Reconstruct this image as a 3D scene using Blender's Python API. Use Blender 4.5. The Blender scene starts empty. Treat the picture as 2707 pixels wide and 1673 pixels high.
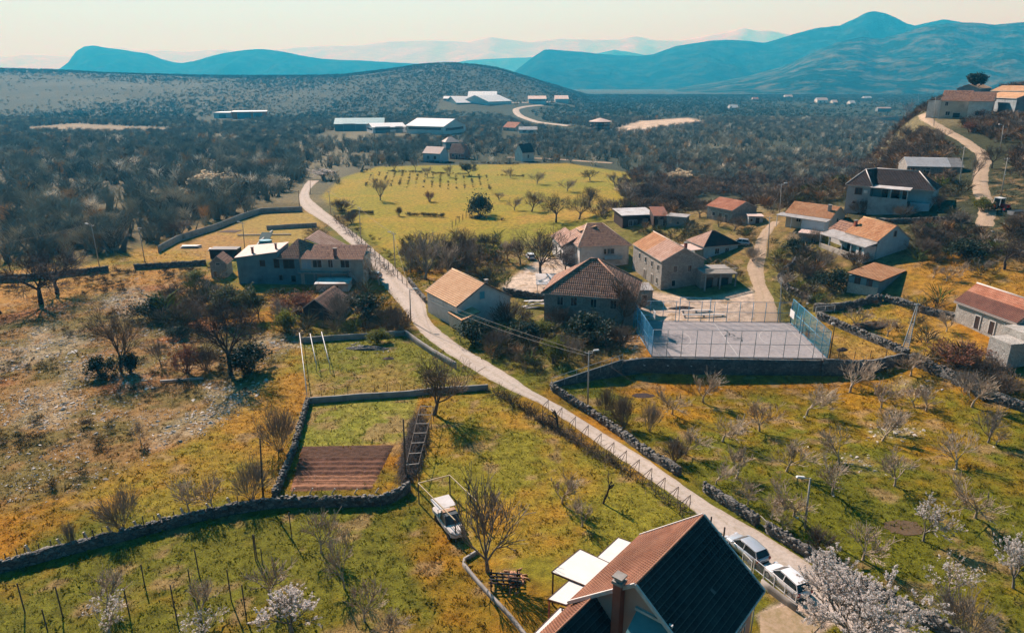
import bpy, bmesh, math, random
import numpy as np
from mathutils import Vector, Matrix
random.seed(7); RNG = np.random.default_rng(7)
R = math.radians
SC = bpy.context.scene
COL = SC.collection
# ------------------------------------------------------------------ camera
F, CX, CY, HORIZON, CAMZ = 1850.0, 1353.5, 836.5, 215.0, 40.0     # photo pixels
P = math.atan((CY - HORIZON) / F)
cam_d = bpy.data.cameras.new('camera'); cam = bpy.data.objects.new('camera', cam_d); COL.objects.link(cam)
cam_d.sensor_width = 36.0; cam_d.lens = 36.0 * F / 2707.0
cam_d.clip_start = 0.5; cam_d.clip_end = 120000
cam.location = (0, 0, CAMZ); cam.rotation_euler = (math.pi / 2 - P, 0, 0)
SC.camera = cam
# ------------------------------------------------------------------ light
SUN_EL, SUN_AZ = R(37), R(-33)            # azimuth from +Y (forward), negative = left
W = bpy.data.worlds.new('World'); SC.world = W; W.use_nodes = True
nt = W.node_tree; nt.nodes.clear()
def wn(t, **k):
    n = nt.nodes.new(t)
    for a, b in k.items(): setattr(n, a, b)
    return n
sky = wn('ShaderNodeTexSky', sky_type='NISHITA', sun_disc=False, sun_elevation=SUN_EL, sun_rotation=SUN_AZ)
sky.air_density = 1.0; sky.dust_density = 1.0; sky.ozone_density = 3.0
tint = wn('ShaderNodeMix', data_type='RGBA', blend_type='MULTIPLY'); tint.inputs[0].default_value = 1
tint.inputs[7].default_value = (0.30, 0.92, 1.0, 1)
tc = wn('ShaderNodeTexCoord'); sep = wn('ShaderNodeSeparateXYZ'); mr = wn('ShaderNodeMapRange', interpolation_type='SMOOTHSTEP')
mr.inputs[1].default_value = 0.10; mr.inputs[2].default_value = 0.24
pale = wn('ShaderNodeMix', data_type='RGBA')
pale.inputs[6].default_value = (8.5, 12.8, 19.0, 1)
bg = wn('ShaderNodeBackground'); bg.inputs[1].default_value = 0.05; tint.inputs[7].default_value = (0.10, 0.42, 0.50, 1)
out = wn('ShaderNodeOutputWorld')
L = nt.links.new
L(sky.outputs[0], tint.inputs[6]); L(tc.outputs['Generated'], sep.inputs[0]); L(sep.outputs[2], mr.inputs[0])
mr2 = wn('ShaderNodeMapRange', interpolation_type='SMOOTHSTEP'); mr2.inputs[1].default_value = -.1; mr2.inputs[2].default_value = .55; mr2.inputs[3].default_value = 1; mr2.inputs[4].default_value = 0
mxm = wn('ShaderNodeMath', operation='MAXIMUM'); L(sep.outputs[1], mr2.inputs[0]); L(mr.outputs[0], mxm.inputs[0]); L(mr2.outputs[0], mxm.inputs[1])
L(mxm.outputs[0], pale.inputs[0]); L(tint.outputs[2], pale.inputs[7]); L(pale.outputs[2], bg.inputs[0]); L(bg.outputs[0], out.inputs[0])
sun_d = bpy.data.lights.new('sun', 'SUN'); sun = bpy.data.objects.new('sun', sun_d); COL.objects.link(sun)
sun_d.energy = 5.0; sun_d.angle = R(0.5); sun_d.color = (0.86, 0.88, 1.0)
sv = Vector((math.sin(SUN_AZ) * math.cos(SUN_EL), math.cos(SUN_AZ) * math.cos(SUN_EL), math.sin(SUN_EL)))
sun.rotation_euler = (-sv).to_track_quat('-Z', 'Y').to_euler(); sun.location = (-60, 90, 120)
vs = SC.view_settings; vs.view_transform = 'Standard'; vs.look = 'None'; vs.gamma = 1; vs.exposure = 0.93; vs.use_curve_mapping = False
cy = SC.cycles
cy.max_bounces = 4; cy.diffuse_bounces = 1; cy.glossy_bounces = 2; cy.transmission_bounces = 3; cy.transparent_max_bounces = 8; cy.volume_bounces = 0
cy.use_denoising = True; cy.use_adaptive_sampling = True; cy.adaptive_threshold = 0.01
cy.sample_clamp_indirect = 4
# ------------------------------------------------------------------ picture <-> place
cP, sP = math.cos(P), math.sin(P)
def ray(px, py):
    a, b = (px - CX) / F, (CY - py) / F
    return np.array((a, cP + b * sP, -sP + b * cP))
def PZ(px, py, z):
    d = ray(px, py); t = (z - CAMZ) / d[2]
    return np.array((d[0] * t, d[1] * t, z))
def PD(px, py, dist):                     # point on the ray at forward distance dist (world y)
    d = ray(px, py); t = dist / d[1]
    return np.array((d[0] * t, dist, CAMZ + d[2] * t))
def interp(x, tab):
    return np.interp(x, [a for a, b in tab], [b for a, b in tab])
def sstep(a, b, x):
    t = np.clip((x - a) / (b - a), 0, 1); return t * t * (3 - 2 * t)
_perm = np.random.default_rng(3).random((256, 256))
def vnoise(x, y):
    xi, yi = np.floor(x).astype(int), np.floor(y).astype(int)
    fx, fy = x - xi, y - yi; fx = fx * fx * (3 - 2 * fx); fy = fy * fy * (3 - 2 * fy)
    g = lambda i, j: _perm[i & 255, j & 255]
    return (g(xi, yi) * (1 - fx) + g(xi + 1, yi) * fx) * (1 - fy) + (g(xi, yi + 1) * (1 - fx) + g(xi + 1, yi + 1) * fx) * fy
def fbm(x, y, o=4):
    x = np.asarray(x, float); y = np.asarray(y, float)
    s = 0; a = 0.5
    for k in range(o):
        s = s + a * vnoise(x + 17.3 * k, y - 9.1 * k); x = x * 2.03; y = y * 2.03; a *= .5
    return s / (1 - .5 ** o)
CREST = [(-900, 168), (0, 172), (200, 177), (400, 184), (600, 188), (800, 189), (900, 187), (1000, 177), (1100, 166), (1200, 161), (1260, 164), (1320, 172), (1400, 191), (1480, 214), (1560, 236), (1640, 248)]
CT = None
def T(x, y):
    x = np.asarray(x, float); y = np.asarray(y, float)
    yy = np.minimum(y, 420)
    Lh = 9 + .24 * (x - 64) + .115 * (yy - 156)
    Lh = np.where(Lh > 15, 15 + (Lh - 15) * .55, Lh)
    Lh = np.where(Lh > 36, 36 + (Lh - 36) * .25, Lh)
    z = np.where(Lh > -8, np.log1p(np.exp(np.clip(Lh / 1.6, -20, 30))) * 1.6, 0)
    ye = np.interp(x, [30, 60, 100, 115, 130, 145, 160, 200, 260], [185, 165, 172, 194, 222, 254, 272, 300, 320])
    z = z * (1 - sstep(0, 1, (y - ye) / np.maximum(55, ye * .22)))
    ys = np.maximum(y, 200)
    px = CX + F * x / (.948 * ys)
    ang = (HORIZON - interp(px, CREST)) / F
    h = np.maximum(22 + 1800 * ang * 1.05, 2.0)
    pl = h * sstep(820, 1750, y) * (1 - sstep(2000, 3200, y))
    pl = pl + sstep(500, 1200, y) * (1 - sstep(2500, 4000, y)) * 7 * (fbm(x / 160., y / 160., 4) - .5) * sstep(60, 220, CX + 300 - px)
    z = z + pl
    z = z + .25 * (fbm(x / 9., y / 9., 3) - .5) * sstep(30, 60, y)
    if CT is not None:
        cx, cy_, ux, uy, hl, hw = CT                       # level sports court
        a = np.abs((x - cx) * ux + (y - cy_) * uy) - hl; b = np.abs(-(x - cx) * uy + (y - cy_) * ux) - hw
        z = z + (.5 - z) * (1 - sstep(.3, 5, np.maximum(a, b)))
        f = y - np.interp(x, STEP[:, 0], STEP[:, 1]); amp = np.interp(x, STEP[:, 0], STEP[:, 2])
        z = z - amp * (1 - sstep(-.3, .3, f)) * sstep(-34, -6, f)  # orchard lies below its retaining wall
    return z
_c = [PZ(1703, 944, .5), PZ(2167, 950, .5), PZ(2085, 854, .5), PZ(1722, 851, .5)]
_st = [(*PZ(1440, 1022, 0)[:2] + np.array((-1.5, -.9)), 0)] + [(*PZ(a, b, z)[:2], k) for a, b, z, k in ((1458, 1016, 0, .35), (1560, 978, .2, 1.3), (1645, 945, .5, 2.2), (1900, 949, .5, 2.3), (2172, 953, .5, 2.2), (2302, 957, .9, 1.6), (2389, 942, 1.4, 1.0), (2480, 975, 1.5, .6), (2600, 1040, 1.5, .5))] + [(85, 60, 0)]
_st = _st[:-1] + [(_st[-2][0] + 8, _st[-2][1], 0)]
STEP = np.array(_st)
_cc = sum(_c) / 4; _u = (_c[1] - _c[0])[:2]; CL = float(np.hypot(*_u)); _u = _u / CL
CW = float(abs((_c[3] - _c[0])[:2] @ np.array((-_u[1], _u[0])))) 
CT = (_cc[0], _cc[1], _u[0], _u[1], CL / 2, CW / 2)
def Tz(x, y): return float(T(np.array([x]), np.array([y]))[0])
def G(px, py):
    z = 0.0
    p = PZ(px, py, min(z, 39))
    d = ray(px, py); d = d / d[1]
    lo = 20.0; prev = CAMZ + d[2] * lo
    ys = np.concatenate([np.arange(30, 400, .5), np.geomspace(400, 6000, 1500)])
    zs = CAMZ + d[2] * ys; ts = T(d[0] * ys, ys)
    k = np.argmax(zs <= ts) if (zs <= ts).any() else len(ys) - 1
    a, b = ys[max(k - 1, 0)], ys[k]
    for _ in range(24):
        m = .5 * (a + b)
        if CAMZ + d[2] * m <= Tz(d[0] * m, m): b = m
        else: a = m
    return np.array((d[0] * b, b, Tz(d[0] * b, b)))
def top_height(base, px, py):             # height above base point so that its top lands on pixel row py
    d = ray(px, py); t = base[1] / d[1]
    return CAMZ + d[2] * t - base[2]
# ------------------------------------------------------------------ materials
MATS = {}
def new_mat(name):
    m = bpy.data.materials.new(name); m.use_nodes = True
    return m, m.node_tree, m.node_tree.nodes['Principled BSDF']
def nd(t, typ, **k):
    n = t.nodes.new(typ)
    for a, b in k.items(): setattr(n, a, b)
    return n
def mixc(t, fac, a, b, blend='MIX'):
    m = nd(t, 'ShaderNodeMix', data_type='RGBA', blend_type=blend)
    for s, v in ((m.inputs[0], fac), (m.inputs[6], a), (m.inputs[7], b)):
        if hasattr(v, 'is_linked') or isinstance(v, bpy.types.NodeSocket): t.links.new(v, s)
        elif isinstance(v, (int, float)): s.default_value = v
        else: s.default_value = (*v[:3], 1)
    return m.outputs[2]
def maprange(t, val, a, b, c, d):
    m = nd(t, 'ShaderNodeMapRange'); t.links.new(val, m.inputs[0])
    for i, v in enumerate((a, b, c, d)): m.inputs[i + 1].default_value = v
    return m.outputs[0]
def noise(t, scale, detail=4, rough=.6, coord='Object', vec=None):
    n = nd(t, 'ShaderNodeTexNoise'); n.inputs['Scale'].default_value = scale; n.inputs['Detail'].default_value = detail; n.inputs['Roughness'].default_value = rough
    if vec is None:
        c = nd(t, 'ShaderNodeTexCoord'); vec = c.outputs[coord]
    t.links.new(vec, n.inputs['Vector']); return n.outputs['Fac']
def bump(t, b, h, strength=.4, dist=.05):
    n = nd(t, 'ShaderNodeBump'); n.inputs['Strength'].default_value = strength; n.inputs['Distance'].default_value = dist
    t.links.new(h, n.inputs['Height']); t.links.new(n.outputs[0], b.inputs['Normal'])
def mat(name, c1, c2=None, scale=1.5, rough=.85, bmp=0, bscale=8, spec=.3, metal=0, detail=5, lo=.35, hi=.65, dirt=None):
    """noise-mottled surface between two real-world colours"""
    if name in MATS: return MATS[name]
    m, t, b = new_mat(name)
    b.inputs['Roughness'].default_value = rough; b.inputs['Specular IOR Level'].default_value = spec; b.inputs['Metallic'].default_value = metal
    c2 = c2 or tuple(v * .75 for v in c1)
    f = maprange(t, noise(t, scale, detail), lo, hi, 0, 1)
    col = mixc(t, f, c1, c2)
    if dirt:
        col = mixc(t, maprange(t, noise(t, .35, 6, .7), .5, .72, 0, 1), col, dirt)
    t.links.new(col, b.inputs['Base Color'])
    if bmp: bump(t, b, noise(t, bscale, 4), bmp, .05)
    MATS[name] = m; return m
def attr_mat(name, attr='zone', fine=1.0, rough=.95, amp=(.72, 1.3), bmp=.0, bscale=3, scales=(.9, 5.)):
    m, t, b = new_mat(name)
    a = nd(t, 'ShaderNodeAttribute', attribute_name=attr)
    n1 = noise(t, scales[0], 5, .65); n2 = noise(t, scales[1], 5, .7)
    k = maprange(t, n1, .3, .7, amp[0], amp[1]); k2 = maprange(t, n2, .3, .7, amp[0], amp[1])
    mm = nd(t, 'ShaderNodeMath', operation='MULTIPLY'); t.links.new(k, mm.inputs[0]); t.links.new(k2, mm.inputs[1])
    vm = nd(t, 'ShaderNodeVectorMath', operation='SCALE'); t.links.new(a.outputs['Color'], vm.inputs[0]); t.links.new(mm.outputs[0], vm.inputs['Scale'])
    t.links.new(vm.outputs[0], b.inputs['Base Color']); b.inputs['Roughness'].default_value = rough; b.inputs['Specular IOR Level'].default_value = .1
    if bmp: bump(t, b, n2, bmp, .15)
    MATS[name] = m; return m
# ------------------------------------------------------------------ object bookkeeping
def tag(o, label=None, cat=None, group=None, kind=None):
    if label: o['label'] = label
    if cat: o['category'] = cat
    if group: o['group'] = group
    if kind: o['kind'] = kind
    return o
def link(name, me, parent=None, loc=None):
    o = bpy.data.objects.new(name, me); COL.objects.link(o)
    if parent is not None: o.parent = parent
    if loc is not None: o.location = loc
    return o
def empty(name, loc, label, cat, group=None, rz=0):
    o = bpy.data.objects.new(name, None); COL.objects.link(o); o.location = loc; o.rotation_euler.z = rz
    o.empty_display_size = .5
    return tag(o, label, cat, group)
def mesh_np(name, V, Fc, mats, smooth=False, attr=None, attr_name='zone', midx=None):
    """fast mesh; Fc = (n,3|4) int array"""
    me = bpy.data.meshes.new(name); V = np.asarray(V, np.float32); Fc = np.asarray(Fc, np.int32)
    k = Fc.shape[1]
    me.vertices.add(len(V)); me.vertices.foreach_set('co', V.ravel())
    me.loops.add(Fc.size); me.loops.foreach_set('vertex_index', Fc.ravel())
    me.polygons.add(len(Fc)); me.polygons.foreach_set('loop_start', np.arange(0, Fc.size, k, dtype=np.int32)); me.polygons.foreach_set('loop_total', np.full(len(Fc), k, np.int32))
    if smooth: me.polygons.foreach_set('use_smooth', np.ones(len(Fc), bool))
    for m in (mats if isinstance(mats, (list, tuple)) else [mats]): me.materials.append(m)
    if midx is not None: me.polygons.foreach_set('material_index', np.asarray(midx, np.int32))
    if attr is not None:
        a = me.attributes.new(attr_name, 'FLOAT_COLOR', 'POINT')
        c = np.ones((len(V), 4), np.float32); c[:, :3] = attr; a.data.foreach_set('color', c.ravel())
    me.update(calc_edges=True); me.validate(); return me
def lin(r, g, b):
    f = lambda v: (v / 255 / 12.92) if v <= 10 else ((v / 255 + .055) / 1.055) ** 2.4
    return np.array((f(r), f(g), f(b)))
class MB:
    """collects shapes, then links them as ONE mesh object"""
    def __init__(s): s.V = []; s.Fc = []; s.S = []
    def add(s, vs, fs, sm=False):
        n = len(s.V); s.V += [tuple(map(float, v)) for v in vs]; s.Fc += [tuple(i + n for i in f) for f in fs]; s.S += [sm] * len(fs); return s
    def box(s, x0, x1, y0, y1, z0, z1, M=None):
        v = [(x, y, z) for z in (z0, z1) for y in (y0, y1) for x in (x0, x1)]
        if M: v = [M(*p) for p in v]
        return s.add(v, [(0, 2, 3, 1), (4, 5, 7, 6), (0, 1, 5, 4), (2, 6, 7, 3), (0, 4, 6, 2), (1, 3, 7, 5)])
    def prism(s, pts, z0, z1, M=None):
        n = len(pts); v = [(x, y, z0) for x, y in pts] + [(x, y, z1) for x, y in pts]
        if M: v = [M(*p) for p in v]
        return s.add(v, [tuple(range(n))[::-1], tuple(range(n, 2 * n))] + [(i, (i + 1) % n, n + (i + 1) % n, n + i) for i in range(n)])
    def slab(s, pts, th, M=None):                     # planar polygon of 3-D points, thickened downwards
        n = len(pts); v = [tuple(p) for p in pts] + [(p[0], p[1], p[2] - th) for p in pts]
        if M: v = [M(*p) for p in v]
        return s.add(v, [tuple(range(n)), tuple(range(n, 2 * n))[::-1]] + [(i, n + i, n + (i + 1) % n, (i + 1) % n) for i in range(n)])
    def tube(s, a, b, r0, r1=None, n=8, sm=True, cap=True):
        r1 = r0 if r1 is None else r1
        a, b = Vector(a), Vector(b); d = (b - a).normalized(); u = d.orthogonal().normalized(); w = d.cross(u)
        vs = []
        for c, r in ((a, r0), (b, r1)):
            for k in range(n):
                t = 2 * math.pi * k / n; vs.append(c + u * (math.cos(t) * r) + w * (math.sin(t) * r))
        k0 = len(s.V)
        s.add(vs, [(k, (k + 1) % n, n + (k + 1) % n, n + k) for k in range(n)], sm)
        if cap: s.Fc += [tuple(k0 + k for k in range(n))[::-1], tuple(k0 + n + k for k in range(n))]; s.S += [False, False]
        return s
    def bar(s, a, b, w, h=None):                      # square bar
        h = h or w; a, b = Vector(a), Vector(b); d = (b - a).normalized()
        u = d.cross(Vector((0, 0, 1)))
        u = Vector((1, 0, 0)) if u.length < 1e-4 else u.normalized(); q = u.cross(d)
        v = [c + u * (i * w / 2) + q * (j * h / 2) for c in (a, b) for i, j in ((-1, -1), (1, -1), (1, 1), (-1, 1))]
        return s.add(v, [(0, 1, 2, 3), (7, 6, 5, 4)] + [(i, i + 4, (i + 1) % 4 + 4, (i + 1) % 4) for i in range(4)])
    def build(s, name, m, parent=None, loc=None, uv=None, label=None):
        me = bpy.data.meshes.new(name); me.from_pydata(s.V, [], s.Fc)
        for q in (m if isinstance(m, (list, tuple)) else [m]): me.materials.append(q)
        me.polygons.foreach_set('use_smooth', np.array(s.S, bool))
        bm = bmesh.new(); bm.from_mesh(me); bmesh.ops.recalc_face_normals(bm, faces=bm.faces); bm.to_mesh(me); bm.free()
        o = link(name, me, parent, loc)
        if label: o['label'] = label
        return o
# ================================================================== ground
def poly_px(pts): return np.array([G(*p)[:2] for p in pts])
def in_poly(x, y, poly, soft=1.0):
    """soft mask of a ground polygon"""
    x = np.asarray(x, float); y = np.asarray(y, float)
    ins = np.zeros(x.shape, bool); dmin = np.full(x.shape, 1e9)
    n = len(poly)
    bx0, by0 = poly.min(0) - soft * 2; bx1, by1 = poly.max(0) + soft * 2
    sel = (x > bx0) & (x < bx1) & (y > by0) & (y < by1)
    out = np.zeros(x.shape)
    if not sel.any(): return out
    xs, ys = x[sel], y[sel]; ins = np.zeros(xs.shape, bool); dm = np.full(xs.shape, 1e9)
    for i in range(n):
        (x0, y0), (x1, y1) = poly[i], poly[(i + 1) % n]
        c = ((y0 > ys) != (y1 > ys)); den = (y1 - y0) if abs(y1 - y0) > 1e-9 else 1e-9
        ins ^= c & (xs < (x1 - x0) * (ys - y0) / den + x0)
        dx, dy = x1 - x0, y1 - y0; L2 = dx * dx + dy * dy + 1e-9
        tt = np.clip(((xs - x0) * dx + (ys - y0) * dy) / L2, 0, 1)
        dm = np.minimum(dm, np.hypot(xs - x0 - tt * dx, ys - y0 - tt * dy))
    sd = np.where(ins, dm, -dm)
    out[sel] = sstep(-soft, soft, sd); return out
ROAD_C = [(1960, 1673), (1850, 1500), (1790, 1400)]
ZP = {k: poly_px(v) for k, v in {
    'rock': [(-60, 850), (90, 800), (300, 760), (330, 720), (440, 740), (560, 850), (700, 880), (770, 900), (730, 970), (600, 1090), (520, 1150), (380, 1215), (200, 1300), (-60, 1360)],
    'dryleft': [(-60, 1360), (200, 1300), (380, 1215), (600, 1090), (800, 900), (800, 1050), (700, 1290), (420, 1370), (-60, 1290)],
    'vine': [(-60, 1510), (700, 1330), (1000, 1330), (1180, 1673), (-60, 1900)],
    'lawn': [(812, 1070), (1105, 1045), (1085, 1170), (760, 1190)],
    'lawn2': [(800, 890), (1080, 885), (1290, 1030), (812, 1050)],
    'mid': [(1110, 1060), (1300, 1035), (1830, 1350), (1500, 1560), (1250, 1480), (1110, 1300)],
    'orch': [(1480, 1010), (2380, 1000), (2620, 1080), (2900, 1100), (2900, 1900), (2200, 1673), (1850, 1290), (1560, 1080)],
    'field': [(850, 520), (905, 470), (1000, 440), (1500, 432), (1720, 466), (1640, 545), (1500, 560), (1330, 660), (1060, 700), (960, 620)],
    'fieldb': [(1320, 640), (1420, 520), (1700, 540), (1760, 600), (1500, 640)],
    'yard': [(1560, 780), (1660, 760), (1850, 790), (1990, 760), (2060, 860), (1700, 860), (1600, 830)],
    'court_side': [(2160, 870), (2390, 930), (2390, 950), (2170, 960)],
    'rightgrass': [(2150, 830), (2330, 830), (2420, 790), (2707, 1000), (2720, 990), (2560, 960), (2420, 940)],
    'righthill': [(2390, 760), (2380, 690), (2560, 650), (2730, 740), (2730, 800), (2540, 770), (2420, 830)],
    'village': [(1290, 830), (1330, 640), (1700, 560), (2060, 560), (2380, 600), (2400, 780), (2060, 850), (1650, 860), (1640, 950), (1460, 1005), (1290, 920)],
    'drive': [(1430, 680), (1600, 690), (1560, 760), (1440, 780), (1330, 770), (1330, 750)],
    'hyard': [(2005, 1620), (2120, 1560), (2220, 1640), (2030, 1760)],
    'gardenL': [(440, 660), (690, 570), (820, 555), (870, 620), (700, 660), (600, 700)],
    'leftfield': [(-60, 720), (280, 700), (560, 710), (560, 740), (330, 760), (-60, 850)],
    'strip': [(230, 705), (330, 660), (560, 660), (560, 690), (330, 690)],
    'wood': [(-900, 330), (780, 400), (800, 480), (660, 560), (420, 640), (230, 690), (-60, 690), (-900, 700)],
    'clear1': [(60, 338), (200, 326), (470, 340), (440, 350), (80, 350)],
    'clear2': [(1690, 320), (1820, 312), (1880, 325), (1700, 350), (1600, 348)],
    'hillgrey': [(-900, 205), (200, 205), (560, 220), (900, 250), (560, 275), (0, 262), (-900, 270)],
}.items()}
RUBZ = [poly_px(p) for p in ([(-40, 945), (100, 900), (200, 870), (250, 905), (130, 955), (-40, 995)], [(270, 800), (350, 755), (400, 790), (330, 840)], [(150, 960), (260, 945), (260, 1000), (170, 1005)], [(60, 1030), (180, 1010), (220, 1070), (160, 1130), (40, 1130)], [(420, 1110), (560, 1080), (640, 1020), (700, 1010), (620, 1090), (520, 1150), (400, 1190)], [(540, 1010), (640, 1020), (620, 1060), (550, 1050)], [(310, 990), (390, 985), (380, 1030), (320, 1030)], [(670, 890), (800, 870), (800, 920), (690, 920)], [(80, 865), (150, 850), (150, 890), (90, 900)], [(2050, 740), (2110, 735), (2190, 780), (2250, 770), (2240, 745), (2120, 720), (2060, 700)], [(1640, 875), (1695, 880), (1690, 945), (1645, 940)], [(915, 908), (1030, 905), (1030, 925), (915, 930)], [(2310, 1135), (2420, 1125), (2420, 1150), (2320, 1160)], [(2230, 1205), (2280, 1212), (2310, 1245), (2270, 1240)], [(2380, 1000), (2460, 1015), (2440, 1040), (2370, 1030)], [(480, 735), (560, 725), (540, 750), (470, 752)], [(1640, 800), (1655, 760), (1590, 790)])]
G_ORANGE, G_GREEN, G_BRIGHT = np.array((.300, .150, .016)), np.array((.110, .120, .014)), np.array((.200, .205, .022))
def zone_colour(x, y):
    n = len(x)
    big = fbm(x / 26., y / 26., 4); med = fbm(x / 6. + 40, y / 6., 4); sm = fbm(x / 1.6 + 9, y / 1.6 - 5, 3)
    mixv = np.clip((.55 * big + .3 * med + .15 * sm - .40) / .2, 0, 1)[:, None]
    grass = G_GREEN * (1 - mixv) + G_ORANGE * mixv
    c = grass.copy()
    dist = np.hypot(x, y)
    scrubm = np.clip((fbm(x / 150., y / np.clip(y / 9., 30, 150), 4) - .44) / .14, 0, 1)[:, None]
    scrub = np.array((.050, .058, .034)) * (1 - scrubm) + np.array((.15, .135, .08)) * scrubm
    wf = sstep(170, 260, y)[:, None]
    # right hillside and everything far is scrub
    hill = sstep(3.0, 6.0, T(x, y))[:, None] * sstep(100, 130, y)[:, None]
    c = c * (1 - np.maximum(wf, hill)) + scrub * np.maximum(wf, hill)
    def put(key, col, soft=1.0, amt=1.0):
        nonlocal c
        m = in_poly(x, y, ZP[key], soft)[:, None] * amt
        c = c * (1 - m) + col * m
    gmix = lambda lo, a, b, w=.18: a + (b - a) * np.clip((.5 * big + .3 * med + .2 * sm - lo) / w, 0, 1)[:, None]
    put('field', gmix(.42, np.array((.225, .205, .022)), np.array((.30, .215, .03))), 2)
    put('fieldb', gmix(.42, np.array((.19, .185, .02)), np.array((.30, .20, .04))), 2)
    put('orch', gmix(.50, np.array((.115, .125, .011)), np.array((.27, .155, .014)), .2), 2)
    put('mid', gmix(.46, np.array((.190, .180, .022)), np.array((.310, .185, .028))), 1.5)
    put('vine', gmix(.50, np.array((.125, .130, .016)), np.array((.290, .170, .026)), .16), 1)
    put('dryleft', gmix(.40, np.array((.215, .180, .025)), np.array((.300, .172, .028)), .16), 1.5)
    rk = np.clip((fbm(x / 3.2 + 7, y / 3.2, 4) - .40) / .2, 0, 1)[:, None]
    rr = np.array((.24, .150, .062)) * (1 - rk) + np.array((.15, .125, .045)) * rk
    red = np.clip((fbm(x / 9. + 70, y / 9., 3) - .60) / .14, 0, 1)[:, None]
    rr = rr * (1 - red) + np.array((.26, .125, .055)) * red
    put('rock', rr, 2.5)
    for q in RUBZ:
        m = in_poly(x, y, q, 1.5)[:, None] * (.2 + .5 * np.clip((sm - .35) / .3, 0, 1)[:, None]); c = c * (1 - m) + np.array((.36, .31, .24)) * m
    put('leftfield', gmix(.40, np.array((.26, .175, .05)), np.array((.33, .18, .05))), 2)
    put('strip', gmix(.40, np.array((.28, .20, .03)), np.array((.33, .20, .05))), 1)
    put('lawn', gmix(.42, np.array((.160, .190, .022)), np.array((.225, .215, .045))), .4)
    put('lawn2', gmix(.42, np.array((.150, .160, .022)), np.array((.235, .175, .050))), .4)
    put('village', gmix(.44, np.array((.13, .125, .035)), np.array((.24, .165, .075))), 3, .85)
    put('yard', np.array((.44, .37, .34)) * (.75 + .5 * med)[:, None], 1.5)
    put('drive', np.array((.48, .42, .40)) * (.75 + .5 * med)[:, None], 1)
    put('hyard', np.array((.40, .34, .32)) * (.75 + .5 * med)[:, None], .2)
    put('court_side', gmix(.40, np.array((.235, .18, .035)), np.array((.32, .20, .06))), .8)
    put('rightgrass', gmix(.40, np.array((.215, .180, .025)), np.array((.32, .19, .04))), 1.5)
    put('righthill', gmix(.42, np.array((.180, .165, .02)), np.array((.30, .17, .03))), 1.5)
    put('gardenL', gmix(.42, np.array((.28, .21, .06)), np.array((.31, .19, .07))), 1)
    far = sstep(650, 900, y)[:, None] * .75; c = c * (1 - far) + np.array((.038, .054, .036)) * far
    put('wood', np.array((.11, .10, .06)) * (.6 + .8 * med)[:, None], 8)
    put('clear1', np.array((.25, .20, .13)) * (.6 + .8 * med)[:, None], 12)
    put('clear2', np.array((.50, .38, .27)) * (.6 + .8 * med)[:, None], 8)
    gy = .8 * np.clip((fbm(x / 45., y / 90., 4) - .4) / .2, 0, 1)[:, None]
    put('hillgrey', np.array((.070, .078, .048)) * gy + np.array((.036, .050, .032)) * (1 - gy), 40)
    bare = np.clip((fbm(x / 2.4 + 3, y / 2.4, 4) - .64) / .07, 0, 1)[:, None] * (1 - sstep(150, 200, y))[:, None] * .7
    c = c * (1 - bare) + np.array((.27, .19, .105)) * bare
    near = (1 - sstep(220, 320, y))[:, None]
    return c * (1 + near * (np.array((1.07, .985, .80)) - 1))
def axis(segs):
    out = []
    for a, b, n, geo in segs:
        v = (np.geomspace(a, b, n, endpoint=False) if geo else np.linspace(a, b, n, endpoint=False)); out.append(v)
    return np.concatenate(out)
XS = axis([(75, 140, 70, 0), (140, 600, 130, 1), (600, 18000, 60, 1)])
xa = np.concatenate([-XS[::-1], np.linspace(-75, 75, 260, endpoint=False), XS, [18000]])
ya = np.concatenate([np.linspace(-60, 36, 12, endpoint=False), np.linspace(36, 130, 210, endpoint=False), np.linspace(130, 300, 200, endpoint=False), np.geomspace(300, 2200, 190, endpoint=False), np.geomspace(2200, 22000, 28)])
XX, YY = np.meshgrid(xa, ya); gx, gy_ = XX.ravel(), YY.ravel()
gz = T(gx, gy_)
nx, ny = len(xa), len(ya)
idx = np.arange(nx * ny).reshape(ny, nx)
quads = np.stack([idx[:-1, :-1], idx[:-1, 1:], idx[1:, 1:], idx[1:, :-1]], -1).reshape(-1, 4)
ground_mat = attr_mat('ground_cover', amp=(.55, 1.5), bmp=.9, scales=(.9, 6.5))
ground = link('ground', mesh_np('ground', np.stack([gx, gy_, gz], -1), quads, ground_mat, True, zone_colour(gx, gy_)))
tag(ground, kind='structure')
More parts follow.
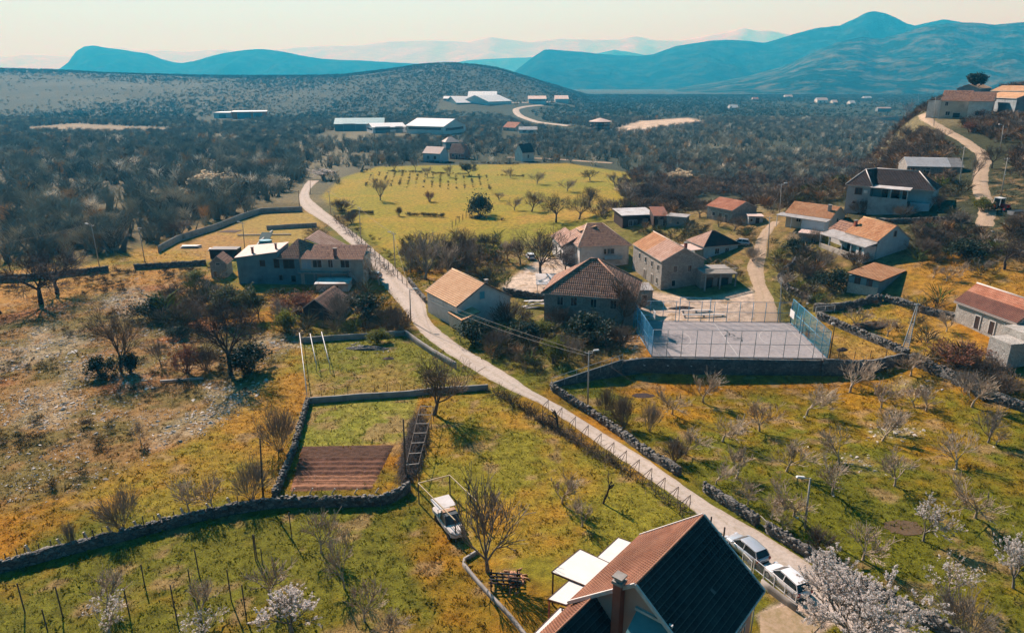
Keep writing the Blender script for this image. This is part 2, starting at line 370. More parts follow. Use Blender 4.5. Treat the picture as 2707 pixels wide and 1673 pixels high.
# ------------------------------------------------------------------ hills and mountains
def range_of_hills(name, prof, D, depth, c1, c2, rough=.18, base=-5, scale=1.0):
    pxs = np.linspace(prof[0][0], prof[-1][0], 420); n = len(pxs)
    tt = np.concatenate([np.linspace(-1, 0, 34, endpoint=False), np.linspace(0, 1, 10)])
    V = []; C = []
    for t in tt:
        dist = D + t * depth
        d0 = np.array([PD(p, HORIZON, D) for p in pxs[[0, -1]]])
        xs = np.interp(pxs, pxs[[0, -1]], d0[:, 0]) * (dist / D)
        tops = CAMZ + D * np.array([(ray(p, interp(p, prof))[2] / ray(p, interp(p, prof))[1]) for p in pxs])
        sh = (1 - abs(t)) ** 1.15 if t < 0 else 1 - t
        spur = fbm(xs / (depth * .16) + 5, np.full(n, dist) / (depth * .35), 5) - .5
        z = (tops - base) * sh + base + (tops - base) * rough * 2 * spur * (4 * abs(t) * (1 - abs(t)))
        if t == 0: z = z + 0.012 * (tops - base) * (fbm(xs / (depth * .02), xs * 0 + 3, 3) - .5)
        z = np.maximum(z, base - 1)
        V.append(np.stack([xs, np.full(n, dist), z], -1))
    V = np.array(V); m = len(tt)
    ii = np.arange(n * m).reshape(m, n)
    q = np.stack([ii[:-1, :-1], ii[:-1, 1:], ii[1:, 1:], ii[1:, :-1]], -1).reshape(-1, 4)
    mt, t_, b = new_mat(name + '_cover')
    f = maprange(t_, noise(t_, 14. / depth, 8, .68), .46, .66, 0, 1)
    t_.links.new(mixc(t_, f, c1, c2), b.inputs['Base Color']); b.inputs['Roughness'].default_value = 1; b.inputs['Specular IOR Level'].default_value = 0
    bump(t_, b, noise(t_, 60. / depth, 6), .8, depth * .01)
    o = link(name, mesh_np(name, V.reshape(-1, 3), q, mt, True)); tag(o, kind='structure'); return o
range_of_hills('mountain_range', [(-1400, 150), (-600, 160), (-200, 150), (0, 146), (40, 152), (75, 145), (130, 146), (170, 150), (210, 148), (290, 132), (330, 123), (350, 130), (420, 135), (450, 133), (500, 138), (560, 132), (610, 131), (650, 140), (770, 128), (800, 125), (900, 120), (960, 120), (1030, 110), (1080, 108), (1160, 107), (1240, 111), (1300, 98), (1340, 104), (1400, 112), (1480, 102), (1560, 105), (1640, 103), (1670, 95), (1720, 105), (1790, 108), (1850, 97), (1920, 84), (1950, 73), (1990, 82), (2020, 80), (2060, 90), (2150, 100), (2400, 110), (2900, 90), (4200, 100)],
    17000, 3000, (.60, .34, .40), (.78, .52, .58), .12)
range_of_hills('middle_hills', [(1100, 190), (1180, 170), (1240, 160), (1300, 156), (1400, 152), (1480, 148), (1560, 146), (1620, 132), (1660, 138), (1720, 150), (1800, 148), (2000, 160)], 9000, 1500, (.05, .07, .06), (.12, .12, .09), .12)
range_of_hills('blue_hills', [(-900, 190), (-300, 195), (100, 205), (165, 182), (190, 165), (215, 137), (240, 123), (265, 121), (290, 126), (330, 131), (370, 138), (400, 142), (440, 158), (470, 166), (490, 167), (520, 162), (560, 151), (600, 141), (640, 135), (690, 130), (720, 132), (760, 138), (800, 147), (850, 155), (900, 159), (950, 160), (1050, 166), (1150, 172), (1300, 195), (1400, 215)],
    5600, 1100, (.010, .035, .035), (.05, .065, .045), .26)
range_of_hills('conical_mountain', [(1300, 218), (1360, 190), (1385, 170), (1410, 150), (1440, 131), (1460, 132), (1500, 135), (1540, 138), (1580, 143), (1620, 146), (1680, 148), (1720, 145), (1740, 138), (1780, 122), (1820, 116), (1870, 108), (1910, 106), (1960, 108), (2010, 114), (2040, 105), (2080, 92), (2140, 75), (2200, 68), (2240, 48), (2265, 33), (2285, 30), (2310, 36), (2340, 46), (2370, 62), (2395, 68), (2420, 62), (2465, 51), (2500, 58), (2560, 66), (2700, 70), (3200, 90), (4200, 120)],
    5200, 1500, (.008, .030, .034), (.045, .065, .05), .24)
range_of_hills('wooded_mountain', [(1780, 236), (1960, 205), (2060, 178), (2140, 140), (2200, 112), (2263, 97), (2310, 103), (2360, 90), (2420, 71), (2480, 62), (2540, 60), (2600, 66), (2660, 60), (2707, 57), (2900, 45), (3400, 60), (4200, 100)],
    3700, 1500, (.012, .040, .038), (.13, .125, .09), .26)
# ------------------------------------------------------------------ air
hz = MB().box(-34000, 34000, -400, 23000, -8, 1290).build('haze', [])
hm = bpy.data.materials.new('haze_air'); hm.use_nodes = True; ht = hm.node_tree; ht.nodes.clear()
pv = nd(ht, 'ShaderNodeVolumePrincipled'); ho = nd(ht, 'ShaderNodeOutputMaterial')
pv.inputs['Color'].default_value = (.03, .50, 1.0, 1); pv.inputs['Absorption Color'].default_value = (1, 1, 1, 1)
pv.inputs['Density'].default_value = 2.5e-4; pv.inputs['Anisotropy'].default_value = .12
ht.links.new(pv.outputs[0], ho.inputs['Volume']); hz.data.materials.append(hm); tag(hz, kind='stuff')
# ================================================================== roads
def catmull(pts, step=1.0):
    pts = [np.array(p, float) for p in pts]; out = []
    q = [2 * pts[0] - pts[1]] + pts + [2 * pts[-1] - pts[-2]]
    for i in range(1, len(q) - 2):
        n = max(1, int(np.linalg.norm(q[i + 1] - q[i]) / step))
        for k in range(n):
            t = k / n
            out.append(.5 * ((2 * q[i]) + (-q[i - 1] + q[i + 1]) * t + (2 * q[i - 1] - 5 * q[i] + 4 * q[i + 1] - q[i + 2]) * t * t + (-q[i - 1] + 3 * q[i] - 3 * q[i + 1] + q[i + 2]) * t ** 3))
    out.append(pts[-1]); return np.array(out)
def strip(name, left, right, m, off=.05, step=1.0, n=7, ragged=.25):
    l, r = catmull(left, step), None
    k = len(l); rr = catmull(right, step)
    rr = np.stack([np.interp(np.linspace(0, 1, k), np.linspace(0, 1, len(rr)), rr[:, i]) for i in (0, 1)], -1)
    t = np.linspace(0, 1, n)
    V = l[:, None, :] * (1 - t)[None, :, None] + rr[:, None, :] * t[None, :, None]
    jit = (fbm(V[..., 0] / .9, V[..., 1] / .9, 3) - .5) * 2 * ragged
    w = rr - l; w = w / np.linalg.norm(w, axis=1, keepdims=True)
    V[:, 0] += w * jit[:, :1]; V[:, -1] += w * jit[:, -1:]
    z = T(V[..., 0].ravel(), V[..., 1].ravel()).reshape(V.shape[:2]) + off
    z[:, 0] -= off + .03; z[:, -1] -= off + .03
    P3 = np.concatenate([V, z[..., None]], -1).reshape(-1, 3)
    ii = np.arange(k * n).reshape(k, n)
    q = np.stack([ii[:-1, :-1], ii[:-1, 1:], ii[1:, 1:], ii[1:, :-1]], -1).reshape(-1, 4)
    acr = np.tile(t, k); o = link(name, mesh_np(name, P3, q[:, ::-1], m, True, np.stack([acr, acr, acr], -1), 'across')); tag(o, kind='structure'); return o
def road_mat(name, c1, c2, c3, tracks=False, edge=(.27, .21, .11)):
    m, t, b = new_mat(name)
    c = mixc(t, maprange(t, noise(t, .25, 5, .65), .35, .65, 0, 1), c1, c2)
    c = mixc(t, maprange(t, noise(t, 2.2, 6, .7), .46, .7, 0, .95), c, c3)
    c = mixc(t, maprange(t, noise(t, 11, 3, .7), .35, .7, 0, .35), c, tuple(v * .55 for v in c3))
    if tracks:                                               # wheel tracks worn pale, grassy edges and middle
        a = nd(t, 'ShaderNodeAttribute', attribute_name='across'); sp = nd(t, 'ShaderNodeSeparateColor'); t.links.new(a.outputs['Color'], sp.inputs[0]); rp = nd(t, 'ShaderNodeValToRGB'); t.links.new(sp.outputs[0], rp.inputs[0])
        e = rp.color_ramp.elements; e[0].position = 0; e[0].color = (1, 1, 1, 1); e[1].position = 1; e[1].color = (1, 1, 1, 1)
        for p_, v in ((.10, .5), (.22, .06), (.38, .10), (.5, .5), (.62, .10), (.78, .06), (.90, .5)): n_ = e.new(p_); n_.color = (v, v, v, 1)
        mu = nd(t, 'ShaderNodeMath', operation='MULTIPLY'); t.links.new(rp.outputs[0], mu.inputs[0]); t.links.new(maprange(t, noise(t, 1.1, 6, .75), .38, .62, .1, 1.0), mu.inputs[1]); c = mixc(t, mu.outputs[0], c, edge)
    t.links.new(c, b.inputs['Base Color']); b.inputs['Roughness'].default_value = .95; b.inputs['Specular IOR Level'].default_value = .1
    bump(t, b, noise(t, 14, 4), .3, .03); return m
M_ROAD = road_mat('worn_pale_road', (.59, .505, .43), (.51, .435, .37), (.40, .34, .285), True)
M_DIRT = road_mat('gravel_track', (.52, .39, .275), (.43, .32, .225), (.36, .26, .175), True)
rows = [(478, 812, 845), (500, 797, 822), (523, 789, 821), (549, 797, 850), (572, 829, 880), (600, 872, 917), (632, 908, 960), (666, 948, 998), (700, 976, 1040), (750, 1006, 1090), (792, 1042, 1124), (843, 1082, 1136), (885, 1116, 1180), (930, 1174, 1246), (989, 1266, 1346), (1035, 1355, 1414), (1075, 1440, 1486), (1118, 1503, 1556), (1165, 1568, 1632), (1207, 1630, 1702), (1254, 1696, 1770), (1300, 1762, 1836), (1350, 1832, 1915), (1400, 1885, 2004), (1453, 1950, 2092), (1495, 2005, 2155), (1560, 2080, 2250), (1673, 2230, 2420), (1800, 2400, 2620)]
strip('road', [G(a, y)[:2] for y, a, b in rows], [G(b, y)[:2] for y, a, b in rows], M_ROAD, .06, 1.0, 9, .3)
r2 = [(850, 1995, 2060), (820, 1990, 2060), (784, 1993, 2045), (747, 1984, 2026), (709, 1973, 2021), (671, 1985, 2029), (634, 1999, 2031), (603, 2019, 2049), (586, 2039, 2062)]
strip('gravel_track', [G(a, y)[:2] for y, a, b in r2], [G(b, y)[:2] for y, a, b in r2], M_DIRT, .05, 1.0, 7, .35)
r3 = [(600, 2560, 2640), (569, 2578, 2636), (541, 2592, 2630), (513, 2579, 2612), (472, 2576, 2607), (444, 2583, 2609), (422, 2587, 2619), (402, 2573, 2608), (386, 2551, 2584), (369, 2530, 2556), (352, 2498, 2524), (336, 2470, 2496), (319, 2440, 2472), (302, 2424, 2456)]
def center_strip(name, pts, w, m, off=.3):
    c = catmull([G(*p)[:2] for p in pts], 4); d = np.gradient(c, axis=0); d /= np.linalg.norm(d, axis=1, keepdims=True); nn = np.stack([-d[:, 1], d[:, 0]], -1) * w / 2
    strip(name, c + nn, c - nn, m, off, 4 if w > 5 else 1.2, 5, .4)
center_strip('hill_track', [((a + b) / 2, y) for y, a, b in r3], 3.4, M_DIRT, .12)
center_strip('far_road', [(1432, 279), (1405, 281), (1375, 286), (1364, 291), (1370, 303), (1395, 315), (1420, 323), (1452, 328), (1508, 334)], 9, M_ROAD, .6)
center_strip('far_lane', [(1330, 272), (1420, 271), (1500, 268)], 7, M_ROAD, .6)
center_strip('lane', [(1340, 417), (1440, 420), (1620, 432)], 3.2, M_DIRT, .3)
center_strip('quarry_lane', [(1620, 352), (1720, 340), (1860, 326)], 8, M_ROAD, .5)
center_strip('upper_lane', [(1800, 356), (1870, 358), (1960, 357)], 3.5, M_ROAD, .4)
# ================================================================== stone walls
def stone_mat(name, c1, c2, c3, scale=2.6, bmp=.7, rough=.9):
    m, t, b = new_mat(name)
    tcn = nd(t, 'ShaderNodeTexCoord'); mp = nd(t, 'ShaderNodeMapping'); mp.inputs['Scale'].default_value = (1, 1, 1.5); t.links.new(tcn.outputs['Object'], mp.inputs[0])
    v = nd(t, 'ShaderNodeTexVoronoi', feature='F1'); v.inputs['Scale'].default_value = scale; t.links.new(mp.outputs[0], v.inputs['Vector'])
    e = nd(t, 'ShaderNodeTexVoronoi', feature='DISTANCE_TO_EDGE'); e.inputs['Scale'].default_value = scale; t.links.new(mp.outputs[0], e.inputs['Vector'])
    sp = nd(t, 'ShaderNodeSeparateColor'); t.links.new(v.outputs['Color'], sp.inputs[0])
    c = mixc(t, sp.outputs[0], c1, c2); c = mixc(t, maprange(t, noise(t, .8, 5), .45, .7, 0, .6), c, c3)
    c = mixc(t, maprange(t, e.outputs['Distance'], .0, .07, .8, 0), c, tuple(x * .35 for x in c2))
    t.links.new(c, b.inputs['Base Color']); b.inputs['Roughness'].default_value = rough; b.inputs['Specular IOR Level'].default_value = .2
    h = maprange(t, e.outputs['Distance'], 0, .15, 0, 1); bump(t, b, h, bmp, .06); MATS[name] = m; return m
M_DRY = stone_mat('dry_stone', (.26, .25, .225), (.11, .105, .095), (.06, .055, .045), 2.2, .9)
M_COURTWALL = stone_mat('retaining_stone', (.16, .17, .165), (.08, .088, .088), (.055, .055, .05), 2.2)
M_CONC = mat('concrete_render', (.36, .335, .30), (.27, .25, .225), 1.2, .9, .2, 20, dirt=(.13, .12, .10))
def stone_wall(pts, h, th, label, m=None, name='stone_wall', ground=True, jit=.12, step=.7, hs=None, cat='wall', seed=0, world=False):
    """dry stone wall along a foot line given in photo pixels"""
    g = [np.array(p, float) if world else G(*p)[:2] for p in pts]
    d = np.concatenate([[0], np.cumsum([np.linalg.norm(g[i + 1] - g[i]) for i in range(len(g) - 1)])])
    n = max(2, int(d[-1] / step)); s = np.linspace(0, d[-1], n)
    c = np.stack([np.interp(s, d, [q[k] for q in g]) for k in (0, 1)], -1)
    tg = np.gradient(c, axis=0); tg /= np.linalg.norm(tg, axis=1, keepdims=True); nn = np.stack([-tg[:, 1], tg[:, 0]], -1)
    rg = np.random.default_rng(len(pts) * 7 + seed)
    hh = np.interp(s, d, hs) if hs is not None else np.full(n, h)
    z0 = T(c[:, 0], c[:, 1]); low = np.minimum(z0, np.minimum(T(*(c + nn * th * 1.2).T), T(*(c - nn * th * 1.2).T))) - .3
    prof = [(-.5, None), (-.46, .5), (-.40, .97), (0, 1.02), (.40, .97), (.46, .5), (.5, None)]
    V = []
    for o, k in prof:
        xy = c + nn * (o * th)[None] if np.isscalar(o * th) is False else c + nn * (o * th)
        xy = xy + rg.normal(0, .045 if jit > .05 else .01, xy.shape) * (1 if jit else 0)
        z = low if k is None else z0 + hh * k + ((rg.normal(0, jit, n) * .6 + (jit > .05) * (fbm(s / 3.1 + seed * 9, s * 0 + seed, 3) - .5) * .55) if k > .9 else 0)
        V.append(np.concatenate([xy, z[:, None]], -1))
    V = np.stack(V, 1).reshape(-1, 3); w = len(prof)
    ii = np.arange(n * w).reshape(n, w)
    q = np.stack([ii[:-1, :-1], ii[1:, :-1], ii[1:, 1:], ii[:-1, 1:]], -1).reshape(-1, 4)
    caps = []
    for e in (0, n - 1):
        caps += [(ii[e, 0], ii[e, 1], ii[e, 5], ii[e, 6]), (ii[e, 1], ii[e, 2], ii[e, 4], ii[e, 5])]
    base = V[0].copy(); base[2] = z0[0]; F4 = np.concatenate([q, np.array(caps)])
    if jit > .05:                                            # protruding stones on the faces and top
        k = int(d[-1] * 16); RV = []; 
        for _ in range(k):
            i = rg.integers(0, n - 1); t = rg.random(); side = rg.choice((-1, 1, 0), p=(.3, .3, .4)); zz = hh[i] * (rg.uniform(.25, .95) if side else rg.uniform(.95, 1.05)); sz = rg.uniform(.09, .20)
            p = np.append(c[i] * (1 - t) + c[i + 1] * t + nn[i] * th * (side * .44 if side else rg.uniform(-.4, .4)), z0[i] * (1 - t) + z0[i + 1] * t + zz)
            v = np.array([(x, y, z) for z in (-.6, .6) for x, y in ((-1, -.7), (.9, -.8), (1.1, .7), (-.8, .8))]) * sz * rg.uniform(.7, 1.25, (8, 3)); a = math.atan2(tg[i][1], tg[i][0]) + rg.normal(0, .3)
            v = np.stack([v[:, 0] * math.cos(a) - v[:, 1] * math.sin(a), v[:, 0] * math.sin(a) + v[:, 1] * math.cos(a), v[:, 2]], -1); RV.append(v + p)
        nb = len(V); V = np.concatenate([V] + RV); cube = np.array([(0, 3, 2, 1), (4, 5, 6, 7), (0, 1, 5, 4), (1, 2, 6, 5), (2, 3, 7, 6), (3, 0, 4, 7)])
        F4 = np.concatenate([F4] + [cube + nb + 8 * j for j in range(k)])
    me = mesh_np(name, V - base, F4, m or M_DRY)
    bm = bmesh.new(); bm.from_mesh(me); bmesh.ops.recalc_face_normals(bm, faces=bm.faces); bm.to_mesh(me); bm.free()
    o = link(name, me, None, base); return tag(o, label, cat)
stone_wall([(-120, 1546), (0, 1512), (156, 1470), (360, 1418), (500, 1381), (620, 1356)], 1.0, .5, 'long dark dry stone wall along the lower left field with stakes behind it')
stone_wall([(620, 1356), (741, 1338), (870, 1337), (1003, 1335), (1050, 1320), (1082, 1297)], 1.0, .5, 'dark stone wall in front of the brown ploughed garden bed', seed=1)
stone_wall([(725, 1322), (752, 1260), (776, 1200), (800, 1115), (815, 1068)], .9, .45, 'pale topped stone wall along the left side of the ploughed garden', seed=2)
stone_wall([(815, 1066), (950, 1055), (1083, 1047), (1130, 1042)], .8, .4, 'low rendered wall between the upper garden and the green lawn', M_CONC, jit=.02, seed=3)
stone_wall([(1130, 1041), (1229, 1034), (1290, 1030)], .8, .4, 'short low wall from the big bare tree to the road', M_CONC, jit=.03, seed=4)
stone_wall([(797, 906), (890, 899), (985, 893), (1072, 887)], .9, .4, 'low wall closing the far side of the upper garden', M_CONC, jit=.02, seed=5)
stone_wall([(1074, 888), (1110, 915), (1153, 943), (1205, 974)], 1.0, .35, 'grey roadside wall of the upper garden beside the pale road', M_CONC, jit=.02, seed=6)
stone_wall([(1458, 1030), (1502, 1060), (1567, 1100), (1640, 1152), (1713, 1207), (1796, 1258)], .95, .55, 'dry stone wall on the right of the road below the ball court', seed=7)
stone_wall([(1862, 1296), (1900, 1324), (1948, 1354), (2000, 1388)], 1.0, .55, 'mossy dark stone wall by the road ending at the small pale gate', seed=8)
stone_wall([(2026, 1404), (2053, 1420), (2150, 1482), (2251, 1540), (2384, 1612), (2460, 1655), (2549, 1706), (2680, 1790)], 1.0, .6, 'long dark stone wall beyond the parked cars and white blossom tree', seed=9)
# retaining walls on the step below the court
def ret_wall(i0, i1, th, label, m, seed, extra=.25, drop=0.0):
    s = [STEP[k] for k in range(i0, i1 + 1)]
    pts = []; hs = []
    for x, y, a in s: pts.append((x, y - .25)); hs.append(a)
    g = [np.array(p) for p in pts]
    d = np.concatenate([[0], np.cumsum([np.linalg.norm(g[k + 1] - g[k]) for k in range(len(g) - 1)])]); n = int(d[-1] / .6); q = np.linspace(0, d[-1], n)
    c = np.stack([np.interp(q, d, [p[k] for p in g]) for k in (0, 1)], -1)
    topz = T(c[:, 0], c[:, 1] + 1.0) + extra; foot = T(c[:, 0], c[:, 1] - 1.0) - .4
    rg = np.random.default_rng(seed); V = []
    for o, k in ((-.5, 0), (-.38, .5), (-.3, 1), (.3, 1), (.4, 0)):
        z = foot + (topz - foot) * k + (rg.normal(0, .05, n) if k == 1 and extra > .3 else 0)
        V.append(np.stack([c[:, 0], c[:, 1] + o * th, z], -1))
    V = np.stack(V, 1).reshape(-1, 3); ii = np.arange(n * 5).reshape(n, 5)
    f = np.stack([ii[:-1, :-1], ii[1:, :-1], ii[1:, 1:], ii[:-1, 1:]], -1).reshape(-1, 4)
    cap = [(ii[e, 0], ii[e, 1], ii[e, 2], ii[e, 3]) for e in (0, n - 1)] + [(ii[e, 0], ii[e, 3], ii[e, 4], ii[e, 4]) for e in ()]
    base = V[0].copy(); me = mesh_np('retaining_wall', V - base, np.concatenate([f, np.array(cap)]), m)
    bm = bmesh.new(); bm.from_mesh(me); bmesh.ops.recalc_face_normals(bm, faces=bm.faces); bm.to_mesh(me); bm.free()
    return tag(link('retaining_wall', me, None, base), label, 'wall')
ret_wall(1, 3, .7, 'sloping stone retaining wall with pipe rails running from the road up to the court', M_COURTWALL, 1, .3)
ret_wall(3, 5, .7, 'tall dark stone retaining wall carrying the fenced ball court', M_COURTWALL, 2, .12)
ret_wall(5, 9, .8, 'dark stone terrace wall curving on to the right of the ball court', M_DRY, 3, .45)
# walls further up the slope
stone_wall([(2160, 842), (2220, 866), (2300, 900), (2362, 926), (2400, 945)], 1.1, .6, 'straight grey stone wall sloping down behind the court towards the ladder pole', seed=10)
stone_wall([(2150, 822), (2190, 822), (2250, 815), (2300, 800), (2330, 797)], 1.2, .7, 'curved dry stone terrace wall below the small orange roofed shed', seed=11)
stone_wall([(2340, 795), (2400, 812), (2450, 830), (2540, 848)], 1.0, .7, 'rough stone wall between the shed and the long right hand house', seed=12)
stone_wall([(2410, 948), (2480, 985), (2540, 1010), (2610, 1050), (2720, 1090)], 1.0, .8, 'broad rubble wall at the right edge of the orchard', seed=13)
stone_wall([(2440, 655), (2520, 662), (2600, 668), (2720, 680)], 1.1, .6, 'dark field wall on the slope above the right hand grass terrace', seed=14)
stone_wall([(2290, 592), (2380, 590), (2480, 586), (2560, 590)], .9, .5, 'pale topped wall running behind the orange roofed house to the hill track', seed=15)
stone_wall([(420, 668), (470, 640), (560, 612), (640, 580), (690, 565), (800, 560)], 1.7, .35, 'long pale topped garden wall along the edge of the left wood', M_CONC, jit=.01, seed=16)
stone_wall([(-60, 748), (60, 742), (160, 732), (288, 718)], 1.2, .5, 'dark field wall on the left ending at the gap in the lane', seed=17)
stone_wall([(356, 712), (430, 708), (545, 700)], 1.1, .5, 'dark field wall from the lane gap to the little stone hut', seed=18)
stone_wall([(705, 608), (780, 603), (838, 600)], 1.2, .3, 'dark low wall across the fenced garden behind the farmhouse', M_CONC, jit=.01, seed=19)
stone_wall([(2105, 690), (2080, 715), (2060, 740), (2085, 770), (2150, 800)], .9, .9, 'tumbled pale stone wall beside the gravel track', seed=20, jit=.3)
stone_wall([(1330, 778), (1400, 790), (1470, 800)], 1.3, .5, 'dark wall below the parking yard behind the hip roofed house', seed=21)
stone_wall([(1080, 745), (1100, 770), (1125, 800)], .9, .4, 'short rough wall between road and orange roofed house', seed=22)
# ================================================================== ball court
M_COURT = road_mat('worn_court', (.43, .395, .385), (.37, .34, .335), (.25, .24, .245))
M_PAINT = mat('worn_white_paint', (.58, .56, .53), (.44, .42, .40), 4)
cu = np.array((_u[0], _u[1])); cv = np.array((-_u[1], _u[0])); cc = _cc[:2]
def Cc(a, b, z): return (cc[0] + cu[0] * a + cv[0] * b, cc[1] + cu[1] * a + cv[1] * b, z)
ct = MB(); ct.slab([Cc(-CL / 2, -CW / 2, .60), Cc(CL / 2, -CW / 2, .60), Cc(CL / 2, CW / 2, .60), Cc(-CL / 2, CW / 2, .60)], .5)
court = tag(ct.build('sports_court', M_COURT), 'worn grey concrete ball court inside the blue wire fence', 'court')
ln = MB(); zl = .604
def line(a0, b0, a1, b1, w=.12):
    d = np.array((a1 - a0, b1 - b0)); d = d / np.linalg.norm(d); q = np.array((-d[1], d[0])) * w / 2
    ln.slab([Cc(a0 + q[0], b0 + q[1], zl), Cc(a0 - q[0], b0 - q[1], zl), Cc(a1 - q[0], b1 - q[1], zl), Cc(a1 + q[0], b1 + q[1], zl)], .002)
hl, hw = CL / 2 - 1.2, CW / 2 - .8
line(0, -hw, 0, hw)
for a0, b0, a1, b1 in ((-hl, -hw, hl, -hw), (-hl, hw, hl, hw), (-hl, -hw, -hl, hw), (hl, -hw, hl, hw)): line(a0, b0, a1, b1, .08)
def arc(ca, cb, r, t0, t1, n=28, w=.1):
    for k in range(n):
        a, b = t0 + (t1 - t0) * k / n, t0 + (t1 - t0) * (k + 1) / n
        line(ca + r * math.cos(a), cb + r * math.sin(a), ca + r * math.cos(b), cb + r * math.sin(b), w)
arc(-hl + .6, 0, 5.6, -1.35, 1.35); arc(hl - .6, 0, 5.6, math.pi - 1.35, math.pi + 1.35)
ln.build('court_markings', M_PAINT, court)
# spray painted dark tag near the middle of the floor
gr = MB(); rg = random.Random(5)
ZG = .605
def stroke(pts, w=.22):
    for (a, b), (c, d) in zip(pts[:-1], pts[1:]):
        e = np.array((c - a, d - b)); e = e / (np.linalg.norm(e) + 1e-6); q = np.array((-e[1], e[0])) * w / 2
        gr.slab([Cc(a + q[0], b + q[1], ZG), Cc(a - q[0], b - q[1], ZG), Cc(c - q[0], d - q[1], ZG), Cc(c + q[0], d + q[1], ZG)], .001)
stroke([(.9, 4.3), (1.3, 2.6), (1.0, 1.4)]); stroke([(.1, .9), (.7, 1.9), (1.7, 2.2), (1.9, 1.2), (1.0, .9), (.2, 1.2)])
stroke([(2.0, .6), (2.6, -.2), (2.3, -1.4)]); stroke([(1.1, -.5), (2.2, -.3)]); stroke([(1.3, .3), (1.9, .1), (3.0, .5)])
gr.build('painted_tag', mat('black_spray', (.05, .06, .07), (.09, .1, .1), 5), court)
M_BLUE = mat('blue_steel', (.04, .26, .46), (.08, .34, .52), 3, .5, spec=.5)
M_GALV = mat('galvanised_steel', (.34, .40, .41), (.24, .29, .31), 4, .45, spec=.5)
def net_mat(name, col, alpha):
    m, t, b = new_mat(name); b.inputs['Base Color'].default_value = (*col, 1); b.inputs['Roughness'].default_value = .6
    tr = nd(t, 'ShaderNodeBsdfTransparent'); mx = nd(t, 'ShaderNodeMixShader'); mx.inputs[0].default_value = alpha
    t.links.new(tr.outputs[0], mx.inputs[1]); t.links.new(b.outputs[0], mx.inputs[2]); t.links.new(mx.outputs[0], t.nodes['Material Output'].inputs[0]); return m
NET, NET2, NET3 = net_mat('chain_link', (.16, .32, .40), .12), net_mat('green_windbreak_net', (.02, .20, .29), .46), net_mat('blue_wire_net', (.03, .22, .42), .38)
def fence_run(a0, b0, a1, b1, h, n, label, net, tall=None, mid=True, lift=0, z0=.55, post=None):
    p0 = np.array(Cc(a0, b0, z0)); p1 = np.array(Cc(a1, b1, z0)); root = empty('court_fence', p0, label, 'fence'); d = p1 - p0
    for k in range(n + 1):
        hh = h + (tall if tall and 0 else 0); q = d * k / n
        MB().tube(q, q + np.array((0, 0, hh)), .05, n=6).build('post', post or M_GALV, root)
    rl = MB(); up = np.array((0, 0, 1.0))
    for z in ([h] + ([h * .5] if mid else []) + [.12]): rl.tube(up * z, d + up * z, .04, n=6)
    rl.build('rails', post or M_GALV, root)
    nm = MB().add([up * .12, d + up * .12, d + up * h, up * h], [(0, 1, 2, 3)]); nm.build('wire_mesh', net, root)
    return root
fence_run(-CL / 2, -CW / 2 + .1, CL / 2, -CW / 2 + .1, 4.3, 12, 'tall wire fence along the near side of the court on the retaining wall', NET)
fence_run(-CL / 2, CW / 2, CL / 2, CW / 2, 3.7, 12, 'tall blue wire fence along the far side of the court', NET, post=M_BLUE)
fence_run(-CL / 2, -CW / 2, -CL / 2 - 1.2, CW / 2, 4.3, 6, 'bright blue post fence on the left end of the court', NET3, post=M_BLUE)
fence_run(CL / 2, -CW / 2, CL / 2 + .1, CW / 2, 4.3, 6, 'fence hung with green windbreak net on the right end of the court', NET2, post=M_BLUE)
# gateway frame of the far fence
gf = empty('goal_frame', Cc(-CL / 2 + 7.2, CW / 2 + .25, .55), 'raised blue steel gateway frame in the far court fence', 'frame')
w5 = np.array((*(cu * 5.2), 0)); g5 = MB()
for q in (np.zeros(3), w5): g5.tube(q, q + np.array((0, 0, 4.3)), .06, n=6)
g5.build('uprights', M_BLUE, gf); MB().tube((0, 0, 4.3), w5 + np.array((0, 0, 4.3)), .06, n=6).build('crossbar', M_BLUE, gf)
for sgn, lab in ((-1, 'white basketball backboard on a blue arm at the left end of the court'), (1, 'white basketball backboard at the right end of the court')):
    b0 = np.array(Cc(sgn * (CL / 2 - .25), 2.2 if sgn < 0 else 3.0, .6)); rt = empty('basketball_hoop', b0, lab, 'basketball hoop')
    U = np.array((*(cu * -sgn), 0)); Vv = np.array((*cv, 0)); up = np.array((0, 0, 1.0))
    MB().tube((0, 0, 0), up * 3.2, .08, n=8).build('pole', M_BLUE, rt)
    ar = MB(); ar.tube(up * 3.1, U * 1.5 + up * 3.2, .05, n=6); ar.tube(up * 2.2, U * 1.4 + up * 3.0, .04, n=6); ar.build('arm', M_BLUE, rt)
    bb = MB(); c0 = U * 1.55 + up * 3.3; v = [c0 + Vv * i * .95 + up * j * .62 + U * k * .03 for k in (-1, 1) for j in (-1, 1) for i in (-1, 1)]
    bb.add(v, [(0, 2, 3, 1), (4, 5, 7, 6), (0, 1, 5, 4), (2, 6, 7, 3), (0, 4, 6, 2), (1, 3, 7, 5)]); bb.build('backboard', mat('board_white', (.78, .78, .76), (.68, .68, .66), 3, .5), rt)
    rm = MB(); rc = c0 + U * .3 - up * .4
    for k in range(12):
        a, b = 2 * math.pi * k / 12, 2 * math.pi * (k + 1) / 12
        rm.tube(rc + (U * math.cos(a) + Vv * math.sin(a)) * .24, rc + (U * math.cos(b) + Vv * math.sin(b)) * .24, .015, n=4)
    rm.build('rim', mat('orange_paint', (.6, .15, .04)), rt)
M_WHITE = mat('white_painted_metal', (.72, .72, .70), (.6, .6, .58), 5, .5)
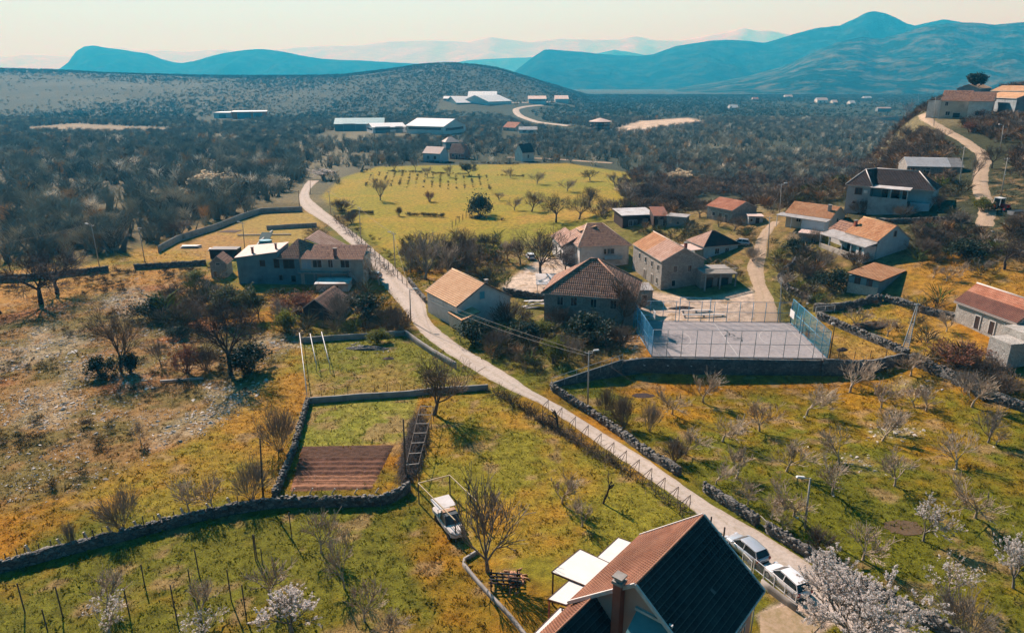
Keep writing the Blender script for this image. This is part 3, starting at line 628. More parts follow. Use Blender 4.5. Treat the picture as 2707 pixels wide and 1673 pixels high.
for k in range(10):
    a = -CL / 2 - 5.0 + k * (CL + 5.3) / 9
    x, y = Cc(a, -CW / 2 - .35, 0)[:2]; rt = empty('wall_bracket', (x, y, .62), 'white slanted steel bracket on the face of the court retaining wall', 'bracket', 'white brackets along the court retaining wall')
    MB().bar((0, 0, 0), (.25, -.55, -1.15), .09).build('strut', M_WHITE, rt); MB().bar((.25, -.55, -1.15), (.45, -.5, -1.1), .12).build('foot', M_WHITE, rt)
# pipe rails on the sloping wall
for i, (dy, lab) in enumerate(((.0, 'upper thin pipe rail above the sloping wall left of the court'), (-.55, 'lower pipe rail on brackets along the sloping wall left of the court'))):
    pts = [np.array((STEP[k][0], STEP[k][1] - .3 + dy, Tz(STEP[k][0], STEP[k][1] + 1) + (1.1 if i == 0 else .55))) for k in (1, 2, 3)]
    rt = empty('pipe_rail', pts[0], lab, 'railing'); t_ = MB()
    for a, b in zip(pts[:-1], pts[1:]): t_.tube(a - pts[0], b - pts[0], .04, n=6)
    t_.build('pipe', M_GALV, rt); ps = MB()
    for k in range(7):
        q = pts[0] + (pts[2] - pts[0]) * k / 6; q = np.array((q[0], np.interp(q[0], [p[0] for p in pts], [p[1] for p in pts]), np.interp(q[0], [p[0] for p in pts], [p[2] for p in pts])))
        zb = np.interp(q[0], [p[0] for p in pts], [p[2] - (1.3 if i == 0 else .8) for p in pts])
        ps.bar(q - pts[0], np.array((q[0], q[1] + (-.5 if i else 0) * 0, zb)) - pts[0], .06)
    ps.build('brackets', M_GALV, rt)
# ================================================================== buildings
def tile_mat(name, c1, c2, c3, tw=.26, tl=.38, dirt=(.10, .08, .06), dirt_amt=.5, rough=.85, bmp=.9, edge_amt=.35, fleck=(.5, .42, .34), fl_amt=.0):
    """roof tiles: columns along u, courses down v (UV in metres)"""
    m, t, b = new_mat(name)
    uv = nd(t, 'ShaderNodeUVMap'); uv.uv_map = 'UVMap'; sp = nd(t, 'ShaderNodeSeparateXYZ'); t.links.new(uv.outputs[0], sp.inputs[0])
    def op(o, a, v=None):
        n = nd(t, 'ShaderNodeMath', operation=o); t.links.new(a, n.inputs[0])
        if v is not None:
            if isinstance(v, (int, float)): n.inputs[1].default_value = v
            else: t.links.new(v, n.inputs[1])
        return n.outputs[0]
    cu_, cv_ = op('DIVIDE', sp.outputs[0], tw), op('DIVIDE', sp.outputs[1], tl)
    cmb = nd(t, 'ShaderNodeCombineXYZ'); t.links.new(op('FLOOR', cu_), cmb.inputs[0]); t.links.new(op('FLOOR', cv_), cmb.inputs[1])
    wn_ = nd(t, 'ShaderNodeTexWhiteNoise', noise_dimensions='2D'); t.links.new(cmb.outputs[0], wn_.inputs['Vector'])
    c = mixc(t, wn_.outputs['Value'], c1, c2)
    c = mixc(t, maprange(t, noise(t, .55, 5, .7), .42, .62, 0, 1), c, c3)
    c = mixc(t, maprange(t, noise(t, 1.6, 6, .75), .5, .74, 0, dirt_amt), c, dirt)
    fr_v0 = op('FRACT', cv_); edge = maprange(t, fr_v0, .0, .22, edge_amt, 0); c = mixc(t, edge, c, tuple(min(.8, v * 2.2 + .02) for v in c3)); c = mixc(t, maprange(t, fr_v0, .68, .98, 0, .85), c, tuple(v * .25 for v in c2))  # pale band paints the sheen of each course edge into the tile colour
    c = mixc(t, maprange(t, wn_.outputs['Value'], .990, .992, 0, fl_amt), c, fleck)
    t.links.new(c, b.inputs['Base Color']); b.inputs['Roughness'].default_value = rough; b.inputs['Specular IOR Level'].default_value = .25
    fr_u = op('FRACT', cu_); hump = op('SINE', op('MULTIPLY', fr_u, math.pi)); fr_v = op('FRACT', cv_)
    h = nd(t, 'ShaderNodeMath', operation='ADD'); t.links.new(hump, h.inputs[0]); t.links.new(op('MULTIPLY', fr_v, .45), h.inputs[1])
    bump(t, b, h.outputs[0], bmp, .07); MATS[name] = m; return m
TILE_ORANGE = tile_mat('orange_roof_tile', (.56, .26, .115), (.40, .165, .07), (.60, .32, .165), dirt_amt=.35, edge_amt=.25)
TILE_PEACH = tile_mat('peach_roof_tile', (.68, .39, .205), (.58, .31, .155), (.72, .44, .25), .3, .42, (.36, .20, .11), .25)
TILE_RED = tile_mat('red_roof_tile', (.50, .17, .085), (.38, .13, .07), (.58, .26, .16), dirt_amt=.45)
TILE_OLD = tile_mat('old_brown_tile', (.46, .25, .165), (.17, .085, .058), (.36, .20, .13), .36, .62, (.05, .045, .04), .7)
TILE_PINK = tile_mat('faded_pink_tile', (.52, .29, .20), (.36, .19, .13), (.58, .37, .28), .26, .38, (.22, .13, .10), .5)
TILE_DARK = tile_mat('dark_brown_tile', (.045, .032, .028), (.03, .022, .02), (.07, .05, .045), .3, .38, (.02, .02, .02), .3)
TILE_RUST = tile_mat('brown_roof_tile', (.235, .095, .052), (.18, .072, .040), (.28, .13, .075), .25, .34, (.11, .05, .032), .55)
TILE_SHADE = tile_mat('shaded_roof_tile', (.014, .013, .014), (.034, .032, .032), (.045, .042, .040), .30, .42, (.20, .19, .18), .18, edge_amt=.95, fleck=(.16, .16, .16), fl_amt=.8, rough=.97)  # roof slopes turned from the sun: their shade put into the tile colour
SHEET_PALE = mat('pale_sheet_roof', (.62, .60, .58), (.50, .48, .46), .8, .6, dirt=(.30, .24, .18))
SHEET_PINK = mat('pinkish_sheet_roof', (.66, .50, .42), (.58, .43, .36), .8, .7)
SHEET_GREY = mat('grey_fibre_cement', (.40, .385, .37), (.30, .285, .27), 1.1, .85, dirt=(.16, .13, .10))
SHEET_RUST = mat('rusty_sheet', (.30, .11, .06), (.20, .09, .06), 1.5, .8)
PL_WHITE = mat('white_plaster', (.74, .72, .68), (.62, .60, .56), .9, .9, dirt=(.42, .39, .35))
PL_GREY = mat('grey_plaster', (.33, .38, .395), (.25, .295, .31), .9, .9, dirt=(.15, .16, .16))
PL_CREAM = mat('cream_plaster', (.60, .53, .44), (.52, .45, .37), .9, .9, dirt=(.33, .28, .23))
PL_PINK = mat('salmon_plaster', (.60, .40, .32), (.55, .36, .29), .7, .9)
PL_TEAL = mat('teal_shade_plaster', (.17, .29, .33), (.12, .22, .26), .8, .9, dirt=(.08, .13, .15)); PL_PALE = mat('pale_shade_plaster', (.44, .60, .64), (.36, .51, .56), .9, .9, dirt=(.26, .36, .40))  # teal cast and darkness of wall shade put into both plaster colours
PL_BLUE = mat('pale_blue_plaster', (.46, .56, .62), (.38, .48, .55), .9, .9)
ST_HOUSE = stone_mat('house_stone', (.44, .41, .36), (.30, .28, .25), (.22, .21, .19), 2.8, .5)
ST_PALE = stone_mat('pale_house_stone', (.58, .55, .49), (.44, .41, .36), (.34, .31, .27), 2.8, .5)
BRICK = mat('dull_red_brick', (.28, .15, .12), (.20, .11, .09), 3, .9)
GLASS = mat('dark_window_glass', (.012, .02, .026), (.02, .03, .036), 2, .12, spec=.6)
FR_WHITE = mat('white_window_frame', (.66, .65, .62), (.56, .55, .52), 6, .5)
FR_STONE = mat('stone_surround', (.52, .49, .44), (.42, .40, .36), 6, .9)
FR_BROWN = mat('brown_wood_frame', (.10, .055, .03), (.07, .04, .025), 6, .6)
WOOD_OLD = mat('weathered_wood', (.17, .14, .11), (.10, .085, .07), 4, .9)
WOOD_DARK = mat('dark_stained_wood', (.06, .035, .025), (.04, .025, .02), 4, .8)
FASCIA = mat('pale_fascia', (.66, .62, .58), (.55, .52, .48), 3, .7)
CHIM = mat('brick_red_render', (.36, .11, .065), (.30, .09, .055), 1.5, .9)
class Fr:
    """ground frame of a building: a runs along the ridge, b away from the near face"""
    def __init__(s, p0, p1, b, p2=None, W=None, L=None, h=None, plain=False):
        g = PZ(*b, 0.0) if plain else G(*b); s.h = top_height(g, *p0) if h is None else h; z = g[2] + s.h
        A, B = PZ(*p0, z), PZ(*p1, z); u = (B - A)[:2]; s.L = float(np.linalg.norm(u)); u = u / s.L
        v = np.array((-u[1], u[0]))
        if p2 is not None:
            w = float((PZ(*p2, z) - A)[:2] @ v)
            if w < 0: v = -v; w = -w
            s.W = W or w
        else:
            if v[1] < 0: v = -v
            s.W = W
        if L: s.L = L
        s.O = np.array((A[0], A[1], g[2])); s.u = u; s.v = v
    def M(s, a, b, z): return (s.u[0] * a + s.v[0] * b, s.u[1] * a + s.v[1] * b, z)
    def world(s, a, b, z=0): return s.O + np.array(s.M(a, b, z))
def roof_mesh(name, planes, M, m, parent, under=None, tl=.38, th=.12, lip=.05):
    """planes: (A,B,C,D) in frame coordinates, eave A-B, ridge D-C; stepped courses with UVs in metres"""
    V, Fc, UV, MI = [], [], [], []
    for A, B, C_, D in planes:
        A, B, C_, D = (np.array(q, float) for q in (A, B, C_, D))
        e = B - A; eu = e / np.linalg.norm(e); sl = max(np.linalg.norm((D - A) - eu * ((D - A) @ eu)), .1); n = max(2, int(round(sl / tl)))
        nrm = np.cross(np.array(M(*B)) - np.array(M(*A)), np.array(M(*D)) - np.array(M(*A))) if np.linalg.norm(D - A) > .01 else np.array((0, 0, 1.)); nrm = nrm / np.linalg.norm(nrm)
        if nrm[2] < 0: nrm = -nrm
        for k in range(n):
            t0, t1 = k / n, (k + 1) / n + .12 / n
            t1 = min(t1, 1.0)
            pts = [A + (D - A) * t0, B + (C_ - B) * t0, B + (C_ - B) * t1, A + (D - A) * t1]
            wp = [np.array(M(*q)) for q in pts]
            wp[0] = wp[0] + nrm * (lip + .012); wp[1] = wp[1] + nrm * (lip + .012); wp[2] = wp[2] + nrm * .012; wp[3] = wp[3] + nrm * .012
            lo = [np.array(M(*pts[0])) - nrm * .02, np.array(M(*pts[1])) - nrm * .02]
            i = len(V); V += wp + lo; Fc += [(i, i + 1, i + 2, i + 3), (i + 4, i + 5, i + 1, i)]
            uvs = [((q - A) @ eu + 50, sl * t + 50) for q, t in zip(pts, (t0, t0, t1, t1))]
            UV += uvs + [(uvs[0][0], uvs[0][1]), (uvs[1][0], uvs[1][1])]; MI += [0, 0]
        i = len(V); top = [np.array(M(*q)) for q in (A, B, C_, D)]; V += top + [q - np.array((0, 0, th)) for q in top]; UV += [(0, 0)] * 8
        Fc += [(i + 7, i + 6, i + 5, i + 4)] + [(i + j, i + 4 + j, i + 4 + (j + 1) % 4, i + (j + 1) % 4) for j in range(4)]; MI += [1] * 5
    me = bpy.data.meshes.new(name); me.from_pydata([tuple(map(float, q)) for q in V], [], Fc); me.materials.append(m); me.materials.append(under or FASCIA)
    me.polygons.foreach_set('material_index', np.array(MI, np.int32))
    uvl = me.uv_layers.new(name='UVMap'); li = np.zeros(len(me.loops), np.int32); me.loops.foreach_get('vertex_index', li)
    uvl.data.foreach_set('uv', np.array(UV, np.float32)[li].ravel()); me.validate()
    return link(name, me, parent)
def face_map(f, face):
    if face == 'F': return lambda s, o, z: f.M(s, -o, z)
    if face == 'B': return lambda s, o, z: f.M(s, f.W + o, z)
    if face == 'L': return lambda s, o, z: f.M(-o, s, z)
    return lambda s, o, z: f.M(f.L + o, s, z)
def window(f, root, face, s, z, w=.9, h=1.2, frame=FR_WHITE, bars=1, off=0, pane=GLASS):
    Q = face_map(f, face); q = lambda a, o, zz: Q(a, o + off, zz)
    m = MB(); t = .1
    m.box(s - w / 2 - t, s + w / 2 + t, 0, .07, z + h, z + h + t, q); m.box(s - w / 2 - t - .04, s + w / 2 + t + .04, 0, .12, z - t, z, q)
    m.box(s - w / 2 - t, s - w / 2, 0, .07, z, z + h, q); m.box(s + w / 2, s + w / 2 + t, 0, .07, z, z + h, q)
    if bars: m.box(s - .03, s + .03, .02, .06, z, z + h, q)
    o = m.build('window', frame, root); MB().box(s - w / 2, s + w / 2, .0, .03, z, z + h, q).build('pane', pane, o); return o
def door(f, root, face, s, w=1.0, h=2.1, m=FR_BROWN, z=0, frame=FR_STONE, off=0, name='door'):
    Q = face_map(f, face); q = lambda a, o, zz: Q(a, o + off, zz)
    MB().box(s - w / 2, s + w / 2, 0, .05, z, z + h, q).build(name, m, root)
    b = MB(); b.box(s - w / 2 - .14, s - w / 2, 0, .09, z, z + h, q); b.box(s + w / 2, s + w / 2 + .14, 0, .09, z, z + h, q); b.box(s - w / 2 - .14, s + w / 2 + .14, 0, .09, z + h, z + h + .16, q)
    b.build('door_frame', frame, root)
def chimney(f, root, a, b, z0, z1, w=.55, m=CHIM, cap=True):
    c = MB(); c.box(a - w / 2, a + w / 2, b - w / 2, b + w / 2, z0, z1, f.M); o = c.build('chimney', m, root)
    if cap: MB().box(a - w / 2 - .1, a + w / 2 + .1, b - w / 2 - .1, b + w / 2 + .1, z1, z1 + .12, f.M).build('chimney_cap', M_CONC, o)
def walls(f, root, m, roof='gable', rh=2, h=None, a0=0, a1=None, b0=0, b1=None, z0=-.8, name='wall'):
    h = h or f.h; a1 = f.L if a1 is None else a1; b1 = f.W if b1 is None else b1; w = MB()
    if roof == 'gable':
        pts = [(b0, z0), (b1, z0), (b1, h), ((b0 + b1) / 2, h + rh), (b0, h)]
        v = [f.M(a, b, z) for a in (a0, a1) for b, z in pts]; w.add(v, [(0, 1, 2, 3, 4), (9, 8, 7, 6, 5)] + [(i, (i + 1) % 5, 5 + (i + 1) % 5, 5 + i) for i in range(5)])
    elif roof == 'mono':
        pts = [(b0, z0), (b1, z0), (b1, h + rh), (b0, h)]
        v = [f.M(a, b, z) for a in (a0, a1) for b, z in pts]; w.add(v, [(0, 1, 2, 3), (7, 6, 5, 4)] + [(i, (i + 1) % 4, 4 + (i + 1) % 4, 4 + i) for i in range(4)])
    else: w.box(a0, a1, b0, b1, z0, h, f.M)
    return w.build(name, m, root)
def roof(f, root, kind, m, rh, h=None, oe=.35, og=.25, a0=0, a1=None, b0=0, b1=None, ridge=None, under=None, name='roof', tl=.38, sides='FB'):
    h = h or f.h; a1 = f.L if a1 is None else a1; b1 = f.W if b1 is None else b1; mid = (b0 + b1) / 2; k = rh / (mid - b0) if kind != 'mono' else rh / (b1 - b0)
    e = h - k * oe + .06; t = h + rh + .06
    if kind == 'gable':
        pl = []
        if 'F' in sides: pl.append(((a0 - og, b0 - oe, e), (a1 + og, b0 - oe, e), (a1 + og, mid, t), (a0 - og, mid, t)))
        if 'B' in sides: pl.append(((a1 + og, b1 + oe, e), (a0 - og, b1 + oe, e), (a0 - og, mid, t), (a1 + og, mid, t)))
    elif kind == 'mono':
        pl = [((a0 - og, b0 - oe, h - k * oe + .06), (a1 + og, b0 - oe, h - k * oe + .06), (a1 + og, b1 + oe, h + rh + k * oe + .06), (a0 - og, b1 + oe, h + rh + k * oe + .06))]
    else:
        r0, r1 = ridge; r0 += a0; r1 += a0; E = h - .12
        P_ = [(a0 - oe, b0 - oe, E), (a1 + oe, b0 - oe, E), (a1 + oe, b1 + oe, E), (a0 - oe, b1 + oe, E)]; Ra, Rb = (r0, mid, t), (r1, mid, t)
        pl = [(P_[0], P_[1], Rb, Ra), (P_[2], P_[3], Ra, Rb), (P_[1], P_[2], Rb, Rb), (P_[3], P_[0], Ra, Ra)]
    o = roof_mesh(name, pl, f.M, m, root, under, tl)
    return o
def ridge_caps(f, parent, segs, m, r=.11):
    c = MB()
    for p, q in segs: c.tube(f.M(*p), f.M(*q), r, n=7)
    return c.build('ridge_tiles', m, parent)
def flat_slab(f, root, a0, a1, b0, b1, z, m, th=.18, name='roof', slope=0):
    return MB().slab([f.M(a0, b0, z), f.M(a1, b0, z), f.M(a1, b1, z + slope), f.M(a0, b1, z + slope)], th).build(name, m, root)
def house(f, name, label, cat='house'): return empty(name, f.O, label, cat)
# ---- near house (bottom of the picture)
zr, ze = 8.7, 4.5
A, B = PZ(1858, 1363, zr), PZ(1680, 1546, zr); u = (B - A)[:2]; Ln = float(np.linalg.norm(u)); u /= Ln; v = np.array((-u[1], u[0]))
if v[0] < 0: v = -v
class NF(Fr):
    def __init__(s, O, u, v, L, W, h): s.O, s.u, s.v, s.L, s.W, s.h = O, u, v, L, W, h
HW = 5.15                                             # half width of the roof
O = np.array((*(A[:2] + v * HW), Tz(*A[:2])))         # a: away from far gable towards viewer, b: from right eave to left eave
nf = NF(O, u, -v, Ln, 2 * HW, ze); zg = O[2]
nh = empty('brick_roofed_house', O, 'large near house with a brown tiled roof, its shaded slope painted near black, and white terrace canopies', 'house')
gh = zr - zg; eh = ze - zg
w = MB(); pts = [(.5, -.6), (2 * HW - .5, -.6), (2 * HW - .5, eh + .25), (HW, gh - .25), (.5, eh + .25)]
vv = [nf.M(a, b, z) for a in (.35, Ln - .35) for b, z in pts]; w.add(vv, [(0, 1, 2, 3, 4), (9, 8, 7, 6, 5)] + [(i, (i + 1) % 5, 5 + (i + 1) % 5, 5 + i) for i in range(5)])
w.build('wall', PL_PINK, nh)
def corrugated(name, planes, M, m, parent, tw=.30, tl=.34, amp=.055, th=.14):
    V, Fc, UV = [], [], []
    for A_, B_, C_, D in planes:
        A_, B_, C_, D = (np.array(q, float) for q in (A_, B_, C_, D)); Lx = np.linalg.norm(B_ - A_); Sy = np.linalg.norm(D - A_)
        nxn = int(Lx / tw) * 5; nyn = int(round(Sy / tl)); nr = np.cross(np.array(M(*B_)) - np.array(M(*A_)), np.array(M(*D)) - np.array(M(*A_))); nr /= np.linalg.norm(nr); nr = nr if nr[2] > 0 else -nr
        b0 = len(V); rowsn = []
        for j in range(nyn):
            for tt, lift in ((j / nyn, .075), ((j + 1) / nyn, .0)):
                row = []
                for i in range(nxn + 1):
                    s_ = i / nxn; ph = (i % 5) / 5.
                    hgt = amp * abs(math.sin(math.pi * ph)) + lift + .02
                    q = A_ + (B_ - A_) * s_ + (D - A_) * tt; q2 = np.array(M(*q)) + nr * hgt; row.append(len(V)); V.append(q2); UV.append((s_ * Lx + 50, tt * Sy + 50 - (.01 if lift == 0 else 0)))
                rowsn.append(row)
        for r_ in range(len(rowsn) - 1):
            for i in range(nxn): Fc.append((rowsn[r_][i], rowsn[r_][i + 1], rowsn[r_ + 1][i + 1], rowsn[r_ + 1][i]))
        n1 = len(Fc)
    me = bpy.data.meshes.new(name); me.from_pydata([tuple(map(float, q)) for q in V], [], Fc); me.materials.append(m)
    uvl = me.uv_layers.new(name='UVMap'); li = np.zeros(len(me.loops), np.int32); me.loops.foreach_get('vertex_index', li); uvl.data.foreach_set('uv', np.array(UV, np.float32)[li].ravel())
    return link(name, me, parent)
Rr = (0, HW, gh), (Ln, HW, gh)
o1 = corrugated('roof_slope', [((-.0, 0, eh), (Ln + .0, 0, eh), Rr[1], Rr[0])], nf.M, TILE_SHADE, nh, tl=.42); o1['label'] = 'roof slope on the shaded side, its shade painted near black into the tiles'
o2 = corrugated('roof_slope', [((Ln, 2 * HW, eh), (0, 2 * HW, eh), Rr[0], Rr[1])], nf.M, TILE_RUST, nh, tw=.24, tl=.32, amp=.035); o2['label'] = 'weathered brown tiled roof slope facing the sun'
rb = MB()
rb.slab([nf.M(0, 0, eh), nf.M(Ln, 0, eh), nf.M(Ln, HW, gh), nf.M(0, HW, gh)], .16); rb.slab([nf.M(0, HW, gh), nf.M(Ln, HW, gh), nf.M(Ln, 2 * HW, eh), nf.M(0, 2 * HW, eh)], .16)
rb.build('roof_deck', FASCIA, nh)
ridge_caps(nf, nh, [((0, HW, gh + .05), (Ln, HW, gh + .05))], mat('ridge_tile', (.34, .17, .10), (.25, .12, .08), 4), .10)
for a, nm in ((-.06, 'far'), (Ln + .06, 'near')):
    f_ = MB(); f_.bar(nf.M(a, -.02, eh + .03), nf.M(a, HW, gh + .06), .14, .26); f_.build('bargeboard', FASCIA, nh)
    f_ = MB(); f_.bar(nf.M(a, 2 * HW + .02, eh + .03), nf.M(a, HW, gh + .06), .14, .26); f_.build('bargeboard', FASCIA, nh)
gt = MB(); gt.tube(nf.M(-.1, -.08, eh - .02), nf.M(Ln + .1, -.08, eh - .02), .08, n=8); gt.build('gutter', FASCIA, nh)
gt = MB(); gt.tube(nf.M(-.1, 2 * HW + .08, eh - .02), nf.M(Ln + .1, 2 * HW + .08, eh - .02), .07, n=8); gt.build('gutter', mat('brown_gutter', (.09, .045, .03), None, 3, .5), nh)
# chimney, lower wing, awning on the gable towards the viewer
cm = MB(); cm.box(Ln - .2, Ln + .4, HW + .85, HW + 1.45, -.5, gh - .35, nf.M); cho = cm.build('chimney', CHIM, nh)
cm = MB(); cm.box(Ln - .28, Ln + .48, HW + .77, HW + 1.53, gh - .35, gh - .13, nf.M); cm.box(Ln - .15, Ln + .35, HW + .9, HW + 1.4, gh - .13, gh + .12, nf.M); cm.box(Ln - .28, Ln + .48, HW + .77, HW + 1.53, gh + .12, gh + .24, nf.M); cm.build('chimney_cap', M_CONC, cho)
wb0, wb1 = HW + 1.55, 2 * HW - .1; wm = (wb0 + wb1) / 2; wz, wt = eh - .6, eh + 1.35; wl = 6.5
w = MB(); pts = [(wb0, -.6), (wb1, -.6), (wb1, wz), (wm, wt - .15), (wb0, wz)]
vv = [nf.M(a, b, z) for a in (Ln - .3, Ln + wl) for b, z in pts]; w.add(vv, [(0, 1, 2, 3, 4), (9, 8, 7, 6, 5)] + [(i, (i + 1) % 5, 5 + (i + 1) % 5, 5 + i) for i in range(5)]); w.build('wing_wall', PL_PINK, nh)
corrugated('wing_roof', [((Ln - .34, wb0 - .3, wz - .1), (Ln + wl + .3, wb0 - .3, wz - .1), (Ln + wl + .3, wm, wt), (Ln - .34, wm, wt))], nf.M, TILE_SHADE, nh)
corrugated('wing_roof', [((Ln + wl + .3, wb1 + .3, wz - .1), (Ln - .34, wb1 + .3, wz - .1), (Ln - .34, wm, wt), (Ln + wl + .3, wm, wt))], nf.M, TILE_RUST, nh, tw=.24, tl=.32, amp=.035)
rb = MB(); rb.slab([nf.M(Ln - .34, wb0 - .3, wz - .1), nf.M(Ln + wl + .3, wb0 - .3, wz - .1), nf.M(Ln + wl + .3, wm, wt), nf.M(Ln - .34, wm, wt)], .12); rb.slab([nf.M(Ln - .34, wm, wt), nf.M(Ln + wl + .3, wm, wt), nf.M(Ln + wl + .3, wb1 + .3, wz - .1), nf.M(Ln - .34, wb1 + .3, wz - .1)], .12); rb.build('wing_deck', FASCIA, nh)
ridge_caps(nf, nh, [((Ln - .3, wm, wt + .04), (Ln + wl + .3, wm, wt + .04))], MATS['ridge_tile'], .09)
aw = MB(); az = eh + 1.15
aw.slab([nf.M(Ln - .3, HW - .1, az + 1.0), nf.M(Ln - .3, HW - 2.6, az + 1.0 - .25), nf.M(Ln + 1.3, HW - 2.6, az - .35), nf.M(Ln + 1.3, HW - .1, az - .1)], .05)
aw.build('awning', mat('faded_teal_canvas', (.10, .24, .25), (.13, .28, .29), 2, .9), nh)
MB().box(Ln - .36, Ln - .16, HW - 2.7, HW + 0.0, az + .95, az + 1.15, nf.M).build('awning_box', FASCIA, nh)
door(nf, nh, 'R', HW - 1.3, 1.9, 2.2, GLASS, eh - 1.1, FR_BROWN, off=-.34, name='balcony_door')
bl = MB(); bl.box(Ln - .34, Ln + 1.5, HW - 4.4, HW + .7, eh - 1.5, eh - 1.25, nf.M); bl.build('balcony', M_CONC, nh)
br = MB()
for k in range(22): br.tube(nf.M(Ln + 1.42, HW - 4.3 + k * .225, eh - 1.25), nf.M(Ln + 1.42, HW - 4.3 + k * .225, eh - .3), .018, n=5)
br.tube(nf.M(Ln + 1.42, HW - 4.35, eh - .3), nf.M(Ln + 1.42, HW + .7, eh - .3), .035, n=6); br.build('balcony_railing', M_WHITE, nh)
for s_ in (2.2, 5.4, 8.0): window(nf, nh, 'F', s_, 1.2, 1.0, 1.2, FR_WHITE, 1, -.5)
for s_ in (2.0, 8.2): window(nf, nh, 'L', s_, 1.4, 1.0, 1.2, FR_WHITE, 1, -.35)
MB().tube(nf.M(.3, .4, eh), nf.M(.3, .4, 0), .05).build('downpipe', FASCIA, nh)
# white terrace canopies on the left (sunny) side: placed from their own corners at roof-terrace height
M_CAN = mat('cream_canopy_sheet', (.80, .77, .70), (.74, .71, .64), .8, .55)
def canopy(corners, zc, lab, rise=0.0, parent=None):
    p = [PZ(x, y, zc) for x, y in corners]; base = np.array((p[0][0], p[0][1], Tz(p[0][0], p[0][1])))
    q = [tuple(a - base) for a in p]
    o = MB().slab([tuple(a - O) for a in p], .10).build('terrace_canopy', M_CAN, nh); o['label'] = lab
    rim = MB()
    for k in range(4): rim.bar(p[k] - O - np.array((0, 0, .05)), p[(k + 1) % 4] - O - np.array((0, 0, .05)), .07, .14)
    rim.build('canopy_rim', mat('brown_gutter', (.09, .045, .03), None, 3, .5), o)
    return p
zc = 3.2
c1 = canopy([(1634, 1420), (1678, 1436), (1588, 1527), (1545, 1503)], zc, 'cream canopy sheet nearest the lawn, at the far end')
c2 = canopy([(1458, 1511), (1533, 1451), (1621, 1492), (1560, 1552)], zc + .12, 'widest cream canopy sheet, sticking out over the lawn')
c3 = canopy([(1448, 1583), (1507, 1531), (1572, 1556), (1497, 1598)], zc, 'cream canopy sheet beside the chimney end')
c4 = canopy([(1395, 1690), (1481, 1604), (1520, 1620), (1440, 1700)], zc - .25, 'cream canopy sheet at the bottom edge')
for px, py in ((1462, 1513), (1535, 1455), (1452, 1585), (1636, 1422), (1486, 1608)):
    q = PZ(px, py, zc - .12); MB().bar((q[0] - O[0], q[1] - O[1], q[2] - O[2]), (q[0] - O[0], q[1] - O[1], Tz(q[0], q[1]) - O[2] - .3), .12).build('canopy_post', WOOD_DARK if px != 1452 else CHIM, nh)
# ---- orange roofed house on the road bend
f = Fr((1208, 808), (1129, 767), (1222, 870), (1347, 780)); r = house(f, 'orange_roofed_house', 'white gabled house with a clean peach tile roof at the road bend')
walls(f, r, PL_WHITE, 'gable', 3.1); roof(f, r, 'gable', TILE_PEACH, 3.1, under=FR_BROWN)
ridge_caps(f, r, [((-.25, f.W / 2, f.h + 3.2), (f.L + .25, f.W / 2, f.h + 3.2))], TILE_PEACH, .1)
window(f, r, 'L', f.W * .46, f.h + .5, .75, 1.1, mat('blue_window_frame', (.2, .5, .6), None, 3), 0, pane=mat('blue_shutter', (.12, .42, .52), (.1, .36, .46), 4)); chimney(f, r, .3, f.W / 2 + .6, f.h + 2, f.h + 3.5, .5, M_CONC)
vb = MB()
for a in (-.27, f.L + .27):
    k = 3.1 / (f.W / 2)
    for s_ in (0, 1):
        b_ = -.35 if s_ == 0 else f.W + .35
        vb.bar(f.M(a, b_, f.h - k * .35), f.M(a, f.W / 2, f.h + 3.1), .1, .2)
vb.build('bargeboard', FR_BROWN, r)
f2 = Fr((1222, 847), (1187, 826), (1227, 884), (1243, 825)); r2_ = house(f2, 'shed', 'small plastered lean-to with orange tiles below the peach roofed house', 'shed')
walls(f2, r2_, PL_CREAM, 'mono', .9); roof(f2, r2_, 'mono', TILE_PEACH, .9, oe=.2, og=.15, under=FR_BROWN); door(f2, r2_, 'L', f2.W * .5, .9, 1.8)
# ---- big house with a hipped old tile roof
f = Fr((1676, 789), (1439, 772), (1676, 860), (1716, 744)); r = house(f, 'hip_roofed_house', 'large stone house under a big pyramid roof of old brown tiles')
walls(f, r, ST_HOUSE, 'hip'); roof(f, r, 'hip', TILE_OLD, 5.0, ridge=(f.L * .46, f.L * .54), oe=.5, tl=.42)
ridge_caps(f, r, [((-.5, -.5, f.h - .05), (f.L * .46, f.W / 2, f.h + 5.1)), ((f.L + .5, -.5, f.h - .05), (f.L * .54, f.W / 2, f.h + 5.1)), ((-.5, f.W + .5, f.h - .05), (f.L * .46, f.W / 2, f.h + 5.1)), ((f.L * .46, f.W / 2, f.h + 5.12), (f.L * .54, f.W / 2, f.h + 5.12))], TILE_OLD, .13)
for s_ in (3.4, 6.8, 10.2, 12.6): window(f, r, 'F', s_, f.h - 2.1, 1.0, 1.45, FR_STONE)
for s_ in (4, 8): window(f, r, 'L', s_, f.h - 2.1, 1.0, 1.4, FR_STONE)
door(f, r, 'F', 8.6, 1.1, 2.2, WOOD_OLD, -.2)
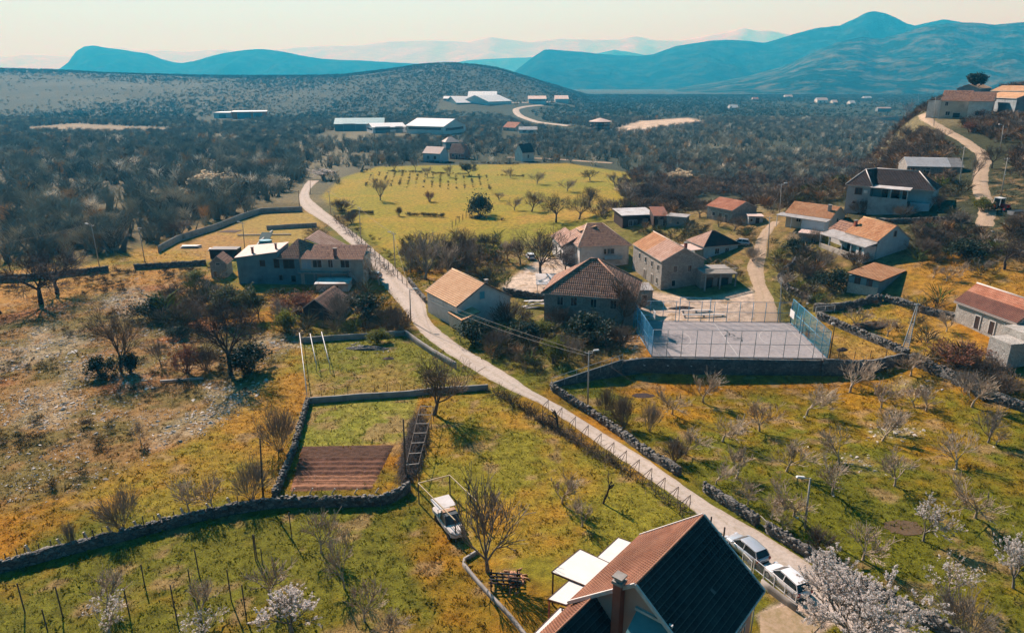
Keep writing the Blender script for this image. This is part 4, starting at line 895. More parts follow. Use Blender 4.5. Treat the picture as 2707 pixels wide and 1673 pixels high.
# ---- white villa
f = Fr((1533, 652), (1663, 647), (1534, 712), (1489, 618)); r = house(f, 'white_villa', 'two storey white villa with a patched tile roof and dormer')
walls(f, r, PL_WHITE, 'hip'); roof(f, r, 'hip', TILE_PINK, 3.6, ridge=(f.L * .30, f.L * .62), oe=.45, tl=.4)
ridge_caps(f, r, [((-.45, -.45, f.h), (f.L * .3, f.W / 2, f.h + 3.7)), ((f.L + .45, -.45, f.h), (f.L * .62, f.W / 2, f.h + 3.7)), ((f.L * .3, f.W / 2, f.h + 3.7), (f.L * .62, f.W / 2, f.h + 3.7))], TILE_PINK, .13)
roof_mesh('roof_overlay', [((-.3, -.47, f.h + .02), (f.L + .3, -.47, f.h + .02), (f.L * .62, f.W / 2, f.h + 3.76), (f.L * .3, f.W / 2, f.h + 3.76))], lambda a, b, z: f.M(a, b - .02, z + .02), TILE_OLD, r)['label'] = 'darker old tiles on the slope facing the viewer'
dm = MB(); dz = f.h + 1.5; dm.box(f.L * .16, f.L * .42, f.W * .42, f.W * .62, f.h, dz + .9, f.M); dw = dm.build('dormer', PL_CREAM, r)
roof_mesh('dormer_roof', [((f.L * .12, f.W * .38, dz + .85), (f.L * .12, f.W * .66, dz + .85), (f.L * .46, f.W * .66, dz + 1.9), (f.L * .46, f.W * .38, dz + 1.9))], f.M, TILE_PEACH, r)
rb = MB(); rb.box(-2.6, .3, f.W * .35, f.W + 2, -.5, f.h - .8, f.M); rb.build('side_wing', PL_WHITE, r)
roof_mesh('side_roof', [((-3.0, f.W * .33, f.h - .9), (-3.0, f.W + 2.3, f.h - .9), (.6, f.W + 2.3, f.h + 1.1), (.6, f.W * .33, f.h + 1.1))], f.M, TILE_PINK, r)
for s_, ww in ((f.L * .52, .7), (f.L * .58, .7), (f.L * .66, .9)): window(f, r, 'F', s_, f.h - 1.9, ww, 1.15, FR_WHITE, 0)
bl = MB(); bl.box(f.L * .48, f.L * .84, -1.2, 0, f.h - 3.05, f.h - 2.9, f.M); bo = bl.build('balcony', M_CONC, r)
bp = MB(); bp.box(f.L * .48, f.L * .84, -1.2, -1.12, f.h - 2.9, f.h - 2.1, f.M); bp.build('balcony_panel', mat('pale_blue_panel', (.32, .48, .58), None, 3), bo)
for a in (.15, f.L - .15): MB().tube(f.M(a, -.1, 0), f.M(a, -.1, f.h), .06).build('downpipe', FASCIA, r)
for s_ in (2.5, 6.5, 10.5): window(f, r, 'L', s_, f.h - 2, .8, 1.2, FR_WHITE, 0)
for s_ in (f.W * .5, f.W * .8): window(f, r, 'L', s_, 1.0, 1.0, 1.8, FR_STONE, 0, 2.6)
# ---- two storey stone house with terrace annexe
f = Fr((1751, 690), (1675, 644), (1748, 767), (1854, 680)); r = house(f, 'stone_house', 'two storey grey stone house with a half patched tile roof')
walls(f, r, ST_HOUSE, 'gable', 2.4); roof(f, r, 'gable', TILE_PINK, 2.4, a1=f.L * .52, og=.2, oe=.3); roof(f, r, 'gable', TILE_ORANGE, 2.34, a0=f.L * .53, og=.0, oe=.3, name='roof')['label'] = 'darker orange half of the roof'
ridge_caps(f, r, [((-.2, f.W / 2, f.h + 2.5), (f.L + .2, f.W / 2, f.h + 2.5))], TILE_PINK, .11)
for s_, z_ in ((f.W * .32, 3.6), (f.W * .66, 3.6), (f.W * .30, .7)): window(f, r, 'L', s_, z_, .75, 1.15, FR_STONE, 0)
for s_ in (1.8, 5, 8.5, 12): window(f, r, 'F', s_, 3.6, .7, 1.1, FR_STONE, 0)
for s_ in (2.0,): window(f, r, 'F', s_, .9, .6, 1.1, FR_STONE, 0)
for s_ in (4.6, 8.6): door(f, r, 'F', s_, .95, 2.0, WOOD_OLD)
chimney(f, r, .5, f.W * .55, f.h + 1.6, f.h + 3.3, .5)
g2 = Fr((1862, 724), (1946, 722), (1862, 770), W=6.5); r = house(g2, 'terrace_annexe', 'dark open annexe with a railed flat terrace beside the stone house', 'annexe')
walls(g2, r, ST_HOUSE, 'flat', b0=1.6); flat_slab(g2, r, -.1, g2.L + .2, -.3, g2.W, g2.h + .1, M_CONC, .25, 'terrace_slab')
for a in (.2, g2.L * .5, g2.L - .1): MB().box(a, a + .25, -.15, .1, -.5, g2.h - .15, g2.M).build('pillar', PL_GREY, r)
for a, ww in ((1.6, 1.4), (4.5, 1.9)): door(g2, r, 'F', a, ww, 2.1, GLASS, 0, FR_BROWN, off=-1.6)
rl = MB()
for k in range(int(g2.L / .22)): rl.bar(g2.M(.1 + k * .22, -.2, g2.h + .1), g2.M(.1 + k * .22, -.2, g2.h + .95), .07)
rl.bar(g2.M(0, -.2, g2.h + 1.0), g2.M(g2.L + .1, -.2, g2.h + 1.0), .12); rl.build('balustrade', mat('cream_paint', (.62, .56, .46), None, 4), r)
rl = MB()
for k in range(int(g2.W / .5)): rl.bar(g2.M(g2.L + .1, -.2 + k * .5, g2.h + .1), g2.M(g2.L + .1, -.2 + k * .5, g2.h + .95), .05)
rl.bar(g2.M(g2.L + .1, -.2, g2.h + 1.0), g2.M(g2.L + .1, g2.W, g2.h + 1.0), .08); rl.build('side_railing', WOOD_OLD, r)
# ---- small hip roofed bungalow
f = Fr((1863, 651), (1951, 644), (1861, 686), (1828, 634)); r = house(f, 'bungalow', 'small pale bungalow with a pyramid roof, its sunlit slope painted pinkish and the shaded one dark')
walls(f, r, PL_PALE, 'hip'); roof(f, r, 'hip', TILE_DARK, 2.5, ridge=(f.L * .45, f.L * .5), oe=.4)  # sunlit and shaded slopes get separate pale and dark tile colours
roof_mesh('roof_overlay', [((-.42, f.W + .42, f.h - .1), (-.42, -.42, f.h - .1), (f.L * .45, f.W / 2, f.h + 2.6), (f.L * .45, f.W / 2, f.h + 2.6))], lambda a, b, z: f.M(a - .02, b, z + .03), TILE_PINK, r)['label'] = 'slope facing the sun, its light painted pale pinkish into the tiles'
ridge_caps(f, r, [((-.4, -.4, f.h - .05), (f.L * .45, f.W / 2, f.h + 2.62)), ((f.L + .4, -.4, f.h - .05), (f.L * .5, f.W / 2, f.h + 2.62))], TILE_DARK, .1)
window(f, r, 'F', f.L * .38, 1.0, 1.0, 1.2); window(f, r, 'F', f.L * .68, 1.1, .9, 1.0); window(f, r, 'L', f.W * .5, 1, .9, 1.1)
g3 = Fr((1836, 656), (1862, 656), (1838, 684), W=3.5); flat_slab(g3, r, 0, 0, 0, 0, 0, M_CONC) if 0 else None
fm = f; pr = MB(); pr.slab([f.M(-3.2, .2, 2.2), f.M(-.02, .2, 2.3), f.M(-.02, f.W * .8, 2.5), f.M(-3.2, f.W * .8, 2.4)], .1); pr.build('porch_roof', SHEET_PINK, r)
for b_ in (.35, f.W * .75): MB().bar(f.M(-3.1, b_, 2.2), f.M(-3.1, b_, -.4), .12).build('porch_post', M_WHITE, r)
# ---- kiosk, lean-to, boards by the court
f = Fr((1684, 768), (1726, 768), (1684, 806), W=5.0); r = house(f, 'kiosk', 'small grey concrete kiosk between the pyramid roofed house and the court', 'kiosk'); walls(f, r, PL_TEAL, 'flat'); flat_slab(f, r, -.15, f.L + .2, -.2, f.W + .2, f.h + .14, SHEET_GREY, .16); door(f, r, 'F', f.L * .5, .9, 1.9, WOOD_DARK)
f = Fr((1418, 752), (1480, 752), (1418, 775), W=6.5); r = empty('carport', f.O, 'pale sheet roofed carport beside the pyramid roofed house', 'carport'); flat_slab(f, r, 0, f.L + 2, 0, f.W, f.h, SHEET_PALE, .1, slope=.5)
for a, b in ((.2, .2), (f.L + 1.8, .2), (.2, f.W - .2), (f.L + 1.8, f.W - .2)): MB().bar(f.M(a, b, -.3), f.M(a, b, f.h - .05), .1).build('post', M_GALV, r)
g = G(1418, 812); r = empty('board_pile', g, 'tumbled pile of white boards at the left corner of the pyramid roofed house', 'boards'); rg = np.random.default_rng(8)
for k in range(9):
    a, z = rg.uniform(-.5, .5), .12 + .13 * k; c, s_ = math.cos(a), math.sin(a); o_ = rg.normal(0, .6, 2)
    MB().slab([(o_[0] + x * c - y * s_, o_[1] + x * s_ + y * c, z + (.35 if x > 0 else 0)) for x, y in ((-1.4, -.3), (1.4, -.3), (1.4, .3), (-1.4, .3))], .06).build('board', SHEET_PALE, r)
for k, (px, py, w_, lab) in enumerate(((1860, 838, 7.5, 'long pale concrete bench behind the far court fence'), (1840, 826, 5.5, 'second pale concrete bench further behind the far court fence'))):
    g = G(px, py); r = empty('bench', g, lab, 'bench'); MB().box(-w_ / 2, w_ / 2, -.25, .25, .38, .5).build('seat', FASCIA, r)
    for x in (-w_ / 2 + .4, 0, w_ / 2 - .4): MB().box(x - .12, x + .12, -.2, .2, -.2, .38).build('leg', M_CONC, r)
f = Fr((2112, 616), (2170, 622), (2112, 640), W=4); r = house(f, 'stone_shed', 'low grey stone shed with a pink slab roof under the pale blue porch', 'shed'); walls(f, r, ST_HOUSE, 'flat'); flat_slab(f, r, -.2, f.L + .2, -.2, f.W, f.h + .14, SHEET_PINK, .18); door(f, r, 'F', f.L * .7, .8, 1.5, WOOD_DARK)
# ---- dark sheds behind the villa
f = Fr((1647, 570), (1729, 567), (1647, 604), W=7); r = house(f, 'shed', 'dark plank shed with a pale sheet roof behind the stone house', 'shed'); walls(f, r, WOOD_DARK, 'mono', .5); flat_slab(f, r, -.5, f.L + .4, -.5, f.W + .3, f.h + .1, SHEET_PALE, .1, slope=.55)
for s_ in (2.2, 3.4): window(f, r, 'F', s_, .6, .9, 1.4, PL_BLUE, 1)
door(f, r, 'F', 6.2, 1.2, 2.2, PL_GREY)
f = Fr((1729, 571), (1764, 571), (1729, 602), W=6); r = house(f, 'shed', 'low dark shed with a rusty red sheet roof', 'shed'); walls(f, r, WOOD_DARK, 'mono', 1.0); flat_slab(f, r, -.2, f.L + .3, -.4, f.W + .3, f.h + .1, SHEET_RUST, .08, slope=1.2); door(f, r, 'F', 1.8, .9, 1.9, PL_GREY)
f = Fr((1764, 571), (1813, 575), (1764, 600), W=4); r = house(f, 'shed', 'low grey shed with a flat pale edge roof at the end of the shed row', 'shed'); walls(f, r, PL_GREY, 'mono', .1); flat_slab(f, r, -.3, f.L + .3, -.4, f.W + .3, f.h + .1, SHEET_GREY, .15); window(f, r, 'F', f.L * .6, .9, .7, .7, FR_STONE, 0)
# ---- red roofed shed, hut
f = Fr((1936, 556), (1871, 543), (1936, 590), (1974, 543)); r = house(f, 'red_roofed_shed', 'small stone barn with a bright red tile roof by the scrub', 'barn'); walls(f, r, ST_HOUSE, 'gable', 1.7); roof(f, r, 'gable', TILE_RED, 1.7)
window(f, r, 'F', f.L * .72, .9, .9, .9, FR_STONE, 0); door(f, r, 'F', f.L * .45, 1.0, 1.9, WOOD_OLD); door(f, r, 'F', f.L * .2, .9, 1.8, WOOD_OLD)
f = Fr((1980, 572), (2018, 573), (1980, 594), W=3.2); r = house(f, 'hut', 'little flat roofed grey hut at the top of the gravel track', 'hut'); walls(f, r, PL_GREY, 'flat'); flat_slab(f, r, -.2, f.L + .2, -.3, f.W + .2, f.h + .12, SHEET_PINK, .16); door(f, r, 'F', f.L * .62, .9, 1.7, WOOD_DARK); window(f, r, 'F', f.L * .2, .8, .5, .6, FR_STONE, 0)
# ---- house with the pale blue porch
f = Fr((2195, 577), (2080, 561), (2195, 608), (2234, 566)); r = house(f, 'tiled_cottage', 'cottage with mottled orange tiles and a pale blue porch block'); walls(f, r, PL_CREAM, 'gable', 2.0); roof(f, r, 'gable', TILE_ORANGE, 2.0, og=.3)
flat_slab(f, r, -.4, f.L + 1.2, -2.6, .1, f.h - .45, SHEET_GREY, .12, 'porch_roof', slope=.35)
MB().box(.1, f.L * .52, -2.3, -.02, -.8, f.h - .6, f.M).build('porch_block', PL_BLUE, r); window(f, r, 'F', f.L * .7, .8, 1.0, 1.0); 
for a in (f.L * .75, f.L + .9): MB().bar(f.M(a, -2.4, f.h - .5), f.M(a, -2.4, -.5), .12).build('porch_post', M_WHITE, r)
chimney(f, r, 1.3, f.W * .28, f.h, f.h + 2.4, .6, M_CONC); window(f, r, 'L', f.W * .5, f.h - 1.4, .7, .9, FR_STONE, 0)
# ---- orange roofed house with the long grey veranda
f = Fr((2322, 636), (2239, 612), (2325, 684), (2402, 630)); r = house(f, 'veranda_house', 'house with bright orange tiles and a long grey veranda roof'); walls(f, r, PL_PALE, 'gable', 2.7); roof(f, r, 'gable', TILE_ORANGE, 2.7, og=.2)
ridge_caps(f, r, [((-.2, f.W / 2, f.h + 2.8), (f.L + .2, f.W / 2, f.h + 2.8))], TILE_ORANGE, .1)
walls(f, r, PL_WHITE, 'gable', 1.6, h=f.h - .4, a0=f.L + .05, a1=f.L + 5.2, b0=.2, b1=f.W * .72, name='old_wing'); roof(f, r, 'gable', TILE_OLD, 1.6, h=f.h - .4, a0=f.L + .1, a1=f.L + 5.2, b0=.2, b1=f.W * .72, name='old_roof')
flat_slab(f, r, -.3, f.L + 4.2, -3.0, .1, f.h - 1.1, SHEET_GREY, .14, 'veranda_roof', slope=.8)
MB().box(.2, 2.4, -2.6, -.02, -.8, f.h - 1.15, f.M).build('veranda_room', PL_WHITE, r); window(f, r, 'F', 1.3, 1.0, .45, 1.0, FR_BROWN, 0, 2.6)
for a in (3.6, 6.2, f.L + 1.2, f.L + 4): MB().box(a, a + .25, -2.8, -2.55, -.8, f.h - 1.15, f.M).build('veranda_post', PL_GREY, r)
MB().box(2.5, f.L + 4.1, -2.9, -2.7, -.8, .5, f.M).build('veranda_parapet', PL_CREAM, r)
for a in (4.4, 7.5): door(f, r, 'F', a, 1.0, 2.0, WOOD_DARK)
window(f, r, 'L', f.W * .5, f.h + .6, .6, 1.1, FR_STONE, 0, pane=WOOD_DARK); chimney(f, r, f.L - .4, f.W * .2, f.h, f.h + 2.2, .5); window(f, r, 'R', f.W * .3, 1.2, .5, .9, FR_BROWN, 0, 5.2)
# ---- small shed with tilted orange roof
f = Fr((2325, 741), (2390, 714), (2325, 782), W=5.2); r = house(f, 'tilted_roof_shed', 'square plastered shed under a single tilted orange tile roof', 'shed')
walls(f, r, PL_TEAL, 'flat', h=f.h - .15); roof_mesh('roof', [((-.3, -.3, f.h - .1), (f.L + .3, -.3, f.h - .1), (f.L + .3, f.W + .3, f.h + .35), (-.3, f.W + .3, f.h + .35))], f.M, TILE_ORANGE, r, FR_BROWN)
for s_ in (f.W * .3, f.W * .7): window(f, r, 'L', s_, 1.5, .8, 1.0, WOOD_DARK, 1)
MB().box(-.06, .0, 0, f.W, -.8, 1.4, f.M).build('stone_base', ST_PALE, r)
# ---- long stone house at the right edge
f = Fr((2531, 795), (2691, 853), (2539, 844), W=6.5); r = house(f, 'long_stone_house', 'long pale stone house with a dark red tile roof at the right edge'); walls(f, r, ST_PALE, 'gable', 2.5); roof(f, r, 'gable', TILE_RED, 2.5, og=.3); 
roof_mesh('roof_overlay', [((-.2, -.36, f.h - .05), (f.L + .2, -.36, f.h - .05), (f.L + .2, f.W * .26, f.h + 1.4), (-.2, f.W * .26, f.h + 1.4))], lambda a, b, z: f.M(a, b - .03, z + .05), tile_mat('dark_red_tile', (.17, .065, .045), (.12, .05, .036), (.21, .09, .06)), r)['label'] = 'darker lower half of the roof'
ridge_caps(f, r, [((-.3, f.W / 2, f.h + 2.62), (f.L + .3, f.W / 2, f.h + 2.62))], FASCIA, .11)
for s_ in (f.L * .40, f.L * .64): door(f, r, 'F', s_, .85, 1.9, WOOD_DARK, 0, PL_WHITE)
MB().tube(f.M(f.L * .83, -.1, f.h), f.M(f.L * .83, -.1, -.4), .06).build('downpipe', M_GALV, r)
MB().box(f.L + .02, f.L + 5, -2.5, f.W, -1, f.h - .2, f.M).build('end_block', ST_PALE, r); MB().box(f.L + 1.2, f.L + 4.6, -5.6, -2.6, -1.5, 1.9, f.M).build('lower_outbuilding', ST_PALE, r); 
# ---- two storey house with a dark hipped roof
f = Fr((2303, 492), (2242, 487), (2298, 562), W=9); L0 = f.L
# frame re-origined so that a runs left to right
f = NF(f.world(f.L, 0), -f.u, f.v, 16.5, 9.0, f.h); r = house(f, 'dark_roofed_house', 'tall grey two storey house with a dark brown hipped roof on the slope')
walls(f, r, PL_GREY, 'flat', a1=L0, name='wing_wall'); walls(f, r, PL_PALE, 'flat', a0=L0 + .02, b0=2.6, name='wall')
roof(f, r, 'hip', TILE_DARK, 3.2, a0=0, a1=16.5, b0=1.8, b1=9, ridge=(4.2, 12.6), oe=.45, under=FASCIA)
roof_mesh('wing_roof', [((-.45, -.45, f.h - .1), (L0 + .45, -.45, f.h - .1), (L0 * .5, 3.6, f.h + 3.0), (L0 * .5, 3.6, f.h + 3.0)), ((L0 + .45, -.45, f.h - .1), (L0 + .45, 2.2, f.h - .1), (L0 * .9, 5.3, f.h + 3.25), (L0 * .5, 3.6, f.h + 3.0)), ((-.45, 2.2, f.h - .1), (-.45, -.45, f.h - .1), (L0 * .5, 3.6, f.h + 3.0), (L0 * .8, 5.3, f.h + 3.25))], f.M, TILE_DARK, r)
ridge_caps(f, r, [((-.45, -.45, f.h), (L0 * .5, 3.6, f.h + 3.1)), ((L0 + .45, -.45, f.h), (L0 * .5, 3.6, f.h + 3.1)), ((4.2, 5.4, f.h + 3.3), (12.6, 5.4, f.h + 3.3)), ((12.6, 5.4, f.h + 3.3), (16.9, 1.4, f.h)), ((L0 * .5, 3.6, f.h + 3.1), (4.2, 5.4, f.h + 3.3))], FASCIA, .1)
window(f, r, 'F', L0 * .5, f.h - 2.0, 1.3, 1.3, FR_BROWN, 1); window(f, r, 'F', L0 * .38, 1.7, .7, .6, FR_STONE, 0); window(f, r, 'F', L0 * .72, 1.7, .9, .6, FR_STONE, 0)
MB().box(L0 * .74, L0 * .9, -.35, 0, f.h - 1.6, f.h - 1.0, f.M).build('air_conditioner', M_WHITE, r)
for s_, ww in ((7.2, 1.2), (9.2, 1.8), (11.2, 1.0)): door(f, r, 'F', s_, ww, 2.1, GLASS, f.h - 2.7, FR_WHITE, off=-2.6, name='balcony_door')
flat_slab(f, r, L0 + .05, 12.6, -1.0, 2.6, f.h - .15, SHEET_PALE, .12, 'balcony_roof', slope=.4); MB().box(L0 + .05, 12.4, -1.0, 2.6, -.8, f.h - 3.0, f.M).build('balcony_base', PL_GREY, r)
rl = MB(); rl.box(L0 + .1, 12.4, -1.0, -.92, f.h - 3.0, f.h - 2.1, f.M); rl.build('balcony_parapet', PL_GREY, r)
for a in (9.0, 12.2): MB().tube(f.M(a, -.9, f.h - 2.9), f.M(a, -.9, f.h - .2), .07).build('balcony_post', M_WHITE, r)
MB().box(12.7, 16.4, .8, 2.55, -.8, f.h - 2.9, f.M).build('side_block', PL_BLUE, r)
# ---- grey barn, hilltop houses
f = Fr((2399, 438), (2547, 441), (2403, 470), W=6.5); r = house(f, 'grey_barn', 'long dark stone barn with a white and grey sheet roof', 'barn'); walls(f, r, ST_HOUSE, 'gable', 1.7)
roof(f, r, 'gable', mat('white_sheet_roof', (.70, .68, .66), (.58, .56, .54), .9, .6), 1.7, a1=f.L * .77, og=.1); roof(f, r, 'gable', SHEET_GREY, 1.66, a0=f.L * .78, og=.1)
for s_ in (f.L * .1, f.L * .38, f.L * .72): window(f, r, 'F', s_, f.h - 1.1, .9, .6, FR_STONE, 0)
door(f, r, 'F', f.L * .36, 1.2, 2.0, WOOD_DARK); window(f, r, 'F', f.L * .62, .5, .8, 1.0, FR_STONE, 0)
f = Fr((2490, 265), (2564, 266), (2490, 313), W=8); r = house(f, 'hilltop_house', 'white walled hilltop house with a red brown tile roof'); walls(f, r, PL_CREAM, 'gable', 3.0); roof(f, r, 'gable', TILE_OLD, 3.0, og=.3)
MB().box(-.35, -.02, -.1, f.W + .1, -.8, f.h + .2, f.M).build('gable_render', PL_WHITE, r)
walls(f, r, PL_WHITE, 'gable', 2.6, h=f.h, a0=f.L + .05, a1=f.L + 6.6, b0=-1.6, b1=6, name='right_wing'); roof(f, r, 'gable', TILE_OLD, 2.6, h=f.h, a0=f.L + .05, a1=f.L + 6.6, b0=-1.6, b1=6, name='right_roof', og=.2)
MB().box(-4.2, -.4, 2, f.W + 3, -.8, f.h - .2, f.M).build('left_wing', PL_WHITE, r); roof_mesh('left_roof', [((-4.6, 1.6, f.h - .3), (-4.6, f.W + 3.4, f.h - .3), (-.2, f.W + 3.4, f.h + 1.6), (-.2, 1.6, f.h + 1.6))], f.M, TILE_RED, r)
window(f, r, 'F', 1.6, f.h - 1.8, .8, 1.2, FR_WHITE); window(f, r, 'F', 2.4, 1.0, 1.2, 1.2, FR_WHITE); door(f, r, 'F', f.L * .62, 2.0, 1.4, GLASS, .4); window(f, r, 'F', f.L + 3.6, 1.2, 2.6, 1.3, FR_STONE, 0, 1.6)
f = Fr((2622, 240), (2760, 242), (2622, 262), W=9); r = house(f, 'ridge_house', 'orange roofed house half hidden on the ridge behind the white hilltop house'); walls(f, r, PL_CREAM, 'gable', 1.7); roof(f, r, 'gable', TILE_PEACH, 1.7); window(f, r, 'F', 3, 1, .9, 1.0)
f = Fr((2588, 234), (2620, 232), (2588, 258), W=7); r = house(f, 'ridge_cottage', 'small orange roofed gable next to the dark conifer on the ridge'); walls(f, r, PL_GREY, 'gable', 1.4); roof(f, r, 'gable', TILE_PEACH, 1.4); window(f, r, 'F', 2, 1, .9, 1.0)
f = Fr((2676, 257), (2760, 260), (2668, 287), W=8); r = house(f, 'edge_house', 'dark walled house with a flat orange roof cut by the right edge on the hilltop'); walls(f, r, PL_GREY, 'gable', 1.6); roof(f, r, 'gable', TILE_PEACH, 1.6); MB().box(-.4, -.02, -.2, f.W, -.8, f.h + .3, f.M).build('gable_render', PL_WHITE, r); window(f, r, 'F', 4, 1, 1, 1)
f = Fr((2321, 312), (2378, 310), (2321, 324), W=6); r = house(f, 'ruin', 'roofless dark stone ruin at the top of the brown scrub', 'ruin'); w = MB()
w.box(0, f.L, 0, .5, -.6, f.h, f.M); w.box(0, f.L, f.W - .5, f.W, -.6, f.h + .6, f.M); w.box(0, .5, .52, f.W - .52, -.6, f.h + .2, f.M); w.box(f.L - .5, f.L, .52, f.W - .52, -.6, f.h - .4, f.M); w.build('wall', ST_HOUSE, r); window(f, r, 'F', f.L * .4, .5, .8, 1, FR_STONE, 0)
f = Fr((2321, 287), (2356, 287), (2321, 296), W=7); r = house(f, 'ridge_shed', 'low shed with a pale sheet roof beyond the roofless ruin', 'shed'); walls(f, r, PL_GREY, 'gable', 1.5); roof(f, r, 'gable', SHEET_PINK, 1.5)
# ---- farmhouse on the left of the road
f = Fr((624, 681), (958, 684), (640, 750), W=7.0); r = house(f, 'farmhouse', 'long two storey farmhouse with several joined old tile roofs beside the road')
L_ = f.L; k1, k2 = L_ * .33, L_ * .50
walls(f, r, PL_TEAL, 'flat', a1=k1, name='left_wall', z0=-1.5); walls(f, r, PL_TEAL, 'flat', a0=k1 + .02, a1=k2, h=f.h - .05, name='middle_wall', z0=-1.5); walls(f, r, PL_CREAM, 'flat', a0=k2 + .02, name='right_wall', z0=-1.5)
MB().slab([f.M(-.3, -.3, f.h + .05), f.M(k1, -.3, f.h + 1.35), f.M(k1, f.W + .4, f.h + 1.75), f.M(-.3, f.W + .4, f.h + .9)], .12).build('left_roof', SHEET_PINK, r)
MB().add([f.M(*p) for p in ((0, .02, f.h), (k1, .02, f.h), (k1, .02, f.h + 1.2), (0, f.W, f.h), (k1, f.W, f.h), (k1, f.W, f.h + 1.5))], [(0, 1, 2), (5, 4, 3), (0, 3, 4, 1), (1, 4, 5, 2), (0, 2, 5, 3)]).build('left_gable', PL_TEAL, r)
mid_a = (k1 + k2) / 2 + 1.0
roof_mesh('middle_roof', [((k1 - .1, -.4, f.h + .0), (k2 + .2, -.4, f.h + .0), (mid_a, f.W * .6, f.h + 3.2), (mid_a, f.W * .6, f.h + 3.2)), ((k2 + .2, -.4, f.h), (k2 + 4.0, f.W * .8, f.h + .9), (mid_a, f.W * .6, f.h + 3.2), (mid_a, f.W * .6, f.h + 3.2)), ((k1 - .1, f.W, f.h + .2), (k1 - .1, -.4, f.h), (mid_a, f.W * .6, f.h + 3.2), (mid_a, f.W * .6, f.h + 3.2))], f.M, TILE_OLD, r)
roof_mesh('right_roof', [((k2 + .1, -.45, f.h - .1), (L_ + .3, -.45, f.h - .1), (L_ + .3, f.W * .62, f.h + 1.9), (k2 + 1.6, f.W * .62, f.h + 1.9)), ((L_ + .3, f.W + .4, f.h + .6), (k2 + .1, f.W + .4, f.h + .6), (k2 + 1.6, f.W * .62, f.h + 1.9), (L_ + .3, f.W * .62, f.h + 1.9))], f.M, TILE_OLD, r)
MB().box(k1, k2 + 6.5, f.W + .05, f.W + 6.2, -.8, f.h - 1.0, f.M).build('rear_wing', PL_CREAM, r)
roof_mesh('rear_roof', [((k2 + 7.0, f.W - .3, f.h - .6), (k2 + 7.0, f.W + 6.6, f.h - .6), (mid_a + 1.5, f.W + 6.6, f.h + 3.1), (mid_a + 1.5, f.W * .62, f.h + 3.1)), ((k1 - .4, f.W + 6.6, f.h - .4), (k1 - .4, f.W * .7, f.h - .4), (mid_a + 1.5, f.W * .62, f.h + 3.1), (mid_a + 1.5, f.W + 6.6, f.h + 3.1))], f.M, TILE_PINK, r)
chimney(f, r, L_ * .115, f.W * .2, f.h + .2, f.h + 1.8, .4, BRICK); chimney(f, r, L_ * .29, f.W * .35, f.h + 1.2, f.h + 2.4, .35, BRICK); chimney(f, r, L_ * .785, f.W * .05, f.h - .1, f.h + 2.0, .6, BRICK)
window(f, r, 'F', L_ * .205, f.h - 1.7, .9, 1.1, FR_BROWN, 0); window(f, r, 'F', L_ * .318, f.h - 2.0, .9, 1.7, FR_BROWN, 0); window(f, r, 'F', L_ * .415, f.h - 2.1, 2.1, 1.7, FR_BROWN, 1)
for a in (.555,): window(f, r, 'F', L_ * a, f.h - 2.2, 1.9, 1.9, FR_WHITE, 1, pane=PL_BLUE)
for a, ww in ((.64, 1.8), (.86, 1.8)): window(f, r, 'F', L_ * a, f.h - 1.9, ww, 1.5, FR_WHITE, 1)
window(f, r, 'F', L_ * .745, f.h - 1.9, .9, 1.6, FR_WHITE, 1)
window(f, r, 'F', L_ * .34, .9, .5, 1.0, WOOD_OLD, 0); window(f, r, 'F', L_ * .44, .6, .8, 1.2, WOOD_OLD, 0)
bl = MB(); bl.box(k2, L_ * .9, -1.5, -.02, f.h - 2.9, f.h - 2.7, f.M); bo = bl.build('balcony', M_CONC, r)
rl = MB()
for z_ in (f.h - 1.8, f.h - 2.3): rl.tube(f.M(k2, -1.45, z_), f.M(L_ * .9, -1.45, z_), .045)
for k in range(9): q = k2 + (L_ * .9 - k2) * k / 8; rl.tube(f.M(q, -1.45, f.h - 2.7), f.M(q, -1.45, f.h - 1.8), .03)
rl.build('balcony_railing', M_GALV, bo)
for a in (.62, .75, .89): MB().box(L_ * a, L_ * a + .25, -1.4, -1.15, -1, f.h - 2.9, f.M).build('balcony_pillar', PL_GREY, r)
MB().bar(f.M(L_ * .9, -1.2, f.h - 2.8), f.M(L_ * 1.0, -1.2, .0), .9, .25).build('outside_stair', M_CONC, r)
MB().box(k2 + .8, k2 + 3.4, -.06, -.0, -.6, 2.3, f.M).build('garage_door', mat('teal_sheet_door', (.16, .30, .30), (.2, .34, .34), 2), r)
f = Fr((597, 695), (554, 696), (597, 733), W=4.2); r = house(f, 'stone_hut', 'tiny gabled stone hut with a mossy tile roof left of the farmhouse', 'hut')
gm = lambda a, b, z: f.M(a, b, z); w = MB(); pts = [(0, -.6), (f.L, -.6), (f.L, f.h), (f.L / 2, f.h + 1.5), (0, f.h)]
vv = [f.M(a, b, z) for b in (0, f.W) for a, z in pts]; w.add(vv, [(0, 1, 2, 3, 4), (9, 8, 7, 6, 5)] + [(i, (i + 1) % 5, 5 + (i + 1) % 5, 5 + i) for i in range(5)]); w.build('wall', ST_HOUSE, r)
roof_mesh('roof', [((-.3, f.W + .3, f.h - .25), (-.3, -.25, f.h - .25), (f.L / 2, -.25, f.h + 1.6), (f.L / 2, f.W + .3, f.h + 1.6)), ((f.L + .3, -.25, f.h - .25), (f.L + .3, f.W + .3, f.h - .25), (f.L / 2, f.W + .3, f.h + 1.6), (f.L / 2, -.25, f.h + 1.6))], f.M, TILE_OLD, r); window(f, r, 'F', f.L / 2, f.h - .4, .8, .35, FR_STONE, 0); door(f, r, 'F', f.L * .75, .6, 1.4, WOOD_OLD)
f = Fr((553, 660), (625, 660), (553, 684), W=3); r = house(f, 'container_shed', 'black corrugated container shed between the hut and the garden', 'container'); c = MB()
for k in range(28): c.box(f.L * k / 28, f.L * (k + .5) / 28, -.05, .0, 0, f.h, f.M)
